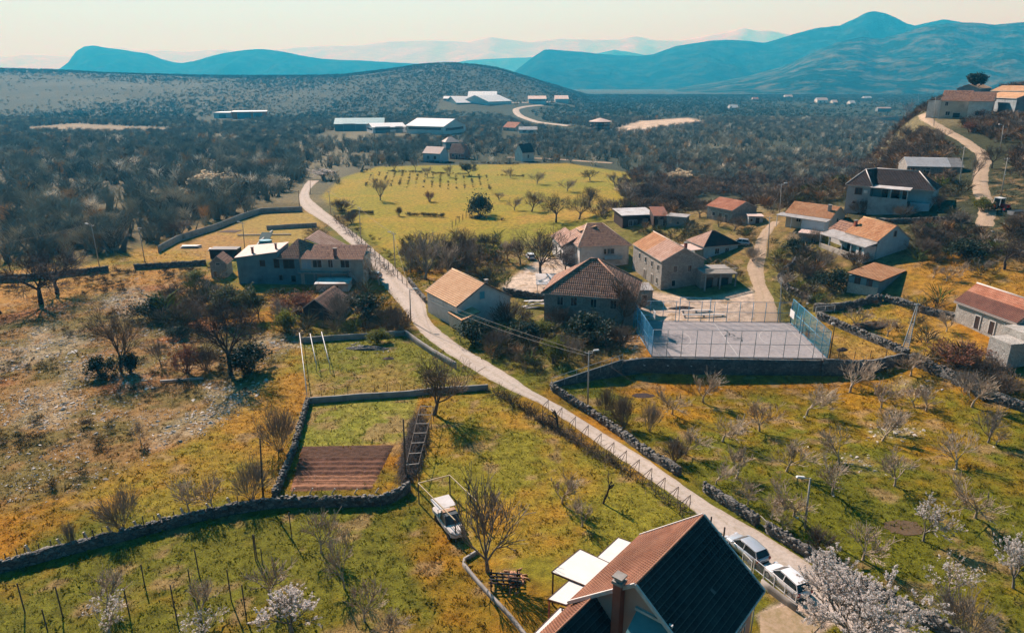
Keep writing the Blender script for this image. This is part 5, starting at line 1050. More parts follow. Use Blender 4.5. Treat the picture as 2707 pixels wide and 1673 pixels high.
c.build('ribbed_side', mat('black_steel', (.018, .022, .026), (.025, .03, .034), 3, .6), r); MB().box(0, f.L, 0, f.W, -.4, f.h - .02, f.M).build('body', MATS['black_steel'], r); flat_slab(f, r, -.05, f.L + .05, -.1, f.W + .05, f.h + .08, MATS['black_steel'], .09)
f = Fr((835, 751), (920, 750), (838, 772), W=4.2); r = house(f, 'flat_roofed_shed', 'small white shed with a flat pale roof in front of the farmhouse', 'shed'); walls(f, r, PL_WHITE, 'flat', z0=-2); flat_slab(f, r, -.3, f.L + .3, -.3, f.W + .3, f.h + .12, SHEET_PALE, .2, slope=.15); window(f, r, 'F', f.L * .62, .3, .7, .8, WOOD_DARK, 0)
f = Fr((873, 820), (797, 816), (872, 850), W=8.2); r = house(f, 'old_barn', 'half ruined barn with a dark open gable and pinkish tiles among bare bushes', 'barn')
vv = [f.M(a, b, z) for b in (.5, f.W) for a, z in [(0, -.8), (f.L, -.8), (f.L, f.h), (f.L / 2, f.h + 1.8), (0, f.h)]]; MB().add(vv, [(0, 1, 2, 3, 4), (9, 8, 7, 6, 5)] + [(i, (i + 1) % 5, 5 + (i + 1) % 5, 5 + i) for i in range(5)]).build('wall', WOOD_DARK, r)
roof_mesh('roof', [((-.4, -.3, f.h - .3), (-.4, f.W + .3, f.h - .3), (f.L / 2, f.W + .3, f.h + 1.95), (f.L / 2, -.3, f.h + 1.95)), ((f.L + .4, f.W + .3, f.h - .3), (f.L + .4, -.3, f.h - .3), (f.L / 2, -.3, f.h + 1.95), (f.L / 2, f.W + .3, f.h + 1.95))], f.M, TILE_OLD, r)
door(f, r, 'F', f.L / 2, 2.2, 1.9, MATS['black_steel'], 0, WOOD_OLD, off=-.5)
# ---- far cottages and halls in the valley
def cottage(name, label, p0, p1, b, p2=None, W=None, rh=2.5, wm=PL_WHITE, rm=None, wins=((.3, 1.2), (.7, 1.2)), kind='gable', cat='house', d=None, ch=None, tlw=.6, gw=True, oe=.4, plain=False):
    f = Fr(p0, p1, b, p2, W, plain=plain); r = house(f, name, label, cat); walls(f, r, wm, kind, rh, z0=-1.5)
    if kind == 'hip': roof(f, r, 'hip', rm, rh, ridge=(f.L * .35, f.L * .65), oe=oe, tl=tlw)
    elif kind == 'flat': flat_slab(f, r, -oe, f.L + oe, -oe, f.W + oe, f.h + .2, rm, .3)
    else: roof(f, r, kind, rm, rh, tl=tlw, oe=oe)
    for s_, w_ in wins: window(f, r, 'F', f.L * s_, f.h * .35, w_, f.h * .35, FR_WHITE, 0)
    if d: door(f, r, 'F', f.L * d, 1.2, 2.1, WOOD_DARK)
    if ch: chimney(f, r, f.L * ch, f.W / 2, f.h + rh * .6, f.h + rh + 1, .8, M_CONC)
    return f, r
cottage('valley_house', 'pale valley house with a long pinkish white roof', (1163, 406), (1118, 404), (1165, 431), (1187, 402), rh=2.8, rm=SHEET_PINK, wm=PL_BLUE, wins=((.3, 1.4), (.7, 1.4)), tlw=1)
cottage('brick_house', 'dull red brick house with a grey brown roof in the valley', (1226, 404), (1188, 402), (1227, 422), (1254, 402), rh=4.2, rm=TILE_OLD, wm=BRICK, wins=((.3, 1.2), (.75, 1.2)), d=.5, ch=.3)
cottage('small_valley_house', 'small house with a salmon roof behind the other valley houses', (1178, 376), (1212, 375), (1180, 396), W=8, rh=2.6, rm=SHEET_PINK, wm=PL_GREY, kind='hip', wins=((.4, 1.2),))
cottage('dark_roof_house', 'white gabled house with a black roof standing alone at the wood edge', (1381, 403), (1412, 401), (1381, 428), (1348, 401), rh=4.0, rm=TILE_DARK, wm=PL_WHITE, wins=((.5, .9),), ch=.4)
cottage('red_roof_farm', 'little red roofed farm building near the winding far road', (1330, 336), (1362, 338), (1331, 346), W=12, rh=4, rm=TILE_RED, wm=PL_CREAM, wins=((.4, 2),))
cottage('white_farm_shed', 'long low white farm shed beside the red roofed farm', (1372, 343), (1420, 343), (1372, 352), W=9, rh=2, rm=SHEET_PALE, wm=PL_WHITE, wins=((.3, 3), (.7, 3)), cat='shed')
HALL_W = mat('white_hall_cladding', (.66, .68, .68), (.56, .58, .58), .2, .6); HALL_R = mat('white_hall_roof', (.80, .79, .77), (.72, .71, .70), .1, .5); HALL_T = mat('teal_hall_cladding', (.12, .22, .24), (.16, .27, .29), .2, .6); HALL_O = mat('orange_hall_cladding', (.78, .20, .06), (.68, .17, .055), .2, .6)
def hall(name, label, p0, p1, b, p2=None, W=None, rh=3, wm=HALL_W, rm=HALL_R, doors=(), kind='gable', bands=True):
    f = Fr(p0, p1, b, p2, W); r = house(f, name, label, 'hall'); walls(f, r, wm, kind, rh, z0=-2)
    if kind == 'flat': flat_slab(f, r, -.6, f.L + .6, -.6, f.W + .6, f.h + .5, rm, .8)
    else: roof(f, r, kind, rm, rh, tl=6, oe=.8, og=.6)
    for s_, ww, hh in doors: door(f, r, 'F', f.L * s_, ww, hh, HALL_T, 0, HALL_W)
    if bands:
        m = MB(); m.box(f.L * .06, f.L * .94, -.12, 0, f.h * .55, f.h * .8, f.M); m.build('window_band', GLASS, r)
        m = MB(); m.box(-.12, 0, f.W * .1, f.W * .9, f.h * .45, f.h * .75, f.M); m.build('window_band', GLASS, r)
    return f, r
hall('orange_hall', 'long orange industrial hall with teal doors on the far left plain', (612, 297), (703, 296), (612, 315), W=30, wm=HALL_O, kind='flat', doors=((.35, 14, 6), (.75, 9, 6)), bands=False)
hall('white_block', 'white front block joined to the orange industrial hall', (564, 299), (610, 299), (564, 313), W=26, kind='flat', doors=((.5, 8, 4),), bands=False)
hall('teal_roofed_hall', 'dark hall with a teal roof at the left of the warehouse row', (884, 328), (1014, 327), (886, 347), W=28, rh=4, wm=HALL_T, rm=mat('teal_sheet_roof', (.22, .40, .42), (.28, .46, .48), .2, .6), doors=((.3, 10, 6),), bands=False)
hall('low_warehouse', 'low white warehouse between the teal roofed hall and the big warehouse', (985, 337), (1072, 335), (985, 353), W=26, rh=2.5, doors=((.3, 12, 5), (.8, 6, 5)))
hall('big_warehouse', 'largest white warehouse with a broad pale gable roof', (1172, 335), (1074, 332), (1173, 357), (1240, 329), rh=5)
hall('far_hall', 'red ended white hall in the distant factory group under the green hill', (1236, 262), (1312, 262), (1236, 268), W=70, rh=10, rm=HALL_R, wm=PL_PINK, bands=False)
hall('far_long_hall', 'long bright white roofed hall in front of the distant factory group', (1207, 272), (1290, 271), (1207, 277), W=50, rh=8, wm=HALL_T, bands=False)
hall('far_teal_hall', 'pale teal hall at the right of the distant factory group', (1291, 269), (1352, 267), (1291, 279), W=50, rh=8, wm=HALL_W, bands=False)
hall('far_left_hall', 'thin pale shed at the left end of the distant factory group', (1172, 261), (1214, 261), (1172, 266), W=30, rh=3, rm=HALL_R, wm=HALL_T, bands=False)
hall('far_right_hall', 'grey hall with dark openings right of the distant factory group', (1397, 262), (1444, 262), (1397, 273), W=40, rh=4, rm=SHEET_PINK, wm=HALL_W)
hall('far_end_hall', 'pink roofed hall at the right end of the distant works by the far road', (1468, 262), (1503, 262), (1468, 270), W=40, rh=5, rm=SHEET_PINK, wm=HALL_W, bands=False)
for i, (x, y, w_, hgt, rm, lab) in enumerate(((1991, 268, 15, 5, TILE_RED, 'low red roofed house beyond the far trees'), (2076, 262, 20, 6, SHEET_PINK, 'pinkish roofed house beyond the dark far trees'), (2161, 275, 28, 10, SHEET_PINK, 'largest pale house with a pink roof on the far plain'), (2202, 276, 13, 5, SHEET_PINK, 'small pink roofed house right of the largest far pale house'), (2248, 279, 14, 6, SHEET_PALE, 'tiny white house among bushes at the right of the far plain'), (2285, 265, 20, 5, SHEET_PALE, 'low white building beside the far dark cypress'), (1930, 290, 22, 5, SHEET_PALE, 'white flat building with dark openings on the far plain'))):
    wpx = w_; f, r = cottage('plain_house', lab, (x, y - hgt), (x + wpx, y - hgt), (x, y), W=14, rh=4, rm=rm, wm=PL_WHITE, wins=((.3, 2), (.7, 2)), tlw=2, plain=True)
# open round pavilion tower
g = G(1586, 352); hh = top_height(g, 1586, 312); r = empty('pavilion_tower', g, 'round open pavilion tower with a pale tent roof in the valley', 'tower'); Rd = 8.5
for k in range(12):
    a = 2 * math.pi * k / 12; MB().tube((Rd * .85 * math.cos(a), Rd * .85 * math.sin(a), -1), (Rd * .85 * math.cos(a), Rd * .85 * math.sin(a), hh * .72), .4).build('column', PL_GREY, r)
for z_ in (.28, .5, .70):
    MB().prism([(Rd * math.cos(2 * math.pi * k / 16), Rd * math.sin(2 * math.pi * k / 16)) for k in range(16)], hh * z_, hh * z_ + .5).build('floor_slab', WOOD_OLD, r)
m = MB(); m.add([(Rd * 1.12 * math.cos(2 * math.pi * k / 16), Rd * 1.12 * math.sin(2 * math.pi * k / 16), hh * .72 + .6) for k in range(16)] + [(0, 0, hh)], [(k, (k + 1) % 16, 16) for k in range(16)] + [tuple(range(16))[::-1]]); m.build('roof', SHEET_PINK, r)
m = MB(); m.tube((0, 0, -1), (0, 0, hh * .7), 2.2, n=12); m.build('stair_core', PL_GREY, r)
# ================================================================== plants
def tubes_np(segs, sides=(6, 5, 4, 3, 3)):
    """segs: list of (p0, p1, r0, r1, level) -> verts, quads"""
    V, Q = [], []; base = 0
    segs = sorted(segs, key=lambda s: s[4])
    for lev in sorted({s[4] for s in segs}):
        ss = [s for s in segs if s[4] == lev]; n = sides[min(lev, len(sides) - 1)]
        p0 = np.array([s[0] for s in ss]); p1 = np.array([s[1] for s in ss]); r0 = np.array([s[2] for s in ss]); r1 = np.array([s[3] for s in ss])
        d = p1 - p0; d /= np.linalg.norm(d, axis=1, keepdims=True) + 1e-9
        ref = np.where(np.abs(d[:, 2:3]) > .9, np.array([[1., 0, 0]]), np.array([[0, 0, 1.]])); u = np.cross(d, ref); u /= np.linalg.norm(u, axis=1, keepdims=True) + 1e-9; w = np.cross(d, u)
        t = np.arange(n) * 2 * math.pi / n
        ring = lambda p, r: p[:, None, :] + (u[:, None, :] * np.cos(t)[None, :, None] + w[:, None, :] * np.sin(t)[None, :, None]) * r[:, None, None]
        vv = np.concatenate([ring(p0, r0), ring(p1, r1)], 1); m = len(ss)
        k = np.arange(n); f = np.stack([k, (k + 1) % n, n + (k + 1) % n, n + k], -1)
        Q.append((f[None] + (np.arange(m) * 2 * n)[:, None, None] + base).reshape(-1, 4)); V.append(vv.reshape(-1, 3)); base += m * 2 * n
    return np.concatenate(V), np.concatenate(Q)
def rot_about(d, ang, az, rg):
    d = d / np.linalg.norm(d); a = np.cross(d, (0.3, .2, 1.0)); 
    if np.linalg.norm(a) < 1e-3: a = np.array((1., 0, 0))
    a /= np.linalg.norm(a); b = np.cross(d, a)
    return d * math.cos(ang) + (a * math.cos(az) + b * math.sin(az)) * math.sin(ang)
def grow(seed, height, trunk_h, r, n1, levels, spread=(.6, 1.0), len1=.55, ratio=.62, kids=(5, 5, 4), up=.25, lean=0., wig=.13, rmin=.012, taper=.55, stems=1, stem_spread=.5, seglen=3):
    rg = np.random.default_rng(seed); segs = []; tips = []
    def limb(p, d, ln, r0, lev, nk):
        k = seglen if lev < 2 else 2; pts = [p]; dd = d / np.linalg.norm(d); r1 = max(r0 * taper, rmin)
        for i in range(k):
            dd = dd + rg.normal(0, wig, 3) + np.array((0, 0, up * (.5 if lev == 0 else 1) / k)); dd /= np.linalg.norm(dd)
            q = pts[-1] + dd * ln / k; a, b = r0 + (r1 - r0) * i / k, r0 + (r1 - r0) * (i + 1) / k
            segs.append((pts[-1], q, a, b, lev)); pts.append(q)
        if lev >= levels:
            tips.append((pts[-2], pts[-1])); return
        for c in range(nk):
            t = rg.uniform(.35, 1.0) if lev else rg.uniform(.72, 1.0)
            if c == 0: t = 1.0
            i = min(int(t * k), k - 1); q = pts[i] + (pts[i + 1] - pts[i]) * (t * k - i)
            ang = rg.uniform(*spread) * (.45 if c == 0 else 1.0); nd_ = rot_about(dd if t > .8 else pts[i + 1] - pts[i], ang, rg.uniform(0, 6.283), rg)
            limb(q, nd_, ln * ratio * rg.uniform(.75, 1.2) if lev else height * len1 * rg.uniform(.8, 1.15), max((r0 + (r1 - r0) * t) * .62, rmin), lev + 1, kids[min(lev, len(kids) - 1)])
    for s_ in range(stems):
        az = rg.uniform(0, 6.283) if stems > 1 else 0
        d0 = np.array((math.cos(az) * stem_spread * rg.uniform(.3, 1), math.sin(az) * stem_spread * rg.uniform(.3, 1), 1.0)) if stems > 1 else np.array((lean, 0, 1.0))
        limb(np.array((rg.normal(0, .12) if stems > 1 else 0, rg.normal(0, .12) if stems > 1 else 0, -.15)), d0, trunk_h, r, 0, n1)
    return segs, tips
BARK_PALE = mat('pale_twig_bark', (.56, .46, .33), (.26, .20, .145), 1.6, .9)
BARK_GREY = mat('grey_bark', (.28, .24, .19), (.18, .155, .12), 3, .9)
BARK_DARK = mat('dark_bark', (.075, .06, .048), (.045, .036, .03), 3, .95)
BARK_RED = mat('reddish_twigs', (.24, .12, .075), (.17, .09, .06), 3, .9)
BARK_BROWN = mat('brown_twigs', (.17, .125, .085), (.11, .085, .06), 3, .9)
PETAL = mat('white_blossom', (.80, .76, .72), (.66, .60, .56), 9, .8); CREAM = mat('cream_blossom', (.72, .60, .42), (.58, .47, .30), 6, .8)
LEAF_Y = mat('young_yellow_green_leaf', (.19, .20, .03), (.11, .13, .02), 4, .7); LEAF_D = mat('dark_green_leaf', (.035, .06, .03), (.02, .04, .022), 4, .7); LEAF_O = mat('olive_leaf', (.10, .11, .04), (.06, .07, .03), 4, .7)
LEAF_RED = mat('russet_bud', (.26, .105, .05), (.19, .08, .04), 4, .8)
def leaves_np(tips, n, size, seed, spread=.25, along=True, segs=None):
    rg = np.random.default_rng(seed); P0 = np.array([a for a, b in tips]); P1 = np.array([b for a, b in tips])
    k = rg.integers(0, len(tips), n); t = rg.uniform(0, 1.05, (n, 1)); c = P0[k] * (1 - t) + P1[k] * t + rg.normal(0, spread, (n, 3)) * .5
    a = rg.normal(0, 1, (n, 3)); a /= np.linalg.norm(a, axis=1, keepdims=True); b = np.cross(a, rg.normal(0, 1, (n, 3))); b /= np.linalg.norm(b, axis=1, keepdims=True)
    s_ = size * rg.uniform(.6, 1.3, (n, 1)); V = np.stack([c - a * s_ - b * s_ * .6, c + a * s_ - b * s_ * .6, c + a * s_ + b * s_ * .6, c - a * s_ + b * s_ * .6], 1).reshape(-1, 3)
    return V, np.arange(n * 4).reshape(n, 4)
def translucent(m, k):
    t = m.node_tree; b = t.nodes['Principled BSDF']; tl = nd(t, 'ShaderNodeBsdfTranslucent'); mx = nd(t, 'ShaderNodeMixShader'); mx.inputs[0].default_value = k
    src = b.inputs['Base Color'].links[0].from_socket; t.links.new(src, tl.inputs['Color']); t.links.new(b.outputs[0], mx.inputs[1]); t.links.new(tl.outputs[0], mx.inputs[2]); t.links.new(mx.outputs[0], t.nodes['Material Output'].inputs[0])
for m_, k_ in ((PETAL, .55), (CREAM, .5), (LEAF_Y, .45), (LEAF_O, .35), (LEAF_D, .25), (LEAF_RED, .4)): translucent(m_, k_)
PROTO = {}
def proto(kind, var, gen, bark, leaf=None, lv=1):
    segs, tips = gen; ht = max(max(s[0][2], s[1][2]) for s in segs)
    tr = [s for s in segs if s[4] <= lv]; cr = [s for s in segs if s[4] > lv]
    rad = float(np.percentile([np.hypot(*t[1][:2]) for t in tips], 92))
    tm = mesh_np('trunk', *tubes_np(tr), bark); cv, cq = tubes_np(cr); mats = [bark]; mi = np.zeros(len(cq), int)
    if leaf:
        lm, n, size, sp = leaf; v2, q2 = leaves_np(tips, n, size, var + 11, sp); cq = np.concatenate([cq, q2 + len(cv)]); cv = np.concatenate([cv, v2]); mats.append(lm); mi = np.concatenate([mi, np.ones(n, int)])
    cm_ = mesh_np('crown', cv, cq, mats, midx=mi)
    PROTO.setdefault(kind, []).append((tm, cm_, ht, rad))
for v in range(5): proto('orchard', v, grow(100 + v, 4.2, 1.15, .13, 6, 3, (.38, .92), .40, .64, (6, 7, 6), .42, rmin=.020), BARK_PALE)
for v in range(2): proto('orchard_red', v, grow(130 + v, 4.2, 1.15, .13, 6, 3, (.38, .9), .39, .64, (6, 7, 6), .42, rmin=.018), BARK_PALE, (LEAF_RED, 500, .035, .1))
for v in range(4): proto('big', v, grow(200 + v, 9.5, 2.2, .30, 6, 4, (.45, .95), .31, .70, (6, 6, 5, 5), .20, rmin=.016), BARK_BROWN)
for v in range(3): proto('dark', v, grow(230 + v, 8.5, 2.6, .30, 6, 4, (.5, 1.0), .31, .68, (6, 6, 6, 5), .15, rmin=.015), BARK_DARK)
for v in range(3): proto('grey', v, grow(260 + v, 7.0, 1.2, .20, 7, 3, (.35, .75), .38, .62, (7, 6, 5), .35, rmin=.022), BARK_GREY)
for v in range(3): proto('blossom', v, grow(300 + v, 4.4, 1.3, .13, 6, 3, (.42, .95), .38, .64, (6, 6, 5), .34, rmin=.014), BARK_GREY, (PETAL, 2600, .05, .06))
for v in range(2): proto('sparse_blossom', v, grow(320 + v, 4.4, 1.2, .12, 6, 3, (.45, .95), .34, .62, (6, 5, 4), .30, rmin=.012), BARK_PALE, (PETAL, 520, .06, .1))
proto('great_blossom', 0, grow(340, 6.4, 1.3, .20, 8, 4, (.4, .9), .36, .64, (6, 5, 5, 4), .2, rmin=.012), BARK_GREY, (PETAL, 24000, .045, .07))
for v in range(2): proto('cream_tree', v, grow(350 + v, 4.5, .8, .14, 7, 3, (.4, .9), .36, .62, (7, 6, 5), .25, rmin=.014), BARK_BROWN, (CREAM, 2200, .11, .3))
for v in range(4): proto('shrub', v, grow(400 + v, 3.2, .9, .03, 5, 2, (.25, .75), .36, .70, (6, 6), .22, stems=18, stem_spread=1.0, rmin=.012), BARK_BROWN, None, 0)
for v in range(2): proto('fan_shrub', v, grow(420 + v, 3.4, 1.2, .03, 5, 2, (.2, .6), .40, .72, (6, 6), .3, stems=18, stem_spread=.95, rmin=.011), BARK_GREY, None, 0)
for v in range(2): proto('russet_bush', v, grow(440 + v, 3.0, 1.0, .05, 4, 2, (.25, .6), .34, .70, (5, 5), .2, stems=14, stem_spread=.8, rmin=.013), BARK_RED, (LEAF_RED, 700, .06, .25), 0)
for v in range(2): proto('green_bush', v, grow(460 + v, 3.0, .9, .05, 4, 2, (.3, .7), .34, .70, (5, 5), .15, stems=13, stem_spread=.9, rmin=.013), BARK_BROWN, (LEAF_Y, 2600, .075, .35), 0)
for v in range(2): proto('dark_bush', v, grow(480 + v, 3.0, .9, .05, 4, 2, (.3, .7), .34, .70, (5, 5), .12, stems=13, stem_spread=1.0, rmin=.014), BARK_DARK, (LEAF_D, 2400, .08, .4), 0)
for v in range(2): proto('olive_tree', v, grow(500 + v, 7.0, 1.6, .2, 6, 3, (.4, .8), .36, .62, (7, 6, 5), .2, rmin=.016), BARK_DARK, (LEAF_O, 4200, .11, .5))
proto('conifer', 0, grow(520, 6.0, 3.4, .09, 8, 2, (.3, .7), .22, .6, (6, 5), .5, stems=7, stem_spread=.28, rmin=.02), BARK_DARK, (LEAF_D, 6500, .14, .4), 0)
for v in range(2): proto('pollard', v, grow(540 + v, 3.4, 1.9, .20, 4, 2, (.35, .7), .34, .45, (3, 3), .25, rmin=.05, taper=.75, wig=.2), BARK_DARK)
def tree(px, py, topy, kind, label, group=None, wide=None, var=None, cat=None, rz=None, name=None):
    g = G(px, py); h = max(top_height(g, px, topy), .6); pr = PROTO[kind]; tm, cm_, ht, rad = pr[(var if var is not None else random.randrange(999)) % len(pr)]
    bushy = any(k in kind for k in ('shrub', 'bush'))
    o = empty(name or ('shrub' if bushy else 'tree'), (g[0], g[1], g[2]), label, cat or ('shrub' if bushy else 'tree'), group, rz if rz is not None else random.uniform(0, 6.28))
    s = h / ht; sx = s * (1.25 if 'orchard' in kind else 1)
    if wide: dpt = math.hypot(g[1], CAMZ - g[2]); sx = 1.2 * wide / F * dpt / rad
    o.scale = (sx, sx, s); link('trunk' if not bushy else 'stem', tm, o); link('crown', cm_, o); return o
OG = 'bare fruit trees in the right orchard'
for row in [
 (1859, 1063, 974, 'orchard', 'pale bare fruit tree whose crown stands against the court retaining wall'),
 (1777, 1095, 1016, 'orchard', 'slim bare fruit tree just below the left part of the retaining wall'),
 (1910, 1168, 1080, 'orchard', 'bare fruit tree in line below the middle of the court'),
 (2008, 1140, 1052, 'orchard_red', 'reddish budding fruit tree below the middle of the court wall'),
 (2132, 1098, 1008, 'orchard', 'full bare fruit tree below the right court end, pale stone at foot'),
 (2247, 1037, 945, 'orchard', 'pale bare tree directly under the wall right of the court'),
 (2330, 1077, 1000, 'orchard_red', 'brownish fruit tree beside the sandy bare patch'),
 (2332, 1165, 1084, 'orchard', 'fruit tree standing at the grey stone heap in the orchard'),
 (2345, 1150, 1080, 'orchard', 'second fruit tree behind the grey stone heap in the orchard'),
 (2417, 1075, 1018, 'orchard_red', 'thin twin trunk fruit tree on the pale sandy patch'),
 (2449, 1088, 1022, 'orchard', 'light fruit tree at the edge of the pale sandy patch'),
 (2570, 1075, 985, 'orchard', 'grey tangled tree beside the wall near the wire gate'),
 (2612, 1170, 1066, 'grey', 'dark leaning tree near the right edge of the orchard'),
 (2634, 1176, 1128, 'orchard', 'tiny fruit sapling right of the dark leaning tree'),
 (1812, 1201, 1121, 'orchard', 'bare fruit tree nearest the broken end of the roadside wall'),
 (1945, 1264, 1186, 'orchard', 'bare fruit tree left of the lamp post above the roadside saplings'),
 (2079, 1245, 1150, 'orchard', 'bare fruit tree in the very middle of the orchard left side'),
 (2218, 1224, 1142, 'orchard', 'bare fruit tree beside the scattered white stones'),
 (2200, 1308, 1207, 'orchard', 'wide bare fruit tree above the right of the lamp post'),
 (2364, 1284, 1189, 'orchard', 'bare fruit tree right of the scattered white stones'),
 (2528, 1238, 1151, 'orchard', 'bare fruit tree far right in the orchard with a white foot stone'),
 (2578, 1368, 1259, 'orchard', 'tall pale trunk fruit tree at the lower right of the orchard'),
 (2099, 1364, 1263, 'orchard', 'bare fruit tree right behind the lamp post'),
 (2280, 1480, 1387, 'orchard', 'slender fruit tree right above the great blossom tree'),
 (2546, 1690, 1566, 'fan_shrub', 'brown bare bush tree at the bottom right corner'),
 (2416, 1590, 1558, 'orchard', 'tiny sapling beside the wall under the sparse blossom tree'),
 (1892, 1280, 1217, 'orchard', 'small twiggy tree above the upper end of the second roadside wall'),
 (1976, 1333, 1270, 'orchard', 'arching small tree behind the second roadside wall'),
 (2039, 1371, 1308, 'orchard', 'small brown tree behind the pale gate'),
 (2067, 1396, 1358, 'orchard', 'low twiggy tree right of the pale gate'),
 (2256, 867, 808, 'orchard', 'pale bare fruit tree right behind the court corner'),
 (2345, 889, 836, 'orchard_red', 'russet budding fruit tree between the court and the ladder pole'),
 (2502, 877, 826, 'orchard', 'bare fruit tree in front of the long stone house'),
 (2406, 993, 921, 'orchard', 'grey bare tree at the foot of the ladder pole')]:
    tree(*row, group=OG if row[3].startswith('orchard') else None)
for row in [
 (2441, 1430, 1322, 'blossom', 'white blossoming fruit tree in the middle of the orchard on a dark soil ring', 50),
 (2679, 1554, 1427, 'blossom', 'white blossoming fruit tree cut by the right edge', 60),
 (2511, 1589, 1470, 'sparse_blossom', 'half blossoming fruit tree above the wall at the lower right', 52),
 (771, 1672, 1560, 'blossom', 'white blossoming tree at the bottom edge of the vineyard field', 62),
 (288, 1680, 1592, 'sparse_blossom', 'pale budding tree at the bottom left under a bare tree', 50),
 (535, 1688, 1622, 'sparse_blossom', 'pale budding bush tree at the bottom edge of the vineyard', 48),
 (855, 476, 446, 'blossom', 'white blossom tree where the road vanishes into the wood', 32),
 (726, 496, 462, 'cream_tree', 'cream blossoming tree at the wood edge left of the road end', 22),
 (549, 494, 450, 'cream_tree', 'largest cream blossoming tree inside the left wood', 30),
 (601, 488, 462, 'cream_tree', 'small cream blossoming tree next to the largest cream one', 15),
 (452, 536, 516, 'cream_tree', 'low cream blossoming bush deep in the left wood', 20),
 (1800, 480, 446, 'cream_tree', 'cream blossoming tree in the brown scrub behind the red roofed barn', 26)]:
    tree(*row[:5], wide=row[5], group=None)
tree(2262, 1745, 1490, 'great_blossom', 'great white blossom tree overhanging the road at the bottom right', wide=128, rz=.6)
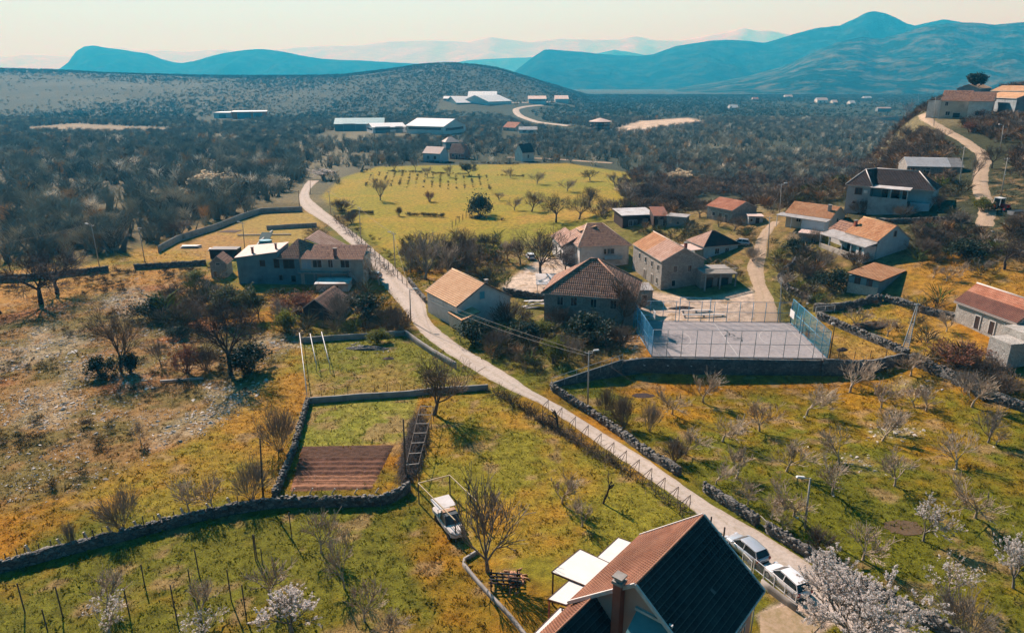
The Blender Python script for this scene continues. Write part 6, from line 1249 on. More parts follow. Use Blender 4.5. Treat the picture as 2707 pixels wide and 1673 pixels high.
for row in [
 (1147, 1096, 930, 'big', 'big bare walnut tree beside the vine pergola and the lawn garden', 72),
 (1290, 1510, 1262, 'grey', 'tall bare tree with rising branches beside the old pickup', 72),
 (1487, 1330, 1247, 'orchard', 'pale bare fruit tree on the lawn left of the pollard', 40),
 (1538, 1392, 1322, 'orchard', 'leaning bare fruit tree above the near house roof', 34),
 (849, 1461, 1345, 'orchard', 'crooked bare fruit tree below the ploughed garden', 46),
 (911, 1555, 1416, 'orchard', 'dark trunk fruit tree in the vineyard middle', 46),
 (964, 1642, 1533, 'orchard', 'lower dark trunk fruit tree of the leaning pair in the vineyard', 42),
 (1029, 1680, 1600, 'orchard', 'fruit tree at the bottom edge left of the curb wall', 42),
 (716, 1580, 1469, 'orchard', 'bare fruit tree above the white blossom tree at the bottom', 46),
 (529, 1640, 1535, 'orchard', 'bare fruit tree behind two vineyard posts', 36),
 (282, 1610, 1514, 'orchard', 'bare fruit tree at the lower left of the vineyard', 40),
 (500, 1352, 1250, 'orchard', 'left of the two bent trees on the long wall', 42),
 (560, 1345, 1245, 'orchard', 'right of the two bent trees on the long wall', 42),
 (109, 803, 655, 'dark', 'wide dark tree with a forked trunk at the left edge field', 92),
 (151, 776, 640, 'dark', 'second dark tree right behind the forked one at the left', 62),
 (2, 828, 700, 'dark', 'dark tree cut by the left edge', 50),
 (320, 982, 793, 'big', 'slender reddish grey tree in the rocky field', 58),
 (491, 868, 762, 'big', 'small spreading tree above the rocky field shrubs', 50),
 (611, 992, 770, 'dark', 'large dark round tree in the middle of the rocky field', 82),
 (636, 850, 756, 'olive_tree', 'olive green tree in front of the farmhouse corner', 50),
 (684, 846, 768, 'olive_tree', 'dark ivy covered tree right of the olive green one', 28),
 (425, 964, 882, 'grey', 'small grey twiggy tree between rocky field bushes', 28),
 (373, 1170, 1105, 'orchard', 'little flat topped tree at the lower edge of the rocky field', 24),
 (1126, 738, 606, 'grey', 'broad many stemmed bare tree left of the peach roofed house', 62),
 (1200, 713, 594, 'big', 'bare tree rising just behind the peach roofed house ridge', 50),
 (1261, 727, 615, 'big', 'bare tree right behind the peach roofed house', 42),
 (1003, 753, 675, 'orchard', 'thin bent tree on the road shoulder by the farmhouse', 34),
 (848, 648, 590, 'dark', 'dense dark twiggy tree growing behind the farmhouse roof', 36),
 (1430, 742, 586, 'dark', 'tall dark tree by the parked white car and yard', 66),
 (1496, 719, 662, 'dark', 'small dark tree in front of the white villa', 28),
 (1530, 580, 496, 'big', 'round brown crowned tree behind the white villa', 38),
 (1470, 588, 506, 'dark', 'dark crowned tree left of the round brown one behind the villa', 38),
 (1593, 560, 517, 'big', 'small round tree left of the dark plank shed', 22),
 (1796, 552, 486, 'dark', 'dark tree between the plank sheds and the red roofed barn', 40),
 (1720, 545, 478, 'dark', 'dark grey tree directly behind the rusty red shed roof', 42),
 (1660, 540, 470, 'grey', 'grey tree behind the dark plank shed roof', 38),
 (1639, 868, 716, 'big', 'reddish bare tree in front of the pyramid roofed house', 56),
 (1005, 530, 460, 'grey', 'twin stemmed tree standing alone in the yellow field', 24),
 (1241, 465, 428, 'olive_tree', 'yellow green tree at the far edge of the field', 18),
 (1189, 468, 430, 'grey', 'thin bare tree at the far field edge below the brick house', 14),
 (1042, 453, 420, 'grey', 'small bare tree at the far left field edge', 13),
 (1098, 451, 415, 'grey', 'bare tree at the far field edge by the pale track', 13),
 (1272, 571, 508, 'dark_bush', 'dark bushy thicket at the right end of the field boundary', 30),
 (1319, 530, 505, 'grey', 'small tree right of the dark field thicket', 16),
 (1641, 514, 486, 'cream_tree', 'yellowish tree in the meadow behind the sheds', 13),
 (2466, 735, 698, 'orchard', 'first of the small brown trees on the right terrace', 22),
 (2502, 744, 700, 'orchard', 'second of the small brown trees on the right terrace', 24),
 (2543, 726, 688, 'orchard', 'third of the small brown trees on the right terrace', 20),
 (2596, 722, 682, 'grey', 'fourth small tree on the right terrace nearest the wall', 22),
 (2655, 712, 612, 'dark', 'dark dense tree on the slope at the right edge', 46),
 (2570, 252, 194, 'conifer', 'dark conifer on the ridge beside the hilltop house', 17),
 (2478, 385, 330, 'grey', 'bare tree left of the hill track below the hilltop house', 22),
 (2622, 445, 378, 'dark', 'dark tree trunk right of the hill track', 24),
 (2690, 432, 370, 'dark', 'dark bare tree at the right edge above the hill track', 26),
 (2570, 480, 400, 'grey', 'bare tree between the grey barn and the hill track', 22),
 (2510, 235, 205, 'grey', 'bare grey tree top rising behind the hilltop house', 22),
 (1405, 560, 500, 'big', 'brown tree at the right side of the yellow field', 30),
 (1360, 556, 516, 'grey', 'small grey tree at the right side of the yellow field', 20),
 (1560, 548, 488, 'dark', 'dark tree beside the round brown one in the upper meadow', 30),
 (1500, 505, 470, 'grey', 'grey tree at the far end of the meadow behind the villa', 22),
 (1420, 486, 450, 'grey', 'left tree of the far meadow row behind the yellow field', 20),
 (1560, 478, 446, 'dark', 'middle tree of the far meadow row', 20),
 (1625, 490, 452, 'grey', 'right tree of the far meadow row', 20),
 (1350, 470, 440, 'grey', 'small tree on the far boundary of the yellow field', 16),
 (1130, 468, 436, 'grey', 'small tree in the vine rows of the yellow field', 14),
 (1180, 735, 640, 'orchard', 'thin bare tree in the vine plot behind the peach roofed house', 30),
 (1085, 720, 640, 'grey', 'bare thicket tree on the right of the upper road', 34),
 (1345, 690, 625, 'orchard', 'bare tree at the left edge of the parking yard', 32),
 (1375, 700, 610, 'big', 'twiggy tree left of the dark tree by the yard', 34),
 (1560, 735, 690, 'orchard', 'little tree in the gap before the white villa door', 18),
 (1760, 600, 560, 'grey', 'bare tree in front of the low grey shed', 24),
 (1850, 575, 535, 'big', 'brown tree left of the red roofed barn', 26),
 (1940, 610, 560, 'big', 'brown tree below the red roofed barn', 30),
 (1900, 600, 565, 'grey', 'grey tree under the red roofed barn door', 22),
 (2090, 650, 612, 'orchard', 'silvery tree beside the track under the pale blue porch', 26),
 (2170, 720, 655, 'grey', 'grey tree in the rubble below the veranda', 34),
 (2240, 745, 690, 'dark', 'dark tree left of the tilted roof shed', 28),
 (2070, 760, 715, 'orchard', 'small bare tree above the far right court corner', 24),
 (2480, 560, 505, 'dark', 'dark tree between the tall grey house and the hill track', 28),
 (2540, 600, 552, 'grey', 'bare tree at the lower bend of the hill track', 24),
 (2690, 620, 560, 'big', 'brown tree at the right edge below the boat', 34),
 (2440, 640, 590, 'dark', 'dark tree behind the veranda house gable', 30),
 (2680, 350, 300, 'grey', 'bare tree under the edge house on the hilltop', 26),
 (2600, 320, 285, 'dark', 'dark shrubby tree below the hilltop house wing', 24),
 (2655, 205, 180, 'olive_tree', 'left leafy tree on the ridge skyline', 20),
 (2692, 200, 172, 'olive_tree', 'right leafy tree on the ridge skyline', 24),
 (745, 860, 790, 'grey', 'bare grey tree left of the half ruined barn', 40),
 (570, 800, 740, 'grey', 'bare twiggy tree left of the olive green one', 34),
 (455, 800, 745, 'dark', 'dark twiggy tree at the top of the pebble slope', 30),
 (250, 640, 575, 'big', 'tawny tree at the wood edge right of the left pole', 40),
 (480, 630, 575, 'big', 'tawny tree at the wood edge behind the garden wall', 34),
 (330, 655, 600, 'grey', 'grey tree at the wood edge between the two left poles', 34),
 (2390, 318, 262, 'grey', 'thin tree beside the roofless ruin', 16)]:
    tree(*row[:5], wide=row[5])
for row in [
 (1594, 1330, 1250, 'pollard', 'dark pollarded tree with two stubby arms on the lawn', 22),
 (1475, 1140, 1083, 'pollard', 'dark lopped tree leaning over the roadside vine hedge', 26),
 (1244, 1324, 1261, 'pollard', 'lopped grey trunk with cut stubs beside the pergola', 14)]:
    tree(*row[:5], wide=row[5], name='pollarded_tree')
for row in [
 (322, 1396, 1283, 'fan_shrub', 'fan shaped many stemmed shrub on the long wall at the left', 54),
 (188, 1446, 1368, 'fan_shrub', 'small upright shrub on the long wall at the far left', 20),
 (666, 1322, 1208, 'fan_shrub', 'tall bushy shrub at the corner of the long wall', 48),
 (742, 1190, 1066, 'fan_shrub', 'grey round shrub leaning on the garden side wall', 50),
 (494, 986, 903, 'russet_bush', 'reddish bush in the rocky field', 36),
 (545, 978, 910, 'shrub', 'brown bush between the reddish bush and the large dark tree', 34),
 (654, 986, 912, 'dark_bush', 'dark green bush below the large dark tree', 46),
 (269, 995, 940, 'dark_bush', 'dark low bush under the slender reddish grey tree', 36),
 (345, 985, 930, 'dark_bush', 'second dark bush right of the slender tree', 24),
 (473, 892, 858, 'dark_bush', 'small dark bush below the small spreading tree', 26),
 (400, 840, 780, 'dark_bush', 'dark hazy bush at the top of the rocky field', 40),
 (440, 830, 775, 'shrub', 'tall brown shrub by the white pebble slope', 30),
 (1647, 1130, 1036, 'shrub', 'dense brown shrub inside the roadside wall near the concrete post', 34),
 (1600, 1096, 1014, 'shrub', 'thin brown shrub by the concrete post', 24),
 (1716, 1140, 1056, 'fan_shrub', 'upright vase shaped shrub in the orchard', 26),
 (1782, 1220, 1160, 'shrub', 'low brown shrub at the end of the roadside wall', 32),
 (2168, 1452, 1388, 'shrub', 'olive brown shrub right of the lamp post on the wall', 36),
 (2531, 965, 898, 'russet_bush', 'large brown bramble bush on the right hand wall', 70),
 (2600, 995, 932, 'shrub', 'brown bramble bush further right along the wall', 60),
 (2546, 1035, 975, 'fan_shrub', 'pale twiggy bush below the right hand brambles', 40),
 (2655, 1040, 985, 'shrub', 'dark bramble at the right edge by the wire gate', 50),
 (1348, 862, 784, 'shrub', 'big olive brown bush against the peach roofed house gable', 54),
 (1432, 892, 846, 'green_bush', 'bright yellow green bush below the pyramid roofed house', 30),
 (1390, 900, 845, 'dark_bush', 'dark bush between the yellow green bush and the road', 44),
 (1315, 925, 868, 'shrub', 'tangled brown bush on the right of the road bend', 44),
 (1460, 960, 890, 'green_bush', 'green bush beside the sloping wall left of the court', 28),
 (1500, 945, 880, 'fan_shrub', 'bare grey bush in front of the sloping wall', 34),
 (1560, 900, 830, 'dark_bush', 'dark bush at the foot of the pyramid roofed house', 60),
 (1480, 862, 800, 'shrub', 'bare bush at the left corner of the pyramid roofed house', 40),
 (1640, 915, 850, 'shrub', 'bush in the rubble strip left of the court fence', 36),
 (1250, 905, 845, 'dark_bush', 'dark hedge bush below the little lean-to shed', 36),
 (790, 830, 765, 'russet_bush', 'reddish brown bush in front of the farmhouse', 52),
 (905, 850, 770, 'fan_shrub', 'grey haze of twigs right of the half ruined barn', 58),
 (960, 835, 770, 'dark_bush', 'dark bush beside the farmhouse garden and road', 40),
 (1035, 860, 800, 'shrub', 'bare bush on the left road shoulder', 40),
 (1050, 880, 815, 'shrub', 'second bare bush further down the left road shoulder', 34),
 (760, 880, 820, 'green_bush', 'green bush below the half ruined barn', 30),
 (640, 800, 768, 'green_bush', 'bright yellow green bush at the farmhouse left corner', 32),
 (520, 736, 716, 'green_bush', 'yellow green hedge bush beside the stone hut', 28),
 (1135, 533, 502, 'russet_bush', 'reddish lone bush in the yellow field', 12),
 (1055, 571, 543, 'shrub', 'slim upright bush on the field boundary', 9),
 (905, 560, 520, 'shrub', 'brown roadside bush where the road bends in the distance', 26),
 (930, 590, 552, 'shrub', 'brown roadside thicket along the upper road', 24),
 (2595, 560, 522, 'green_bush', 'dark green round bush at the bottom of the hill track', 22),
 (2566, 350, 318, 'russet_bush', 'russet bush beside the hill track bend', 24),
 (2130, 735, 690, 'shrub', 'grey bush in the rubble right of the gravel track', 34),
 (2200, 760, 708, 'dark_bush', 'dark bush in the rubble slope below the veranda house', 40),
 (2260, 700, 660, 'shrub', 'brown bush below the veranda house', 34),
 (2100, 670, 630, 'dark_bush', 'dark bush beside the pole on the gravel track', 30),
 (2150, 640, 600, 'fan_shrub', 'silvery bare bush under the pale blue porch', 26),
 (1990, 690, 648, 'fan_shrub', 'white budding bush in front of the bungalow', 30),
 (2440, 680, 620, 'shrub', 'brown bush right of the veranda house gable', 40),
 (2500, 650, 606, 'shrub', 'brown thicket behind the right terrace', 44),
 (2560, 680, 630, 'dark_bush', 'dark thicket along the terrace wall', 44),
 (2275, 565, 520, 'shrub', 'bush in front of the tall grey house', 26),
 (2390, 575, 535, 'fan_shrub', 'bush right of the tall grey house', 30),
 (1000, 905, 868, 'green_bush', 'green shrub beyond the upper garden wall', 26)]:
    tree(*row[:5], wide=row[5])
# ------------------------------------------------------------------ woods, scrub, rocks, grass (uncountable)
def wood_clump(seed, n, ht, rad, tri_w, trunk=True):
    """a very light bare tree: n thin triangles fanning up from the trunk"""
    rg = np.random.default_rng(seed); V = []
    if trunk:
        for k in range(3):
            a = rg.uniform(0, 6.28); w = .09 + .05 * k; V += [(-w, 0, -.3), (w, 0, -.3), (.4 * math.cos(a), .4 * math.sin(a), ht * .55)]
    for k in range(n):
        t = rg.uniform(.12, .6) * ht; az = rg.uniform(0, 6.28); el = rg.uniform(.25, 1.3); ln = rad * rg.uniform(.45, 1.05) * (1 - .35 * (el > 1))
        r0 = rg.uniform(0, .45) * rad; p = np.array((r0 * math.cos(az), r0 * math.sin(az), t + r0 * .5)); d = np.array((math.cos(az) * math.cos(el), math.sin(az) * math.cos(el), math.sin(el) * 1.1)); q = p + d * ln
        q[2] = min(q[2], ht * rg.uniform(.85, 1.0)); s = np.cross(d, rg.normal(0, 1, 3)); s = s / np.linalg.norm(s) * tri_w * rg.uniform(.6, 1.3)
        V += [p - s, p + s, q]
    return np.array(V, float)
def scatter(name, pts, protos, hs, cols, m, label, sxy=1.0):
    rg = np.random.default_rng(len(pts)); VV, CC_ = [], []
    k = rg.integers(0, len(protos), len(pts))
    for j, pr in enumerate(protos):
        s = np.where(k == j)[0]
        if not len(s): continue
        a = rg.uniform(0, 6.28, len(s)); c, sn = np.cos(a), np.sin(a); h = hs[s]; w = h * rg.uniform(.8, 1.25, len(s)) * sxy
        x = (pr[None, :, 0] * c[:, None] - pr[None, :, 1] * sn[:, None]) * w[:, None] + pts[s, 0:1]; y = (pr[None, :, 0] * sn[:, None] + pr[None, :, 1] * c[:, None]) * w[:, None] + pts[s, 1:2]
        z = pr[None, :, 2] * h[:, None] + pts[s, 2:3]; VV.append(np.stack([x, y, z], -1).reshape(-1, 3)); CC_.append(np.repeat(cols[s], pr.shape[0], 0))
    V = np.concatenate(VV); C_ = np.concatenate(CC_); o = link(name, mesh_np(name, V, np.arange(len(V)).reshape(-1, 3), m, False, C_)); tag(o, label, None, None, 'stuff'); o['category'] = name.replace('_', ' '); return o
def plain_attr(name, tr=0.0):
    m, t, b = new_mat(name); a = nd(t, 'ShaderNodeAttribute', attribute_name='zone'); t.links.new(a.outputs['Color'], b.inputs['Base Color']); b.inputs['Roughness'].default_value = 1; b.inputs['Specular IOR Level'].default_value = 0; return m
M_WOODS, M_SCRUB, M_GRASS = plain_attr('bare_wood_twigs'), plain_attr('scrub_twigs'), plain_attr('grass_blades'); translucent(M_GRASS, .4)
PW = [wood_clump(s, 105, 1.0, .42, .012) for s in range(7)]; PS = [wood_clump(30 + s, 70, 1.0, .60, .018, False) for s in range(6)]; PF = [wood_clump(60 + s, 18, 1.0, .65, .055, False) for s in range(5)]
ROADPTS = np.array([G((a + b) / 2, y)[:2] for y, a, b in rows + r2 + r3])
FARPTS = np.concatenate([catmull([G(*p)[:2] for p in q], 12) for q in ([(1432, 279), (1405, 281), (1375, 286), (1364, 291), (1370, 303), (1395, 315), (1420, 323), (1452, 328), (1508, 334)],)])
def clear_of(x, y, r=4.5):
    keep = np.ones(len(x), bool)
    RP = np.concatenate([np.stack([np.interp(np.linspace(0, 1, 160), np.linspace(0, 1, len(q)), q[:, i]) for i in (0, 1)], -1) for q in (ROADPTS[:len(rows)], ROADPTS[len(rows):len(rows) + len(r2)], ROADPTS[len(rows) + len(r2):])])
    for p in RP: keep &= (x - p[0]) ** 2 + (y - p[1]) ** 2 > r * r
    for p in FARPTS: keep &= ~((np.abs(x - p[0]) < 14) & (y > p[1] - 60) & (y < p[1] + 8))
    for o in HOUSE_BOX: keep &= ~((x > o[0] - 1.5) & (x < o[1] + 1.5) & (y > o[2] - (2 if o[2] < 125 else 4 if o[2] < 260 else 45 if o[2] < 600 else 90)) & (y < o[3] + 1.5))
    return keep
bpy.context.view_layer.update()
HOUSE_BOX = []
for o in list(COL.objects):
    if o.type == 'EMPTY' and any(c.name.startswith(('wall', 'left_wall', 'body', 'ribbed', 'wing_wall')) for c in o.children):
        P_ = np.array([tuple(c.matrix_world @ Vector(q)) for c in o.children if c.type == 'MESH' for q in c.bound_box]); HOUSE_BOX.append((P_[:, 0].min(), P_[:, 0].max(), P_[:, 1].min(), P_[:, 1].max()))
def sample(n, x0, x1, y0, y1, seed, dens=None, polys=None, r=4.5):
    rg = np.random.default_rng(seed); x = rg.uniform(x0, x1, n); y = rg.uniform(y0, y1, n); k = clear_of(x, y, r)
    if polys:
        m = np.zeros(n)
        for p in polys: m = np.maximum(m, in_poly(x, y, p, 2))
        k &= rg.random(n) < m
    if dens is not None: k &= rg.random(n) < dens(x, y)
    # only what the lens (and a step to the side) could see
    k &= np.abs(x) < .86 * y * .95 + 25
    x, y = x[k], y[k]; return np.stack([x, y, T(x, y)], -1)
def cols_for(n, seed, pal, w):
    rg = np.random.default_rng(seed); k = rg.choice(len(pal), n, p=np.array(w) / sum(w)); return np.array(pal)[k] * rg.uniform(.65, 1.35, (n, 1))
PAL = [(.20, .225, .185), (.31, .30, .225), (.13, .155, .135), (.46, .29, .12), (.44, .40, .29), (.80, .72, .58)]
wp = sample(30000, -560, 60, 150, 640, 1, lambda x, y: np.clip(.5 + 2.2 * (fbm(x / 30., y / 30.) - .42), .12, 1) * np.interp(y, [150, 420, 640], [.8, .6, .35]), [ZP['wood']])
PN = [wood_clump(90 + s, 300, 1.0, .44, .0055) for s in range(6)]
we = wp[wp[:, 1] < 235]; wp = wp[wp[:, 1] >= 235]
scatter('wood_edge', we, PN, np.random.default_rng(32).uniform(4.5, 9, len(we)), cols_for(len(we), 33, PAL, [4, 3, 3, .5, 1.2, .3]), M_WOODS, 'nearest bare trees and bushes along the front of the left wood')
scatter('wood', wp, PW, np.random.default_rng(2).uniform(4.5, 9, len(wp)), cols_for(len(wp), 3, PAL, [4, 3, 3, .5, 1.2, .6]), M_WOODS, 'dense bare grey brown wood filling the left middle distance')
FIELD_KEEP = [ZP['field'], ZP['fieldb'], ZP['clear1'], ZP['clear2']]
def notin(x, y):
    k = np.ones(len(x))
    for p in FIELD_KEEP + [ZP['wood'], ZP['drive']]: k *= 1 - in_poly(x, y, p, 3)
    return k
valley = lambda x, y: notin(x, y) * np.clip(.6 + 2.6 * (fbm(x / 55., y / 55.) - .44), .06, 1) * (T(x, y) < 6) * np.interp(y, [240, 300], [0, 1]) * np.clip((330 + .9 * np.maximum(-x - 60, 0) * 0 - 0 + 0 * y), 0, 1)
vp = sample(52000, -620, 560, 290, 800, 5, valley)
scatter('valley_trees', vp, PW, np.random.default_rng(6).uniform(3, 6.5, len(vp)), cols_for(len(vp), 7, PAL, [4, 3, 3, .6, 1.2, .3]), M_WOODS, 'loose bare trees and bushes over the valley floor')
fp = sample(150000, -1900, 1900, 780, 2100, 8, lambda x, y: notin(x, y) * np.clip(.6 + 2.4 * (fbm(x / 150., y / np.clip(y / 9., 30, 150)) - .43), .08, 1) * (1 - .6 * in_poly(x, y, ZP['hillgrey'], 40)))
scatter('far_scrub', fp, PF, np.random.default_rng(9).uniform(2.2, 5.5, len(fp)), cols_for(len(fp), 10, [(.095, .14, .11), (.14, .175, .13), (.075, .115, .095), (.22, .21, .14)], [4, 3, 3, .6]), M_SCRUB, 'far scrub woodland over the plain and the low hills', 1.1)
HILLS = [poly_px(p) for p in ([(2000, 440), (2080, 400), (2140, 350), (2200, 322), (2290, 290), (2400, 250), (2450, 300), (2330, 330), (2330, 420)], [(2440, 300), (2480, 240), (2560, 215), (2720, 190), (2720, 300), (2560, 330)], [(1640, 480), (1700, 445), (1900, 405), (2120, 350), (2260, 325), (2330, 326), (2440, 322), (2520, 372), (2570, 420), (2395, 418), (2380, 470), (2300, 450), (2230, 490), (2220, 545), (2040, 545), (1960, 520), (1870, 515), (1740, 545), (1670, 545), (1640, 510)], [(2560, 330), (2720, 290), (2760, 640), (2640, 650), (2640, 560), (2640, 420), (2600, 370)], [(2410, 600), (2640, 590), (2640, 650), (2440, 650)], [(2050, 630), (2200, 650), (2280, 700), (2320, 790), (2100, 800), (2050, 740)])]
hp = sample(60000, 20, 330, 95, 370, 11, lambda x, y: np.clip(.5 + 2.6 * (fbm(x / 16., y / 16.) - .42), .06, 1) * np.maximum(np.maximum.reduce([in_poly(x, y, p, 2) for p in HILLS]), sstep(3, 6, T(x, y)) * sstep(172, 190, y + .2 * x)) * (1 - np.maximum.reduce([in_poly(x, y, ZP[k], 2) for k in ('righthill', 'rightgrass')])), None, 5.5)
scatter('hillside_scrub', hp, PS, np.random.default_rng(12).uniform(1.1, 3.7, len(hp)), cols_for(len(hp), 13, [(.17, .125, .085), (.26, .185, .12), (.10, .085, .065), (.36, .19, .07), (.34, .26, .18)], [4, 3, 2.5, 1, 1.3]), M_SCRUB, 'brown bramble scrub covering the right hand hillside')
rp = sample(22000, -110, 30, 60, 170, 14, lambda x, y: np.clip((fbm(x / 4.5, y / 4.5) - .52) * 5, 0, 1) * .6, [ZP['rock'], ZP['leftfield']], 3)
scatter('low_shrubs', rp, PS, np.random.default_rng(15).uniform(.3, 1.25, len(rp)), cols_for(len(rp), 16, [(.09, .08, .045), (.15, .12, .07), (.06, .06, .035), (.17, .10, .05)], [3, 3, 3, 1]), M_SCRUB, 'low dry shrubs dotted over the rocky field', 1.2)
ed = sample(9000, -60, 60, 40, 215, 17, lambda x, y: .5 * (fbm(x / 5., y / 5.) > .5), [poly_px(p) for p in ([(800, 520), (870, 570), (960, 650), (1030, 740), (1090, 740), (960, 600), (850, 520)], [(1130, 800), (1180, 880), (1300, 970), (1460, 1030), (1640, 950), (1640, 900), (1300, 880)], [(1460, 1035), (1700, 1230), (1850, 1340), (1800, 1260), (1640, 1150)], [(690, 740), (960, 740), (1080, 880), (800, 890), (700, 860)], [(2160, 960), (2400, 935), (2700, 1090), (2700, 1130), (2400, 1010), (2180, 1000)])], 2.6)
scatter('verge_scrub', ed, PS, np.random.default_rng(18).uniform(.4, 1.9, len(ed)), cols_for(len(ed), 19, [(.12, .10, .05), (.17, .13, .07), (.07, .065, .035), (.13, .15, .03)], [3, 3, 3, 1]), M_SCRUB, 'rough weeds and brambles along walls and road verges', 1.2)
VG = [poly_px(p) for p in ([(1060, 640), (1330, 640), (1330, 770), (1200, 720), (1080, 730)], [(1270, 860), (1440, 800), (1640, 870), (1640, 940), (1450, 1005), (1300, 950)], [(1790, 600), (1990, 600), (1975, 770), (1955, 785), (1800, 690)], [(2040, 600), (2280, 680), (2320, 800), (2080, 810)], [(700, 740), (960, 760), (1070, 880), (790, 890)], [(400, 735), (620, 755), (700, 880), (420, 880)], [(2400, 600), (2720, 640), (2720, 740), (2420, 700)], [(1640, 560), (1860, 560), (1830, 640), (1640, 610)], [(2060, 520), (2560, 520), (2560, 640), (2240, 560), (2080, 560)], [(2380, 770), (2720, 960), (2720, 1100), (2400, 960)])]
vg = sample(26000, -70, 150, 80, 215, 91, lambda x, y: np.clip(.5 + 3.2 * (fbm(x / 7. + 31, y / 7.) - .44), .05, 1), VG, 2.6)
scatter('garden_growth', vg, PS, np.random.default_rng(92).gamma(3.2, .42, len(vg)) + .3, cols_for(len(vg), 93, [(.14, .125, .07), (.22, .17, .11), (.085, .085, .05), (.12, .15, .035), (.30, .17, .08)], [3, 3, 3, 1.4, .7]), M_SCRUB, 'unkempt bushes and weeds between the village houses', 1.1)
# boundary growth and vine rows in the yellow field
fx = []
rg_ = np.random.default_rng(77)
for (a, b, n_) in (((895, 562), (1255, 578), 420), ((1255, 578), (1330, 584), 120), ((960, 452), (1420, 470), 260), ((1010, 428), (1400, 436), 260)):
    A_, B_ = G(*a), G(*b); t = rg_.random(n_)[:, None]; q = A_[None, :2] * (1 - t) + B_[None, :2] * t + rg_.normal(0, .5, (n_, 2)); fx.append(q[fbm(q[:, 0] / 5., q[:, 1] / 5.) > .45])
for k in range(16):
    A_, B_ = G(965 + k * 22, 498 + .4 * k), G(985 + k * 20, 458 + .5 * k); t = rg_.random(14)[:, None]; fx.append(A_[None, :2] * (1 - t) + B_[None, :2] * t)
fx = np.concatenate(fx); fx = np.concatenate([fx, T(fx[:, 0], fx[:, 1])[:, None]], -1)
scatter('field_growth', fx, PS, rg_.uniform(.4, 1.5, len(fx)), cols_for(len(fx), 78, [(.12, .10, .05), (.18, .15, .07), (.08, .08, .04)], [3, 3, 2]), M_SCRUB, 'dark weeds and dormant vine rows along the yellow field boundaries', 1.1)
# rocks
def rock(seed):
    rg = np.random.default_rng(seed); v = rg.normal(0, 1, (9, 3)); v /= np.linalg.norm(v, axis=1, keepdims=True); v *= rg.uniform(.6, 1.1, (9, 1)); v[:, 2] *= .6
    bm = bmesh.new(); [bm.verts.new(q) for q in v]; bmesh.ops.convex_hull(bm, input=bm.verts); bmesh.ops.triangulate(bm, faces=bm.faces); out = np.array([[tuple(l.vert.co) for l in f.loops] for f in bm.faces]).reshape(-1, 3); bm.free(); return out
PR = [rock(s) for s in range(6)]
M_ROCK = plain_attr('limestone_rubble')
RUB = RUBZ
k1 = sample(190000, -110, 90, 60, 175, 20, lambda x, y: np.clip(.35 + 3 * (fbm(x / 2.5, y / 2.5) - .45), .05, 1), RUB, 2.2)
k2 = sample(60000, -110, 30, 60, 170, 21, lambda x, y: np.clip(.30 + 4.5 * (fbm(x / 5., y / 5.) - .50), .01, .95), [ZP['rock']], 2.2)
k3 = sample(9000, 50, 330, 110, 330, 22, lambda x, y: np.clip((fbm(x / 8., y / 8.) - .55) * 5, 0, .7), HILLS[2:], 3)
rpts = np.concatenate([k1, k2, k3]); rh = np.concatenate([np.random.default_rng(23).gamma(3.0, .036, len(k1)), np.random.default_rng(24).gamma(2.6, .028, len(k2)), np.random.default_rng(25).gamma(2.5, .14, len(k3))]) + .03
scatter('rubble', rpts, PR, np.minimum(rh, .9), cols_for(len(rpts), 26, [(.54, .50, .44), (.42, .385, .335), (.26, .23, .19)], [3, 3, 1]), M_ROCK, 'pale limestone rubble strewn over the rocky field and heaps', 1.3)
# grass tufts
def tuft(seed):
    rg = np.random.default_rng(seed); V = []
    for k in range(5):
        a = rg.uniform(0, 6.28); p = np.array((rg.normal(0, .5), rg.normal(0, .5), -.05)); d = np.array((math.cos(a), math.sin(a), 0)) * .22; q = p + np.array((rg.normal(0, .4), rg.normal(0, .4), rg.uniform(.6, 1.1))); V += [p - d, p + d, q]
    return np.array(V)
PG = [tuft(s) for s in range(6)]
def grassy(x, y):
    k = np.ones(len(x))
    for key in ('yard', 'drive', 'hyard'): k *= 1 - in_poly(x, y, ZP[key], .5)
    return k * np.interp(y, [40, 90, 170], [1, .75, .3])
gp = sample(230000, -95, 120, 34, 170, 27, grassy, None, 1.9)
g2 = sample(16000, -95, 120, 34, 170, 127, lambda x, y: grassy(x, y) * (fbm(x / 3., y / 3.) > .5), None, 2.2); gp = np.concatenate([gp, g2])
hdx = np.abs((gp[:, 0] - CT[0]) * CT[2] + (gp[:, 1] - CT[1]) * CT[3]); hdy = np.abs(-(gp[:, 0] - CT[0]) * CT[3] + (gp[:, 1] - CT[1]) * CT[2]); gp = gp[(hdx > CL / 2) | (hdy > CW / 2)]
gc = zone_colour(gp[:, 0], gp[:, 1]); gc = gc * np.random.default_rng(28).uniform(.6, 1.6, (len(gp), 1))
scatter('grass', gp, PG, np.where(np.arange(len(gp)) > len(gp) - 13000, 2.1, 1.0) * (np.random.default_rng(29).gamma(4, .018, len(gp)) + .03), gc, M_GRASS, 'dry orange and green grass over the fields', 1.5)
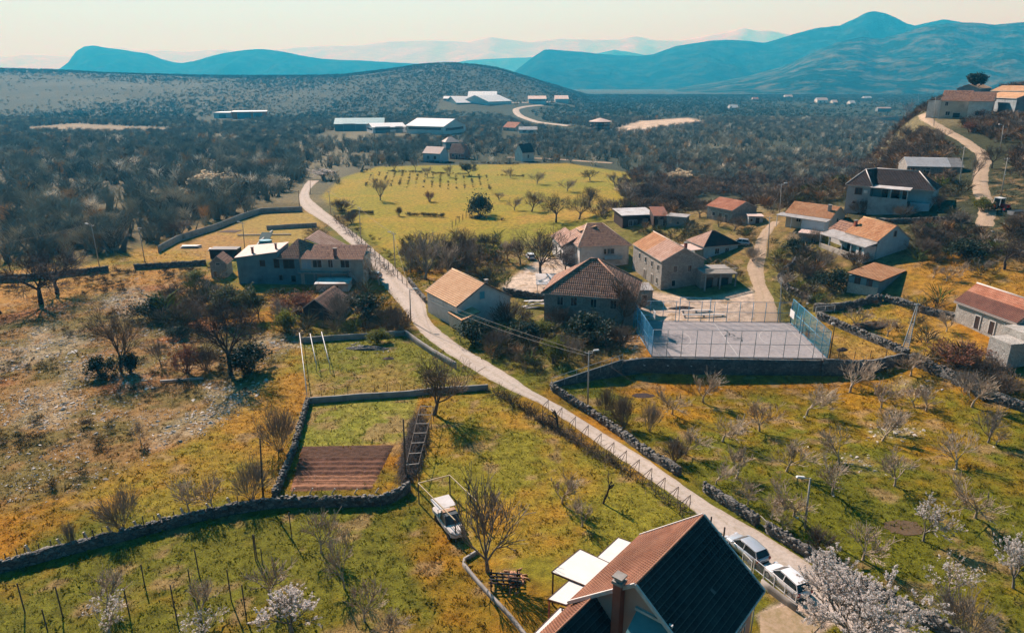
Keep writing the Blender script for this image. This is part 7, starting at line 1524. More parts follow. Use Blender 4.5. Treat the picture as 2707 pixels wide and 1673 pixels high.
# ================================================================== small things
def at(px, py, dz=0): g = G(px, py); return np.array((g[0], g[1], g[2] + dz))
TIMBER = mat('creosoted_pole', (.13, .10, .075), (.085, .065, .05), 3, .9); CONC_POLE = mat('concrete_pole', (.48, .45, .40), (.38, .355, .32), 3, .85)
LAMP = mat('lamp_shell', (.74, .73, .70), (.62, .61, .58), 5, .4); WIRE = mat('cable_sheath', (.34, .30, .24), None, 3, .6); WIRE_D = mat('dark_cable', (.06, .055, .05), None, 3, .6); PORC = mat('insulator', (.5, .48, .44), None, 3, .4)
TOPS = {}
def pole(key, px, py, tx, ty, label, m=CONC_POLE, lamp=0, arm=1, r=.12, name='utility_pole'):
    g = at(px, py); h = top_height(g, tx, ty); t = PD(tx, ty, g[1]); dx = t[0] - g[0]
    o = empty(name, g, label, 'lamp post' if lamp and not arm else 'utility pole')
    MB().tube((0, 0, -.4), (dx, 0, h), r, r * .62, 8).build('shaft', m, o); TOPS[key] = np.array((g[0] + dx, g[1], g[2] + h))
    if arm:
        MB().bar((dx * .95 - .55, .14, h - .35), (dx * .95 + .55, .14, h - .35), .09).build('crossarm', m if m is TIMBER else M_GALV, o)
        for k in (-.48, 0, .48): MB().tube((dx * .95 + k, .14, h - .32), (dx * .95 + k, .14, h - .12), .05, n=6).build('insulator', PORC, o)
    if lamp:
        b = MB().tube((dx, 0, h - .08), (dx + lamp * .7, -.1, h + .12), .035, n=6).build('lamp_arm', M_GALV, o)
        hd = MB(); hd.add([(dx + lamp * .55, -.26, h + .06), (dx + lamp * 1.35, -.26, h + .14), (dx + lamp * 1.35, .06, h + .14), (dx + lamp * .55, .06, h + .06), (dx + lamp * .6, -.2, h + .22), (dx + lamp * 1.25, -.2, h + .28), (dx + lamp * 1.25, 0, h + .28), (dx + lamp * .6, 0, h + .22)], [(0, 1, 2, 3), (4, 5, 6, 7), (0, 1, 5, 4), (1, 2, 6, 5), (2, 3, 7, 6), (3, 0, 4, 7)]); hd.build('lamp_head', LAMP, o)
    return o
for row in [
 ('left', 263, 704, 241, 593, 'leaning concrete pole with a lamp beside the left wood', CONC_POLE, -1, 1),
 ('left2', 383, 692, 367, 600, 'leaning concrete pole above the gap in the lane wall', CONC_POLE, 0, 1),
 ('gard', 647, 661, 641, 588, 'pole with a lamp in the garden behind the farmhouse', CONC_POLE, -1, 1),
 ('rd', 875, 568, 869, 505, 'concrete pole on the right of the road where it bends away', CONC_POLE, 0, 1),
 ('rd2', 953, 628, 950, 548, 'concrete pole among the dark stakes beside the upper road', CONC_POLE, 0, 1),
 ('rd3', 1045, 712, 1040, 615, 'road pole with a lamp opposite the farmhouse', CONC_POLE, -1, 1),
 ('mid', 1086, 850, 1083, 765, 'short pole with an arm lamp at the road bend by the upper garden', CONC_POLE, 1, 0),
 ('pc', 1554, 1070, 1557, 928, 'concrete pole with a lamp standing inside the roadside orchard wall', CONC_POLE, 1, 1),
 ('lamp', 2128, 1394, 2142, 1263, 'slim street lamp behind the wall by the parked cars', CONC_POLE, -1, 0),
 ('court', 2062, 850, 2066, 735, 'pale pole at the far right corner of the ball court', CONC_POLE, 0, 0),
 ('trk', 2030, 680, 2035, 572, 'concrete pole beside the middle of the gravel track', CONC_POLE, 0, 1),
 ('trk2', 2061, 566, 2066, 486, 'pole with a lamp at the top of the gravel track', CONC_POLE, 1, 1),
 ('scr', 2203, 475, 2206, 420, 'thin wooden pole in the brown scrub left of the tall grey house', TIMBER, 0, 1),
 ('hil', 2533, 512, 2550, 388, 'tall pale pole between the grey barn and the hill track', CONC_POLE, 0, 1),
 ('hil2', 2646, 520, 2664, 417, 'tall pale pole above the red tractor', CONC_POLE, 0, 1),
 ('hil3', 2642, 412, 2653, 331, 'leaning lamp pole on the slope right of the hill track', CONC_POLE, -1, 0),
 ('hil4', 2424, 297, 2429, 247, 'pole at the far end of the hill track left of the hilltop house', CONC_POLE, 0, 1),
 ('hil5', 2469, 334, 2474, 258, 'pole directly in front of the hilltop house gable', CONC_POLE, 0, 1),
 ('far1', 792, 553, 789, 503, 'dark wooden post at the left edge of the upper road', TIMBER, 0, 0),
 ('far2', 820, 514, 820, 474, 'thin pole on the right of the upper road below the blossom tree', TIMBER, 0, 0),
 ('far3', 832, 457, 833, 429, 'double headed lamp pole at the vanishing end of the road', CONC_POLE, -1, 1),
 ('far4', 915, 434, 912, 413, 'small lamp pole in the wood beyond the field', CONC_POLE, -1, 0),
 ('far5', 996, 437, 995, 393, 'thin pole in the wood left of the pale valley house', CONC_POLE, 0, 1),
 ('scr2', 2118, 382, 2119, 340, 'dark pylon pole in the scrub below the hill crest', TIMBER, 0, 1),
 ('dark', 1073, 1262, 1066, 1108, 'thick dark wooden pole at the corner of the ploughed garden', TIMBER, 0, 0),
 ('dark2', 695, 1312, 687, 1157, 'dark wooden pole beside the shrub at the wall corner', TIMBER, 0, 0),
 ('rg', 2650, 235, 2650, 172, 'thin dark pole on the ridge at the top right', TIMBER, 0, 0)]:
    pole(*row)
def cable(a, b, label, sag=.5, m=WIRE, r=.022, n=14, da=(0, 0, 0), db=(0, 0, 0)):
    A, B = np.array(a) + da, np.array(b) + db; q = [A + (B - A) * t - np.array((0, 0, 4 * sag * t * (1 - t))) for t in np.linspace(0, 1, n)]; mb = MB()
    for c, d in zip(q[:-1], q[1:]): mb.tube(c - A, d - A, r, n=5, cap=False)
    return tag(mb.build('power_cable', m, None, A), label, 'cable')
cable(TOPS['mid'], TOPS['pc'], 'upper pale cable crossing in front of the peach roofed house', .5, db=(-.4, 0, -.2))
cable(TOPS['mid'], TOPS['pc'], 'lower pale cable crossing in front of the peach roofed house', .9, da=(0, 0, -.3), db=(-.4, 0, -.6))
cable(TOPS['rd3'], TOPS['mid'], 'cable along the road between lamp pole and road bend', .5)
cable(TOPS['rd2'], TOPS['rd3'], 'sunlit cable crossing the lower end of the yellow field', .6)
cable(TOPS['rd'], TOPS['rd2'], 'sunlit cable at the left corner of the yellow field', .4)
cable(TOPS['left'], TOPS['left2'], 'thin cable between the two leaning left poles', .4, WIRE_D)
cable(TOPS['left2'], TOPS['gard'], 'thin cable from the leaning pole to the farmhouse garden', .7, WIRE_D)
cable(TOPS['left'], PD(-60, 655, 150), 'thin cable leaving the picture at the left edge', .3, WIRE)
cable(TOPS['pc'], TOPS['lamp'], 'thin dark cable over the right orchard to the street lamp', .9, WIRE_D, .016)
cable(TOPS['trk'], TOPS['trk2'], 'cable above the gravel track', .3, WIRE_D)
cable(TOPS['scr2'], TOPS['hil'], 'thin cable over the brown hillside scrub', 1.2, WIRE_D)
# ladder pole and floodlight
g = at(2390, 930); h = top_height(g, 2405, 802); o = empty('ladder_pole', g, 'tall lattice pole with white ladder rungs at the terrace wall corner', 'pole')
MB().bar((-.45, 0, -.3), (.6, 0, h), .12).build('left_rail', M_GALV, o); MB().bar((.55, 0, -.3), (.75, 0, h), .12).build('right_rail', M_GALV, o)
for k in range(14):
    t = .06 + .6 * k / 14; MB().bar((-.45 + 1.05 * t, -.02, -.3 + h * t), (.55 + .2 * t, -.02, -.3 + h * t), .1).build('rung', M_WHITE, o)
MB().bar((.2, .1, h - .2), (1.1, .1, h - .2), .1).build('crossarm', M_WHITE, o)
g = np.array((*Cc(CL / 2 + .25, -CW / 2 - .1, 0)[:2], .5)); o = empty('floodlight_mast', g, 'dark floodlight mast at the near right corner of the court', 'floodlight')
MB().tube((0, 0, 0), (0, 0, 5.6), .09, .06).build('mast', WOOD_DARK, o)
for k in (-.28, .28): MB().box(k - .2, k + .2, -.1, .12, 5.55, 5.85).build('lamp_head', WOOD_DARK if k > 0 else LAMP, o)
# parked cars
PAINTS = {'silver': mat('silver_car_paint', (.55, .57, .60), (.50, .52, .55), 2, .28, spec=.6, metal=.35), 'white': mat('white_car_paint', (.78, .78, .78), (.72, .72, .72), 2, .25, spec=.6)}
TYRE = mat('tyre_rubber', (.02, .02, .02), None, 4, .8); RIMM = mat('wheel_rim', (.45, .46, .48), None, 4, .35, metal=.6); LMP = mat('head_lamp_glass', (.70, .72, .74), None, 4, .15, spec=.7); RED = mat('tail_lamp_red', (.40, .02, .015), None, 4, .3); PLAS = mat('black_trim', (.025, .025, .028), None, 4, .6)
def car(g, heading, label, paint='silver', kind='hatch', s=1.0):
    """x forward; hull from lofted sections"""
    o = empty('parked_car', g, label, 'car', None, heading); o.scale = (s, s, s)
    Lc, Wc = 4.2, 1.74
    # station x, half width, sill z, shoulder z (lower body)
    st = [(-2.08, .60, .42, .70), (-2.0, .76, .30, .86), (-1.5, .85, .24, .93), (-.6, .87, .22, .94), (.4, .87, .22, .92), (1.0, .86, .23, .88), (1.55, .82, .25, .78), (1.95, .72, .30, .66), (2.12, .50, .40, .56)]
    V, Fq = [], []
    for x, w, z0, z1 in st: V += [(x, -w * .9, z0), (x, -w, (z0 + z1) / 2), (x, -w * .95, z1 - .04), (x, -w * .80, z1), (x, w * .80, z1), (x, w * .95, z1 - .04), (x, w, (z0 + z1) / 2), (x, w * .9, z0)]
    n = 8
    for i in range(len(st) - 1):
        for k in range(n): a, b = i * n + k, i * n + (k + 1) % n; Fq.append((a, b, b + n, a + n))
    Fq += [tuple(range(n))[::-1], tuple(range((len(st) - 1) * n, len(st) * n))]
    m = MB(); m.add(V, Fq, True); bd = m.build('body', PAINTS[paint], o)
    rear = -1.95 if kind == 'hatch' else -1.35
    cab = [(rear, .74, .90, .52, .93), (rear + .35, .76, .91, .60, 1.40), (-.5, .78, .92, .63, 1.50), (.25, .78, .91, .60, 1.46), (1.12, .74, .86, .60, .90)]
    V, Fq, MI = [], [], []
    for x, w, z0, wt, zt in cab: V += [(x, -w, z0), (x, -wt, zt), (x, wt, zt), (x, w, z0)]
    for i in range(len(cab) - 1):
        a = i * 4
        for k in range(3): Fq.append((a + k, a + k + 1, a + k + 5, a + k + 4))
    Fq += [(0, 3, 2, 1), (16, 17, 18, 19)]
    m = MB(); m.add(V, Fq, False); ch = m.build('greenhouse', GLASS, o)
    rf = MB(); rz = [(cab[1][0] - .03, cab[1][3] + .02, cab[1][4] + .015), (-.5, .65, 1.515), (.30, .62, 1.47)]
    V = [];
    for x, w, z in rz: V += [(x, -w, z - .05), (x, -w * .9, z), (x, w * .9, z), (x, w, z - .05)]
    rf.add(V, [(k + i * 4, k + 1 + i * 4, k + 5 + i * 4, k + 4 + i * 4) for i in range(2) for k in range(3)], True); rf.build('roof', PAINTS[paint], o)
    bars = [((.25, sg * .60, 1.46), (1.10, sg * .73, .90), .06) for sg in (-1, 1)]
    for sg in (-1, 1): bars += [((cab[0][0], sg * cab[0][1], cab[0][2]), (cab[1][0], sg * cab[1][3], cab[1][4]), .07), ((-.35, sg * .785, .92), (-.42, sg * .65, 1.48), .07)]
    for p_, q_, r_ in bars: MB().bar(p_, q_, r_).build('window_pillar', PAINTS[paint], ch)
    for x in (-1.32, 1.32):
        for sg in (-1, 1):
            w = MB().tube((x, sg * .66, .31), (x, sg * .88, .31), .31, n=18).build('wheel', TYRE, o); MB().tube((x, sg * .875, .31), (x, sg * .895, .31), .20, n=12).build('rim', RIMM, w)
    for sg in (-1, 1):
        MB().box(1.86, 2.07, sg * .58 - .16, sg * .58 + .16, .56, .70).build('headlight', LMP, o); MB().box(-2.09, -1.98, sg * .66 - .11, sg * .66 + .11, .60, .86).build('tail_light', RED, o)
        MB().box(.72, .90, sg * .92 - .09, sg * .92 + .09, .92, 1.06).build('wing_mirror', PAINTS[paint], o)
    MB().box(1.98, 2.14, -.5, .5, .36, .50).build('grille', PLAS, o); MB().box(-2.12, -2.0, -.6, .6, .34, .46).build('rear_bumper', PLAS, o); MB().box(-2.10, -2.06, -.26, .26, .52, .63).build('number_plate', M_WHITE, o)
    return o
rd_dir = lambda a, b: math.atan2(*(G(*b)[:2] - G(*a)[:2])[::-1])
car(at(1972, 1462), rd_dir((2010, 1490), (1930, 1425)), 'silver hatchback parked on the road beside the near house', 'silver')
car(at(2078, 1546), rd_dir((2110, 1570), (2030, 1500)), 'white car half hidden by the great blossom tree', 'white')
car(at(1402, 684), R(100), 'white car parked by the dark tree in the yard', 'white')
car(at(986, 735), R(150), 'pale blue grey car parked at the farmhouse end', 'silver')
car(at(1956, 648), R(160), 'silver hatchback parked behind the bungalow', 'silver')
# old pickup under its frame
g = at(1190, 1396); hd = math.atan2(*(G(1225, 1420)[:2] - G(1160, 1330)[:2])[::-1]); o = empty('old_pickup', g, 'derelict pickup with a white bonnet, dark cab glass and white load cover', 'pickup', None, hd)
m = MB(); V = []
for x, w, z0, z1 in [(-2.6, .80, .55, 1.0), (.9, .82, .5, 1.02), (1.0, .80, .5, 1.12), (2.0, .74, .5, 1.08), (2.35, .55, .55, .96), (2.45, .3, .6, .86)]: V += [(x, -w, z0), (x, -w, z1 - .12), (x, -w * .8, z1), (x, w * .8, z1), (x, w, z1 - .12), (x, w, z0)]
m.add(V, [(i * 6 + k, i * 6 + (k + 1) % 6, i * 6 + 6 + (k + 1) % 6, i * 6 + 6 + k) for i in range(5) for k in range(6)] + [tuple(range(6))[::-1], tuple(range(30, 36))]); m.build('body', mat('chalky_white_paint', (.62, .58, .54), (.50, .47, .44), 2, .6), o)
m = MB(); m.add([(-.6, -.78, 1.0), (1.0, -.78, 1.08), (.45, -.66, 1.75), (-.5, -.66, 1.78), (-.6, .78, 1.0), (1.0, .78, 1.08), (.45, .66, 1.75), (-.5, .66, 1.78)], [(0, 1, 2, 3), (4, 7, 6, 5), (0, 4, 5, 1), (1, 5, 6, 2), (3, 2, 6, 7), (0, 3, 7, 4)]); m.build('cab', mat('dusty_dark_glass', (.035, .055, .065), (.08, .085, .085), 2, .4), o)
MB().slab([(-.55, -.68, 1.84), (-.1, -.68, 1.84), (-.1, .68, 1.84), (-.55, .68, 1.84)], .05).build('cab_roof', mat('rusty_buff_panel', (.50, .34, .22), (.40, .22, .12), 2, .8), o)
MB().slab([(-2.6, -.95, 1.95), (-.7, -.95, 1.9), (-.7, .95, 1.9), (-2.6, .95, 1.95)], .05).build('load_cover', SHEET_PALE, o)
for x in (-2.4, -.8):
    for sg in (-.85, .85): MB().bar((x, sg, .9), (x, sg, 1.9), .05).build('cover_post', WOOD_OLD, o)
for x in (-1.6, 1.55):
    for sg in (-1, 1): MB().tube((x, sg * .62, .34), (x, sg * .84, .34), .35, n=16).build('wheel', TYRE, o)
def frame_pts(pts, label, name, h, m, cat, rails=(), r=.05, kind='bar'):
    b = at(*pts[0]); o = empty(name, b, label, cat); q = [at(*p) - b for p in pts]
    for p in q: MB().bar(p + (0, 0, -.2), p + (0, 0, h), r * 1.3).build('post', WOOD_OLD, o)
    for i, j in rails: MB().bar(q[i] + (0, 0, h), q[j] + (0, 0, h), r).build('rail', m, o)
    return o
frame_pts([(1108, 1330), (1190, 1308), (1262, 1380), (1205, 1432)], 'open pergola frame of pale poles around the old pickup', 'pergola', 2.3, mat('pale_pole', (.52, .42, .26), (.42, .33, .2), 4, .8), 'pergola', ((0, 1), (1, 2), (0, 3)), .09)  # rails in a pale straw tone
# vine pergola between garden and lawn
b = at(1122, 1105); o = empty('vine_pergola', b, 'ladder like vine pergola with cross rungs beside the ploughed garden', 'pergola'); L0_, R0_ = [at(*p) - b for p in ((1112, 1110), (1076, 1270))], [at(*p) - b for p in ((1146, 1112), (1108, 1268))]
for i in range(7):
    t = i / 6; l = L0_[0] + (L0_[1] - L0_[0]) * t; r_ = R0_[0] + (R0_[1] - R0_[0]) * t
    for q in (l, r_): MB().bar(q + (0, 0, -.2), q + (0, 0, 1.9), .07).build('post', WOOD_OLD, o)
    MB().bar(l + (0, 0, 1.9), r_ + (0, 0, 1.95), .06).build('rung', CONC_POLE, o)
for q in (L0_, R0_): MB().bar(q[0] + (0, 0, 1.86), q[1] + (0, 0, 1.86), .05).build('long_rail', WOOD_OLD, o)
vs_, vt_ = grow(900, 2.0, .6, .04, 8, 3, (.5, 1.2), .5, .7, (5, 5, 4), -.1, stems=18, stem_spread=.6, rmin=.012)
V_, Q_ = tubes_np(vs_); V_ = V_ * np.array((.8, 5.0, .45)); ang_ = math.atan2(*(L0_[1] - L0_[0])[:2][::-1]) - math.pi / 2
vo = link('dry_vine', mesh_np('dry_vine', V_, Q_, BARK_DARK), o, (L0_[0] + L0_[1]) / 2 * .92); vo.rotation_euler.z = ang_
# upper garden pipe frames
for (a, b_), lab in ((((794, 903), (813, 1060)), 'outermost long white pipe rail on the left side of the upper garden'), (((822, 905), (838, 985)), 'middle pale pipe rail over the garden rows'), (((852, 900), (873, 985)), 'right pale pipe rail over the garden rows')):
    A_, B_ = at(*a), at(*b_); o = empty('pipe_rack', A_, lab, 'pipe rack'); d = B_ - A_
    MB().tube((0, 0, 1.5), d + (0, 0, 1.5), .06, n=6).build('rail', M_WHITE, o)
    for t in (0, .33, .66, 1): MB().tube(d * t, d * t + (0, 0, 1.5), .05, n=6).build('post', M_GALV, o)
# ploughed bed
bed = [(796, 1178), (1042, 1176), (985, 1296), (768, 1298)]; c = [at(*p) for p in bed]; n1, n2 = 60, 96; V = []; zc_ = []
for j in range(n2 + 1):
    for i in range(n1 + 1):
        s_, t = i / n1, j / n2; q = (c[0] * (1 - s_) + c[1] * s_) * (1 - t) + (c[3] * (1 - s_) + c[2] * s_) * t; w = min(s_, 1 - s_, t, 1 - t)
        q = q + np.array((0, 0, (.13 + .07 * math.sin(t * 62) * (t > .30) + .10 * float(vnoise(np.array([q[0] * 3]), np.array([q[1] * 3]))[0]) - (.16 if abs(t - .70) < .012 or abs(t - .84) < .012 else 0)) * min(1, w * 25) - .03)); q[2] = q[2] - (c[0][2] * 0); V.append(q)
        zc_.append(np.array((.10, .055, .036)) if t < .34 else (np.array((.15, .075, .048)) if t < .68 else np.array((.30, .150, .085))))
V = np.array(V); V[:, 2] += T(V[:, 0], V[:, 1]) - (np.array([q[2] for q in c]).mean()); ii = np.arange((n1 + 1) * (n2 + 1)).reshape(n2 + 1, n1 + 1)
bo = link('garden_bed', mesh_np('garden_bed', V, np.stack([ii[:-1, :-1], ii[1:, :-1], ii[1:, 1:], ii[:-1, 1:]], -1).reshape(-1, 4), attr_mat('ploughed_soil', amp=(.7, 1.3), bmp=.6, scales=(3, 12)), True, np.array(zc_))); tag(bo, kind='structure')
# stakes
STK = mat('pale_concrete_stake', (.62, .58, .50), (.50, .46, .40), 5, .9)
def stakes(rows_, label, group, name, m, r, hdef, lean=(0, 0), cat='post'):
    for px, py, ty in rows_:
        g = at(px, py); h = top_height(g, px, ty) if ty else hdef
        o = MB().bar((0, 0, -.2), (lean[0] + random.uniform(-.04, .04), lean[1], h), r).build(name, m, None, g); tag(o, label, cat, group)
stakes([(82, 1462, 1440), (166, 1446, 1424), (236, 1430, 1406), (298, 1412, 1390), (368, 1398, 1377), (432, 1384, 1358), (492, 1372, 1342), (558, 1348, 1330), (612, 1334, 1315)], 'pale slanted concrete stake behind the long lower left wall', 'pale stakes behind the long wall', 'stake', STK, .16, 1.2, (-.35, 0))
stakes([(20, 1490, 1462), (50, 1484, 1450), (72, 1478, 1446), (108, 1470, 1438), (140, 1464, 1428), (200, 1450, 1412), (228, 1442, 1408), (252, 1436, 1400), (276, 1428, 1396), (384, 1404, 1364), (412, 1394, 1362), (464, 1384, 1352), (630, 1336, 1310)], 'thin dark wooden stake behind the long lower left wall', 'dark stakes behind the long wall', 'stake', TIMBER, .07, 1.1)
stakes([(66, 1618, 1541), (166, 1630, 1550), (126, 1668, 1610), (382, 1545, 1491), (527, 1522, 1453), (506, 1562, 1503), (680, 1478, 1413), (694, 1492, 1450), (341, 1618, 1553), (772, 1424, 1354), (676, 1482, 1412), (470, 1650, 1545), (612, 1590, 1505), (652, 1640, 1545)], 'dark weathered vineyard post standing in the lower left grass', 'vineyard posts in the lower left grass', 'vineyard_post', TIMBER, .075, 1.9, cat='post')
stakes([(768, 1306, 1290), (816, 1305, 1290), (874, 1305, 1291), (934, 1304, 1292), (990, 1302, 1290)], 'short pale slanted stake at the front edge of the ploughed bed', 'pale stakes at the ploughed bed', 'stake', STK, .12, .9, (.45, 0))
stakes([(884 + k * 12, 575 + k * 11.6, 0) for k in range(17)], 'dark stake in the row beside the upper road and yellow field', 'dark stakes along the upper road', 'stake', TIMBER, .12, 1.9)
stakes([(1195 + k * 4.6 - (k % 2) * 3, 604 - k * 3.4, 0) for k in range(13)], 'thin stake in the row across the yellow field end', 'stakes at the field end', 'stake', TIMBER, .09, 1.8)
stakes([(1270 + k * 9, 740 - k * 8.5 + (k % 3), 0) for k in range(12)], 'dark vine stake in the plot left of the parking yard', 'vine stakes by the parking yard', 'stake', TIMBER, .10, 1.9)
stakes([(850 + k * 35, 1046 - k * 1.2, 0) for k in range(8)], 'thin dark stake on the low wall above the green lawn', 'stakes on the lawn wall', 'stake', TIMBER, .06, 1.2)
stakes([(2174 + k * 42, 945 + 4 * math.sin(k), 0) for k in range(6)], 'thin fence post on the sandy strip right of the court', 'fence posts right of the court', 'fence_post', TIMBER, .07, 1.2)
# roadside trellis frames
tr = [(1452, 1093), (1487, 1115), (1522, 1140), (1555, 1163), (1588, 1186), (1620, 1210), (1652, 1233), (1684, 1257), (1716, 1281), (1750, 1307), (1784, 1332), (1815, 1355)]
for k, (px, py) in enumerate(tr):
    g = at(px - 18, py + 6); dv = G(px + 14, py - 10)[:2] - g[:2]; dv = dv / np.linalg.norm(dv); o = empty('vine_trellis', g, 'rusty angled vine trellis frame in the row along the road', 'trellis', 'trellis frames along the road'); dx, dy = dv * 1.35
    MB().bar((0, 0, -.2), (0, 0, 1.35), .05).build('inner_post', WOOD_DARK, o); MB().bar((dx, dy, -.2), (dx, dy, 1.75), .05).build('outer_post', WOOD_DARK, o)
    MB().bar((0, 0, 1.35), (dx, dy, 1.75), .05).build('top_bar', WOOD_DARK, o); MB().bar((0, 0, .2), (dx * .9, dy * .9, 1.6), .04).build('brace', WOOD_DARK, o)
A_ = [at(px - 18, py + 6) for px, py in tr]; o = empty('wire_line', A_[0], 'thin wires strung along the roadside trellis frames', 'wires')
for zz in (.6, 1.3):
    w = MB()
    for a, b in zip(A_[:-1], A_[1:]): w.tube(a - A_[0] + (0, 0, zz), b - A_[0] + (0, 0, zz), .015, n=4, cap=False)
    w.build('wire', WIRE_D, o)
def vine_hedge(pa, pb, n, label, hgt=1.2, bark=None, seed=0):
    A_, B_ = at(*pa), at(*pb); d = B_ - A_; L_ = np.linalg.norm(d); sg = []
    rg = np.random.default_rng(seed)
    for k in range(n):
        t = rg.random(); p = d * t + np.array((rg.normal(0, .35), rg.normal(0, .35), 0)); q = p.copy(); dr = np.array((rg.normal(0, .5), rg.normal(0, .5), rg.uniform(.4, 1.2)))
        for i in range(4):
            dr = dr + rg.normal(0, .45, 3); dr[2] -= .12; dr /= np.linalg.norm(dr); e = q + dr * rg.uniform(.2, .5) * hgt; e[2] = max(e[2], .02 + d[2] * t); sg.append((q, e, .028, .016, 3)); q = e
    return tag(link('vine_hedge', mesh_np('vine_hedge', *tubes_np(sg), bark or BARK_DARK), None, A_), label, 'hedge')
vine_hedge((1300, 1035), (1480, 1145), 420, 'dark tangled dry vine hedge on the left side of the road', 1.2, None, 1)
vine_hedge((1480, 1140), (1640, 1240), 300, 'brown dry vines on the first trellis frames', 1.0, BARK_BROWN, 2)
vine_hedge((1640, 1240), (1815, 1362), 130, 'thin dry vines on the last trellis frames before the house', .9, BARK_BROWN, 3)
vine_hedge((885, 580), (1040, 735), 420, 'dark brambles between the stakes and the upper road', 1.4, BARK_DARK, 4)
# yard beside the near house: low wall, white railing panels, gate, furniture
wall_pts = [PZ(x, y, .0)[:2] for x, y in ((2008, 1560), (2050, 1588), (2088, 1618), (2118, 1640))]
stone_wall([G(2012, 1548)[:2], G(2060, 1585)[:2], G(2105, 1618)[:2]], .7, .25, 'low grey yard wall below the white railing near the blossom tree', M_CONC, jit=0, world=True, seed=30)
def railing(pa, pb, label, h=1.0, n=3, m=M_WHITE, z0=.65):
    A_, B_ = at(*pa), at(*pb); d = B_ - A_; o = empty('railing', A_, label, 'railing')
    for k in range(n + 1): MB().bar(d * k / n, d * k / n + (0, 0, z0 + h), .06).build('post', m, o)
    for zz in (z0 + .1, z0 + h): MB().bar(d * 0 + (0, 0, zz), d + (0, 0, zz), .05).build('rail', m, o)
    MB().add([(0, 0, z0 + .1), tuple(d + (0, 0, z0 + .1)), tuple(d + (0, 0, z0 + h)), (0, 0, z0 + h)], [(0, 1, 2, 3)]).build('wire_panel', net_mat('white_wire_panel', (.5, .5, .5), .25), o)
railing((1990, 1520), (2100, 1612), 'white mesh railing on the yard wall beside the white car', 1.0, 4)
railing((1962, 1488), (1985, 1512), 'small white gate by the silver hatchback', 1.0, 1, z0=.1)
railing((2007, 1385), (2025, 1402), 'little pale wooden gate in the roadside stone wall', .9, 1, CONC_POLE, .05)
railing((2620, 1055), (2760, 1110), 'grey wire gate panel at the right edge of the orchard wall', 1.1, 4, M_GALV, .2)
railing((2155, 830), (2205, 826), 'short white rail beside the right end of the court', 1.0, 2, M_WHITE, .3)
for px, py in ((1878, 1392), (1913, 1420)): tag(MB().bar((0, 0, -.2), (0, 0, 1.1), .12).build('gate_post', WOOD_DARK, None, at(px, py)), 'dark wooden gate post at the roof edge by the road' if px < 1900 else 'dark wooden gate post beside the silver hatchback bonnet', 'post')
yc = [at(*p, .05) for p in ((2010, 1618), (2085, 1600), (2175, 1648), (2095, 1730), (2010, 1740))]; b = yc[0]
tag(MB().slab([tuple(q - b) for q in yc], .12).build('paved_yard', M_DIRT, None, b), kind='structure')
# curb wall, firewood, dark frames by the tall bare tree
stone_wall([(1262, 1462), (1236, 1478), (1220, 1488), (1262, 1540), (1300, 1582), (1345, 1628), (1395, 1690)], .35, .28, 'low pale curb wall bent around the bare tree at the bottom', M_CONC, jit=0, seed=31)
g = at(1330, 1548); o = empty('timber_rack', g, 'dark broken timber rack beside the curb wall', 'rack')
for k in range(5): MB().bar((-.9 + k * .5, -.7, .5 + .12 * (k % 2)), (-1.1 + k * .5, .9, .6), .12).build('plank', WOOD_DARK, o)
for k in range(4): MB().bar((-1.2, -.5 + k * .4, .75), (1.5, -.7 + k * .45, .62), .10).build('cross_plank', MATS['black_steel'] if k % 2 else WOOD_DARK, o)
for x in (-1, 1.2):
    for y in (-.6, .8): MB().bar((x, y, -.2), (x, y, 1.0), .12).build('post', WOOD_DARK, o)
CUT = mat('cut_firewood', (.50, .27, .15), (.36, .18, .10), 4, .8); g = at(1362, 1532); rg = np.random.default_rng(4)
for k in range(38):
    a = rg.uniform(0, 6.28); p = rg.normal(0, .55, 2); z = max(.06, .5 - .5 * np.hypot(*p)) * rg.uniform(.2, 1); l = rg.uniform(.2, .4)
    tag(MB().tube((-l * math.cos(a), -l * math.sin(a), -.04), (l * math.cos(a), l * math.sin(a), .06), .075, n=7).build('log', CUT, None, g + (p[0], p[1], z)), 'split orange brown log in the heap beside the timber rack', 'log', 'split logs in the firewood heap')
# heap under sheet, pool, garden frames, tractor, boat, misc
def heap(px, py, rx, ry, h, m, label, name, seed=0, rz=0):
    g = at(px, py); rg = np.random.default_rng(seed); n = 18; V = []; 
    for j in range(7):
        for i in range(n):
            a = 2 * math.pi * i / n; k = 1 - (j / 6) ** 1.6; V.append((rx * k * math.cos(a) * rg.uniform(.9, 1.1), ry * k * math.sin(a) * rg.uniform(.9, 1.1), h * (j / 6) * rg.uniform(.85, 1.1) - .05))
    F_ = [(j * n + i, j * n + (i + 1) % n, (j + 1) * n + (i + 1) % n, (j + 1) * n + i) for j in range(6) for i in range(n)] + [tuple(range(6 * n, 7 * n))]
    o = MB().add(V, F_).build(name, m, None, g); o.rotation_euler.z = rz; return tag(o, label, name.replace('_', ' '))
heap(972, 922, 3.6, .9, .7, M_DRY, 'long pale heap of stones in the upper garden', 'stone_heap', 1, -.05)
heap(1027, 948, .9, .6, .35, WOOD_DARK, 'small dark heap of prunings in the upper garden', 'brush_heap', 2)
heap(2228, 925, .9, .6, .5, WOOD_DARK, 'dark burnt heap on the sandy strip right of the court', 'brush_heap', 3)
heap(2310, 862, 3.6, 1.4, .9, mat('brown_earth', (.13, .08, .05), (.09, .06, .04), 2, 1), 'brown earth mound under the terrace wall behind the court', 'earth_mound', 4)
heap(1806, 815, 2.6, .8, .5, mat('dark_earth', (.07, .05, .04), None, 2, 1), 'dark earth heap behind the far court fence', 'earth_mound', 5)
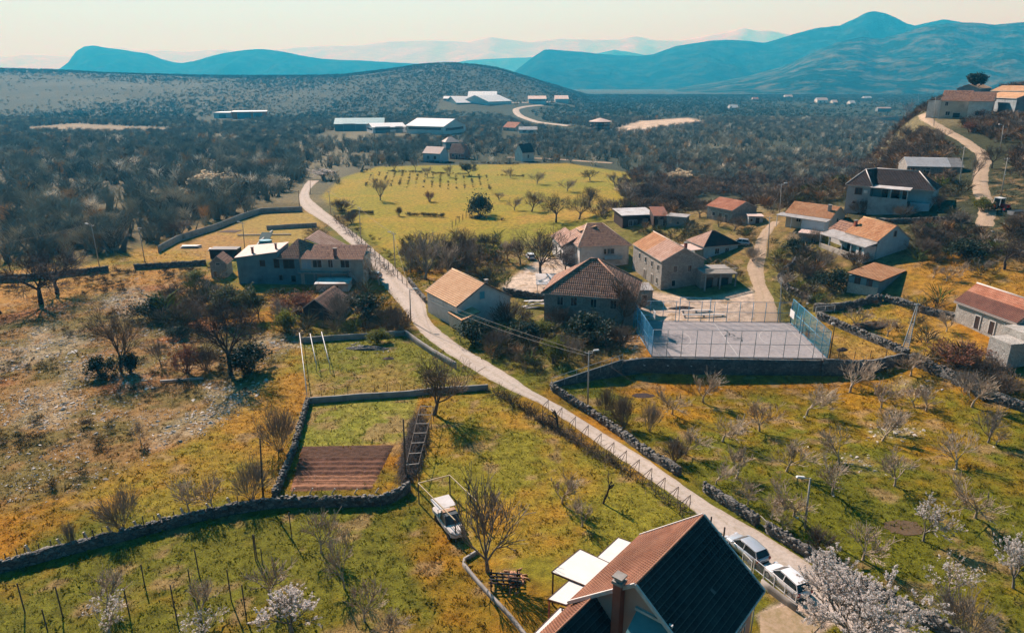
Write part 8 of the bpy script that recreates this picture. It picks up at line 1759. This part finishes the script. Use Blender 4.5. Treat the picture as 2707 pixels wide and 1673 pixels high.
for i, (px, py, rx, ry, rz, c_, lab) in enumerate(((1700, 1046, 1.5, .9, .2, (.05, .035, .035), 'dark burnt patch under the court wall'), (2390, 1394, 1.9, 1.3, .3, (.13, .085, .045), 'dark soil ring at the blossom tree'))):
    g = at(px, py); pts = []
    for k in range(20): a = 2 * math.pi * k / 20; q = np.array((rx * math.cos(a), ry * math.sin(a))) * random.uniform(.85, 1.1); x, y = g[0] + q[0], g[1] + q[1]; pts.append((q[0], q[1], Tz(x, y) - g[2] + .035))
    tag(MB().slab(pts, .04).build('soil_patch', mat('soil_%d' % i, c_, tuple(v * .7 for v in c_), 3, 1), None, g), kind='structure')
for (px, py, lab) in ((2128, 1103, 'white stone at the foot of the fruit tree below the court end'), (2205, 1311, 'white stone at the foot of the wide fruit tree above the lamp'), (2521, 1240, 'white stone at the foot of the fruit tree on the right side'), (2319, 1168, 'white stone in front of the grey stone heap'), (2137, 1181, 'lone white stone in the grass left of the scattered stones'), (2629, 1181, 'white stone by the dark leaning tree'), (2108, 1369, 'white stone behind the lamp post')):
    g = at(px, py); o = link('stone', mesh_np('stone', rock(px) * .24, np.arange(len(PR[0]) if 0 else len(rock(px))).reshape(-1, 3), MATS['pale_concrete_stake']), None, g); tag(o, lab, 'stone')
POOL = mat('teal_pool_liner', (.05, .30, .38), (.07, .36, .44), 3, .4)
g = at(702, 642); o = empty('garden_pool', g, 'round teal garden pool behind the farmhouse roof', 'pool'); MB().prism([(1.7 * math.cos(k * .3142), 1.2 * math.sin(k * .3142)) for k in range(20)], 0, .7).build('wall', POOL, o); MB().prism([(1.6 * math.cos(k * .3142), 1.1 * math.sin(k * .3142)) for k in range(20)], .70, .74).build('cover', mat('light_blue_cover', (.16, .45, .55), None, 3, .4), o)
g = at(702, 632); o = MB().slab([(-1.8, 0, .1), (1.2, 0, .1), (1.4, 2.2, 1.4), (-1.6, 2.2, 1.4)], .1).build('tarpaulin', mat('green_tarp', (.03, .13, .12), None, 2, .7), None, g); tag(o, 'dark green tarpaulin draped behind the garden pool', 'tarpaulin')
for (pa, pb, w_, lab) in (((690, 638), (720, 612), .35, 'upper pale timber beam in the garden behind the farmhouse'), ((668, 668), (690, 636), .35, 'lower pale timber beam in the garden behind the farmhouse'), ((628, 624), (770, 622), .3, 'long pale plank lying across the garden behind the farmhouse'), ((424, 1012), (538, 1004), .22, 'long straight log lying at the rocky field edge')):
    A_, B_ = at(*pa), at(*pb); o = MB().bar((0, 0, .25), B_ - A_ + (0, 0, .25), w_, .3).build('timber_beam', CONC_POLE, None, A_); tag(o, lab, 'beam')
for (px, py, w_, d_, lab) in ((505, 655, 5.0, 1.4, 'white heap of builders sheets by the long garden wall'), (572, 662, 4.0, 1.0, 'pale grey slab stack beside the black container')):
    g = at(px, py); o = empty('sheet_stack', g, lab, 'stack')
    for k in range(4): MB().slab([(-w_ / 2 + .2 * k, -d_ / 2, .15 + .14 * k), (w_ / 2 - .3 * k, -d_ / 2 + .2, .15 + .14 * k), (w_ / 2, d_ / 2, .18 + .14 * k), (-w_ / 2, d_ / 2, .15 + .14 * k)], .1).build('sheet', SHEET_PALE, o)
o = empty('ground_tank', at(608, 612), 'square brown vegetable bed behind the farmhouse', 'bed'); MB().slab([(-3, -1.6, .12), (2.2, -1.6, .12), (3, 1.6, .12), (-1.6, 1.6, .12)], .16).build('soil', mat('brown_earth', (.13, .08, .05), None), o); o.name = 'vegetable_bed'
MB().bar((-3, -1.7, .1), (2.2, -1.7, .1), .12).build('edging', WOOD_OLD, o)
# tractor and boat-like trailer at the hill track
g = at(2645, 556); o = empty('tractor', g, 'small red tractor with a white cab on the hill track', 'tractor', None, R(-70)); RP = mat('red_machine_paint', (.36, .03, .03), (.28, .03, .03), 3, .5)
MB().prism([(0, -.42), (1.5, -.36), (1.7, -.2), (1.7, .2), (1.5, .36), (0, .42)], .7, 1.35).build('bonnet', RP, o)
cb = MB(); cb.add([(-1.3, -.65, .9), (.1, -.65, .9), (.05, -.6, 2.3), (-1.2, -.6, 2.35), (-1.3, .65, .9), (.1, .65, .9), (.05, .6, 2.3), (-1.2, .6, 2.35)], [(0, 1, 2, 3), (4, 7, 6, 5), (0, 4, 5, 1), (1, 5, 6, 2), (3, 2, 6, 7), (0, 3, 7, 4)]); cbo = cb.build('cab', GLASS, o); MB().slab([(-1.35, -.72, 2.48), (.2, -.72, 2.45), (.2, .72, 2.45), (-1.35, .72, 2.48)], .14).build('cab_roof', M_WHITE, cbo)
for x, y in ((-1.28, -.64), (.06, -.64), (-1.28, .64), (.06, .64)): MB().bar((x, y, .9), (x, y * .95, 2.35), .09).build('cab_pillar', M_WHITE, cbo)
for sg in (-1, 1):
    w = MB().tube((-.75, sg * .6, .72), (-.75, sg * .98, .72), .72, n=20).build('wheel', TYRE, o); MB().tube((-.75, sg * .97, .72), (-.75, sg * 1.0, .72), .36, n=14).build('rim', RP, w); w = MB().tube((1.2, sg * .5, .42), (1.2, sg * .78, .42), .42, n=18).build('wheel', TYRE, o); MB().tube((1.2, sg * .77, .42), (1.2, sg * .8, .42), .2, n=12).build('rim', RP, w)
g = at(2690, 572); o = empty('boat_trailer', g, 'grey open boat on blocks at the right edge by the tractor', 'boat', None, R(20)); V = []
for x, w, z0 in [(-2.2, .75, .35), (-1, .9, .3), (.6, .88, .3), (1.7, .55, .4), (2.5, .06, .7)]: V += [(x, -w, 1.15), (x, -w * .7, z0 + .1), (x, 0, z0), (x, w * .7, z0 + .1), (x, w, 1.15)]
MB().add(V, [(i * 5 + k, i * 5 + k + 1, i * 5 + k + 6, i * 5 + k + 5) for i in range(4) for k in range(4)] + [(0, 1, 2, 3, 4)]).build('hull', mat('grey_boat_paint', (.40, .40, .39), (.3, .3, .3), 2, .6), o); MB().slab([(-2.1, -.8, 1.1), (1.6, -.5, 1.1), (1.6, .5, 1.1), (-2.1, .8, 1.1)], .05).build('dark_cover', MATS['black_steel'], o)
for x in (-1.2, 1.0): MB().box(x - .15, x + .15, -.5, .5, -.2, .38).build('block', WOOD_OLD, o)
# roof panels leaning by the right hand outbuilding, round basin wall in the scrub
g = at(2640, 935); o = empty('leaning_panels', g, 'white panels leaning against the right hand outbuilding', 'panels')
for k, (x, w_) in enumerate(((-.9, 2.0), (1.0, .7), (1.6, .4))): MB().slab([(x, -.9, .1), (x + w_, -1.2, .1), (x + w_ + .1, .1, 1.3), (x + .1, .4, 1.3)], .05).build('panel', M_WHITE, o)
g = at(2062, 452); o = empty('round_basin', g, 'round stone basin wall in the brown scrub', 'basin'); rw = MB(); nn_ = 24
for k in range(nn_):
    a, b = 2 * math.pi * k / nn_, 2 * math.pi * (k + 1) / nn_; ri, ro = 4.6, 5.2; zb, zt = -.6, 1.0
    v = [(r_ * math.cos(q), r_ * math.sin(q), z) for z in (zb, zt) for q in (a, b) for r_ in (ri, ro)]; rw.add(v, [(0, 1, 3, 2), (4, 6, 7, 5), (0, 4, 5, 1), (2, 3, 7, 6), (1, 5, 7, 3), (0, 2, 6, 4)])
rw.build('wall', ST_PALE, o); MB().prism([(4.55 * math.cos(2 * math.pi * k / 24), 4.55 * math.sin(2 * math.pi * k / 24)) for k in range(24)], -.5, .1).build('floor', WOOD_DARK, o)
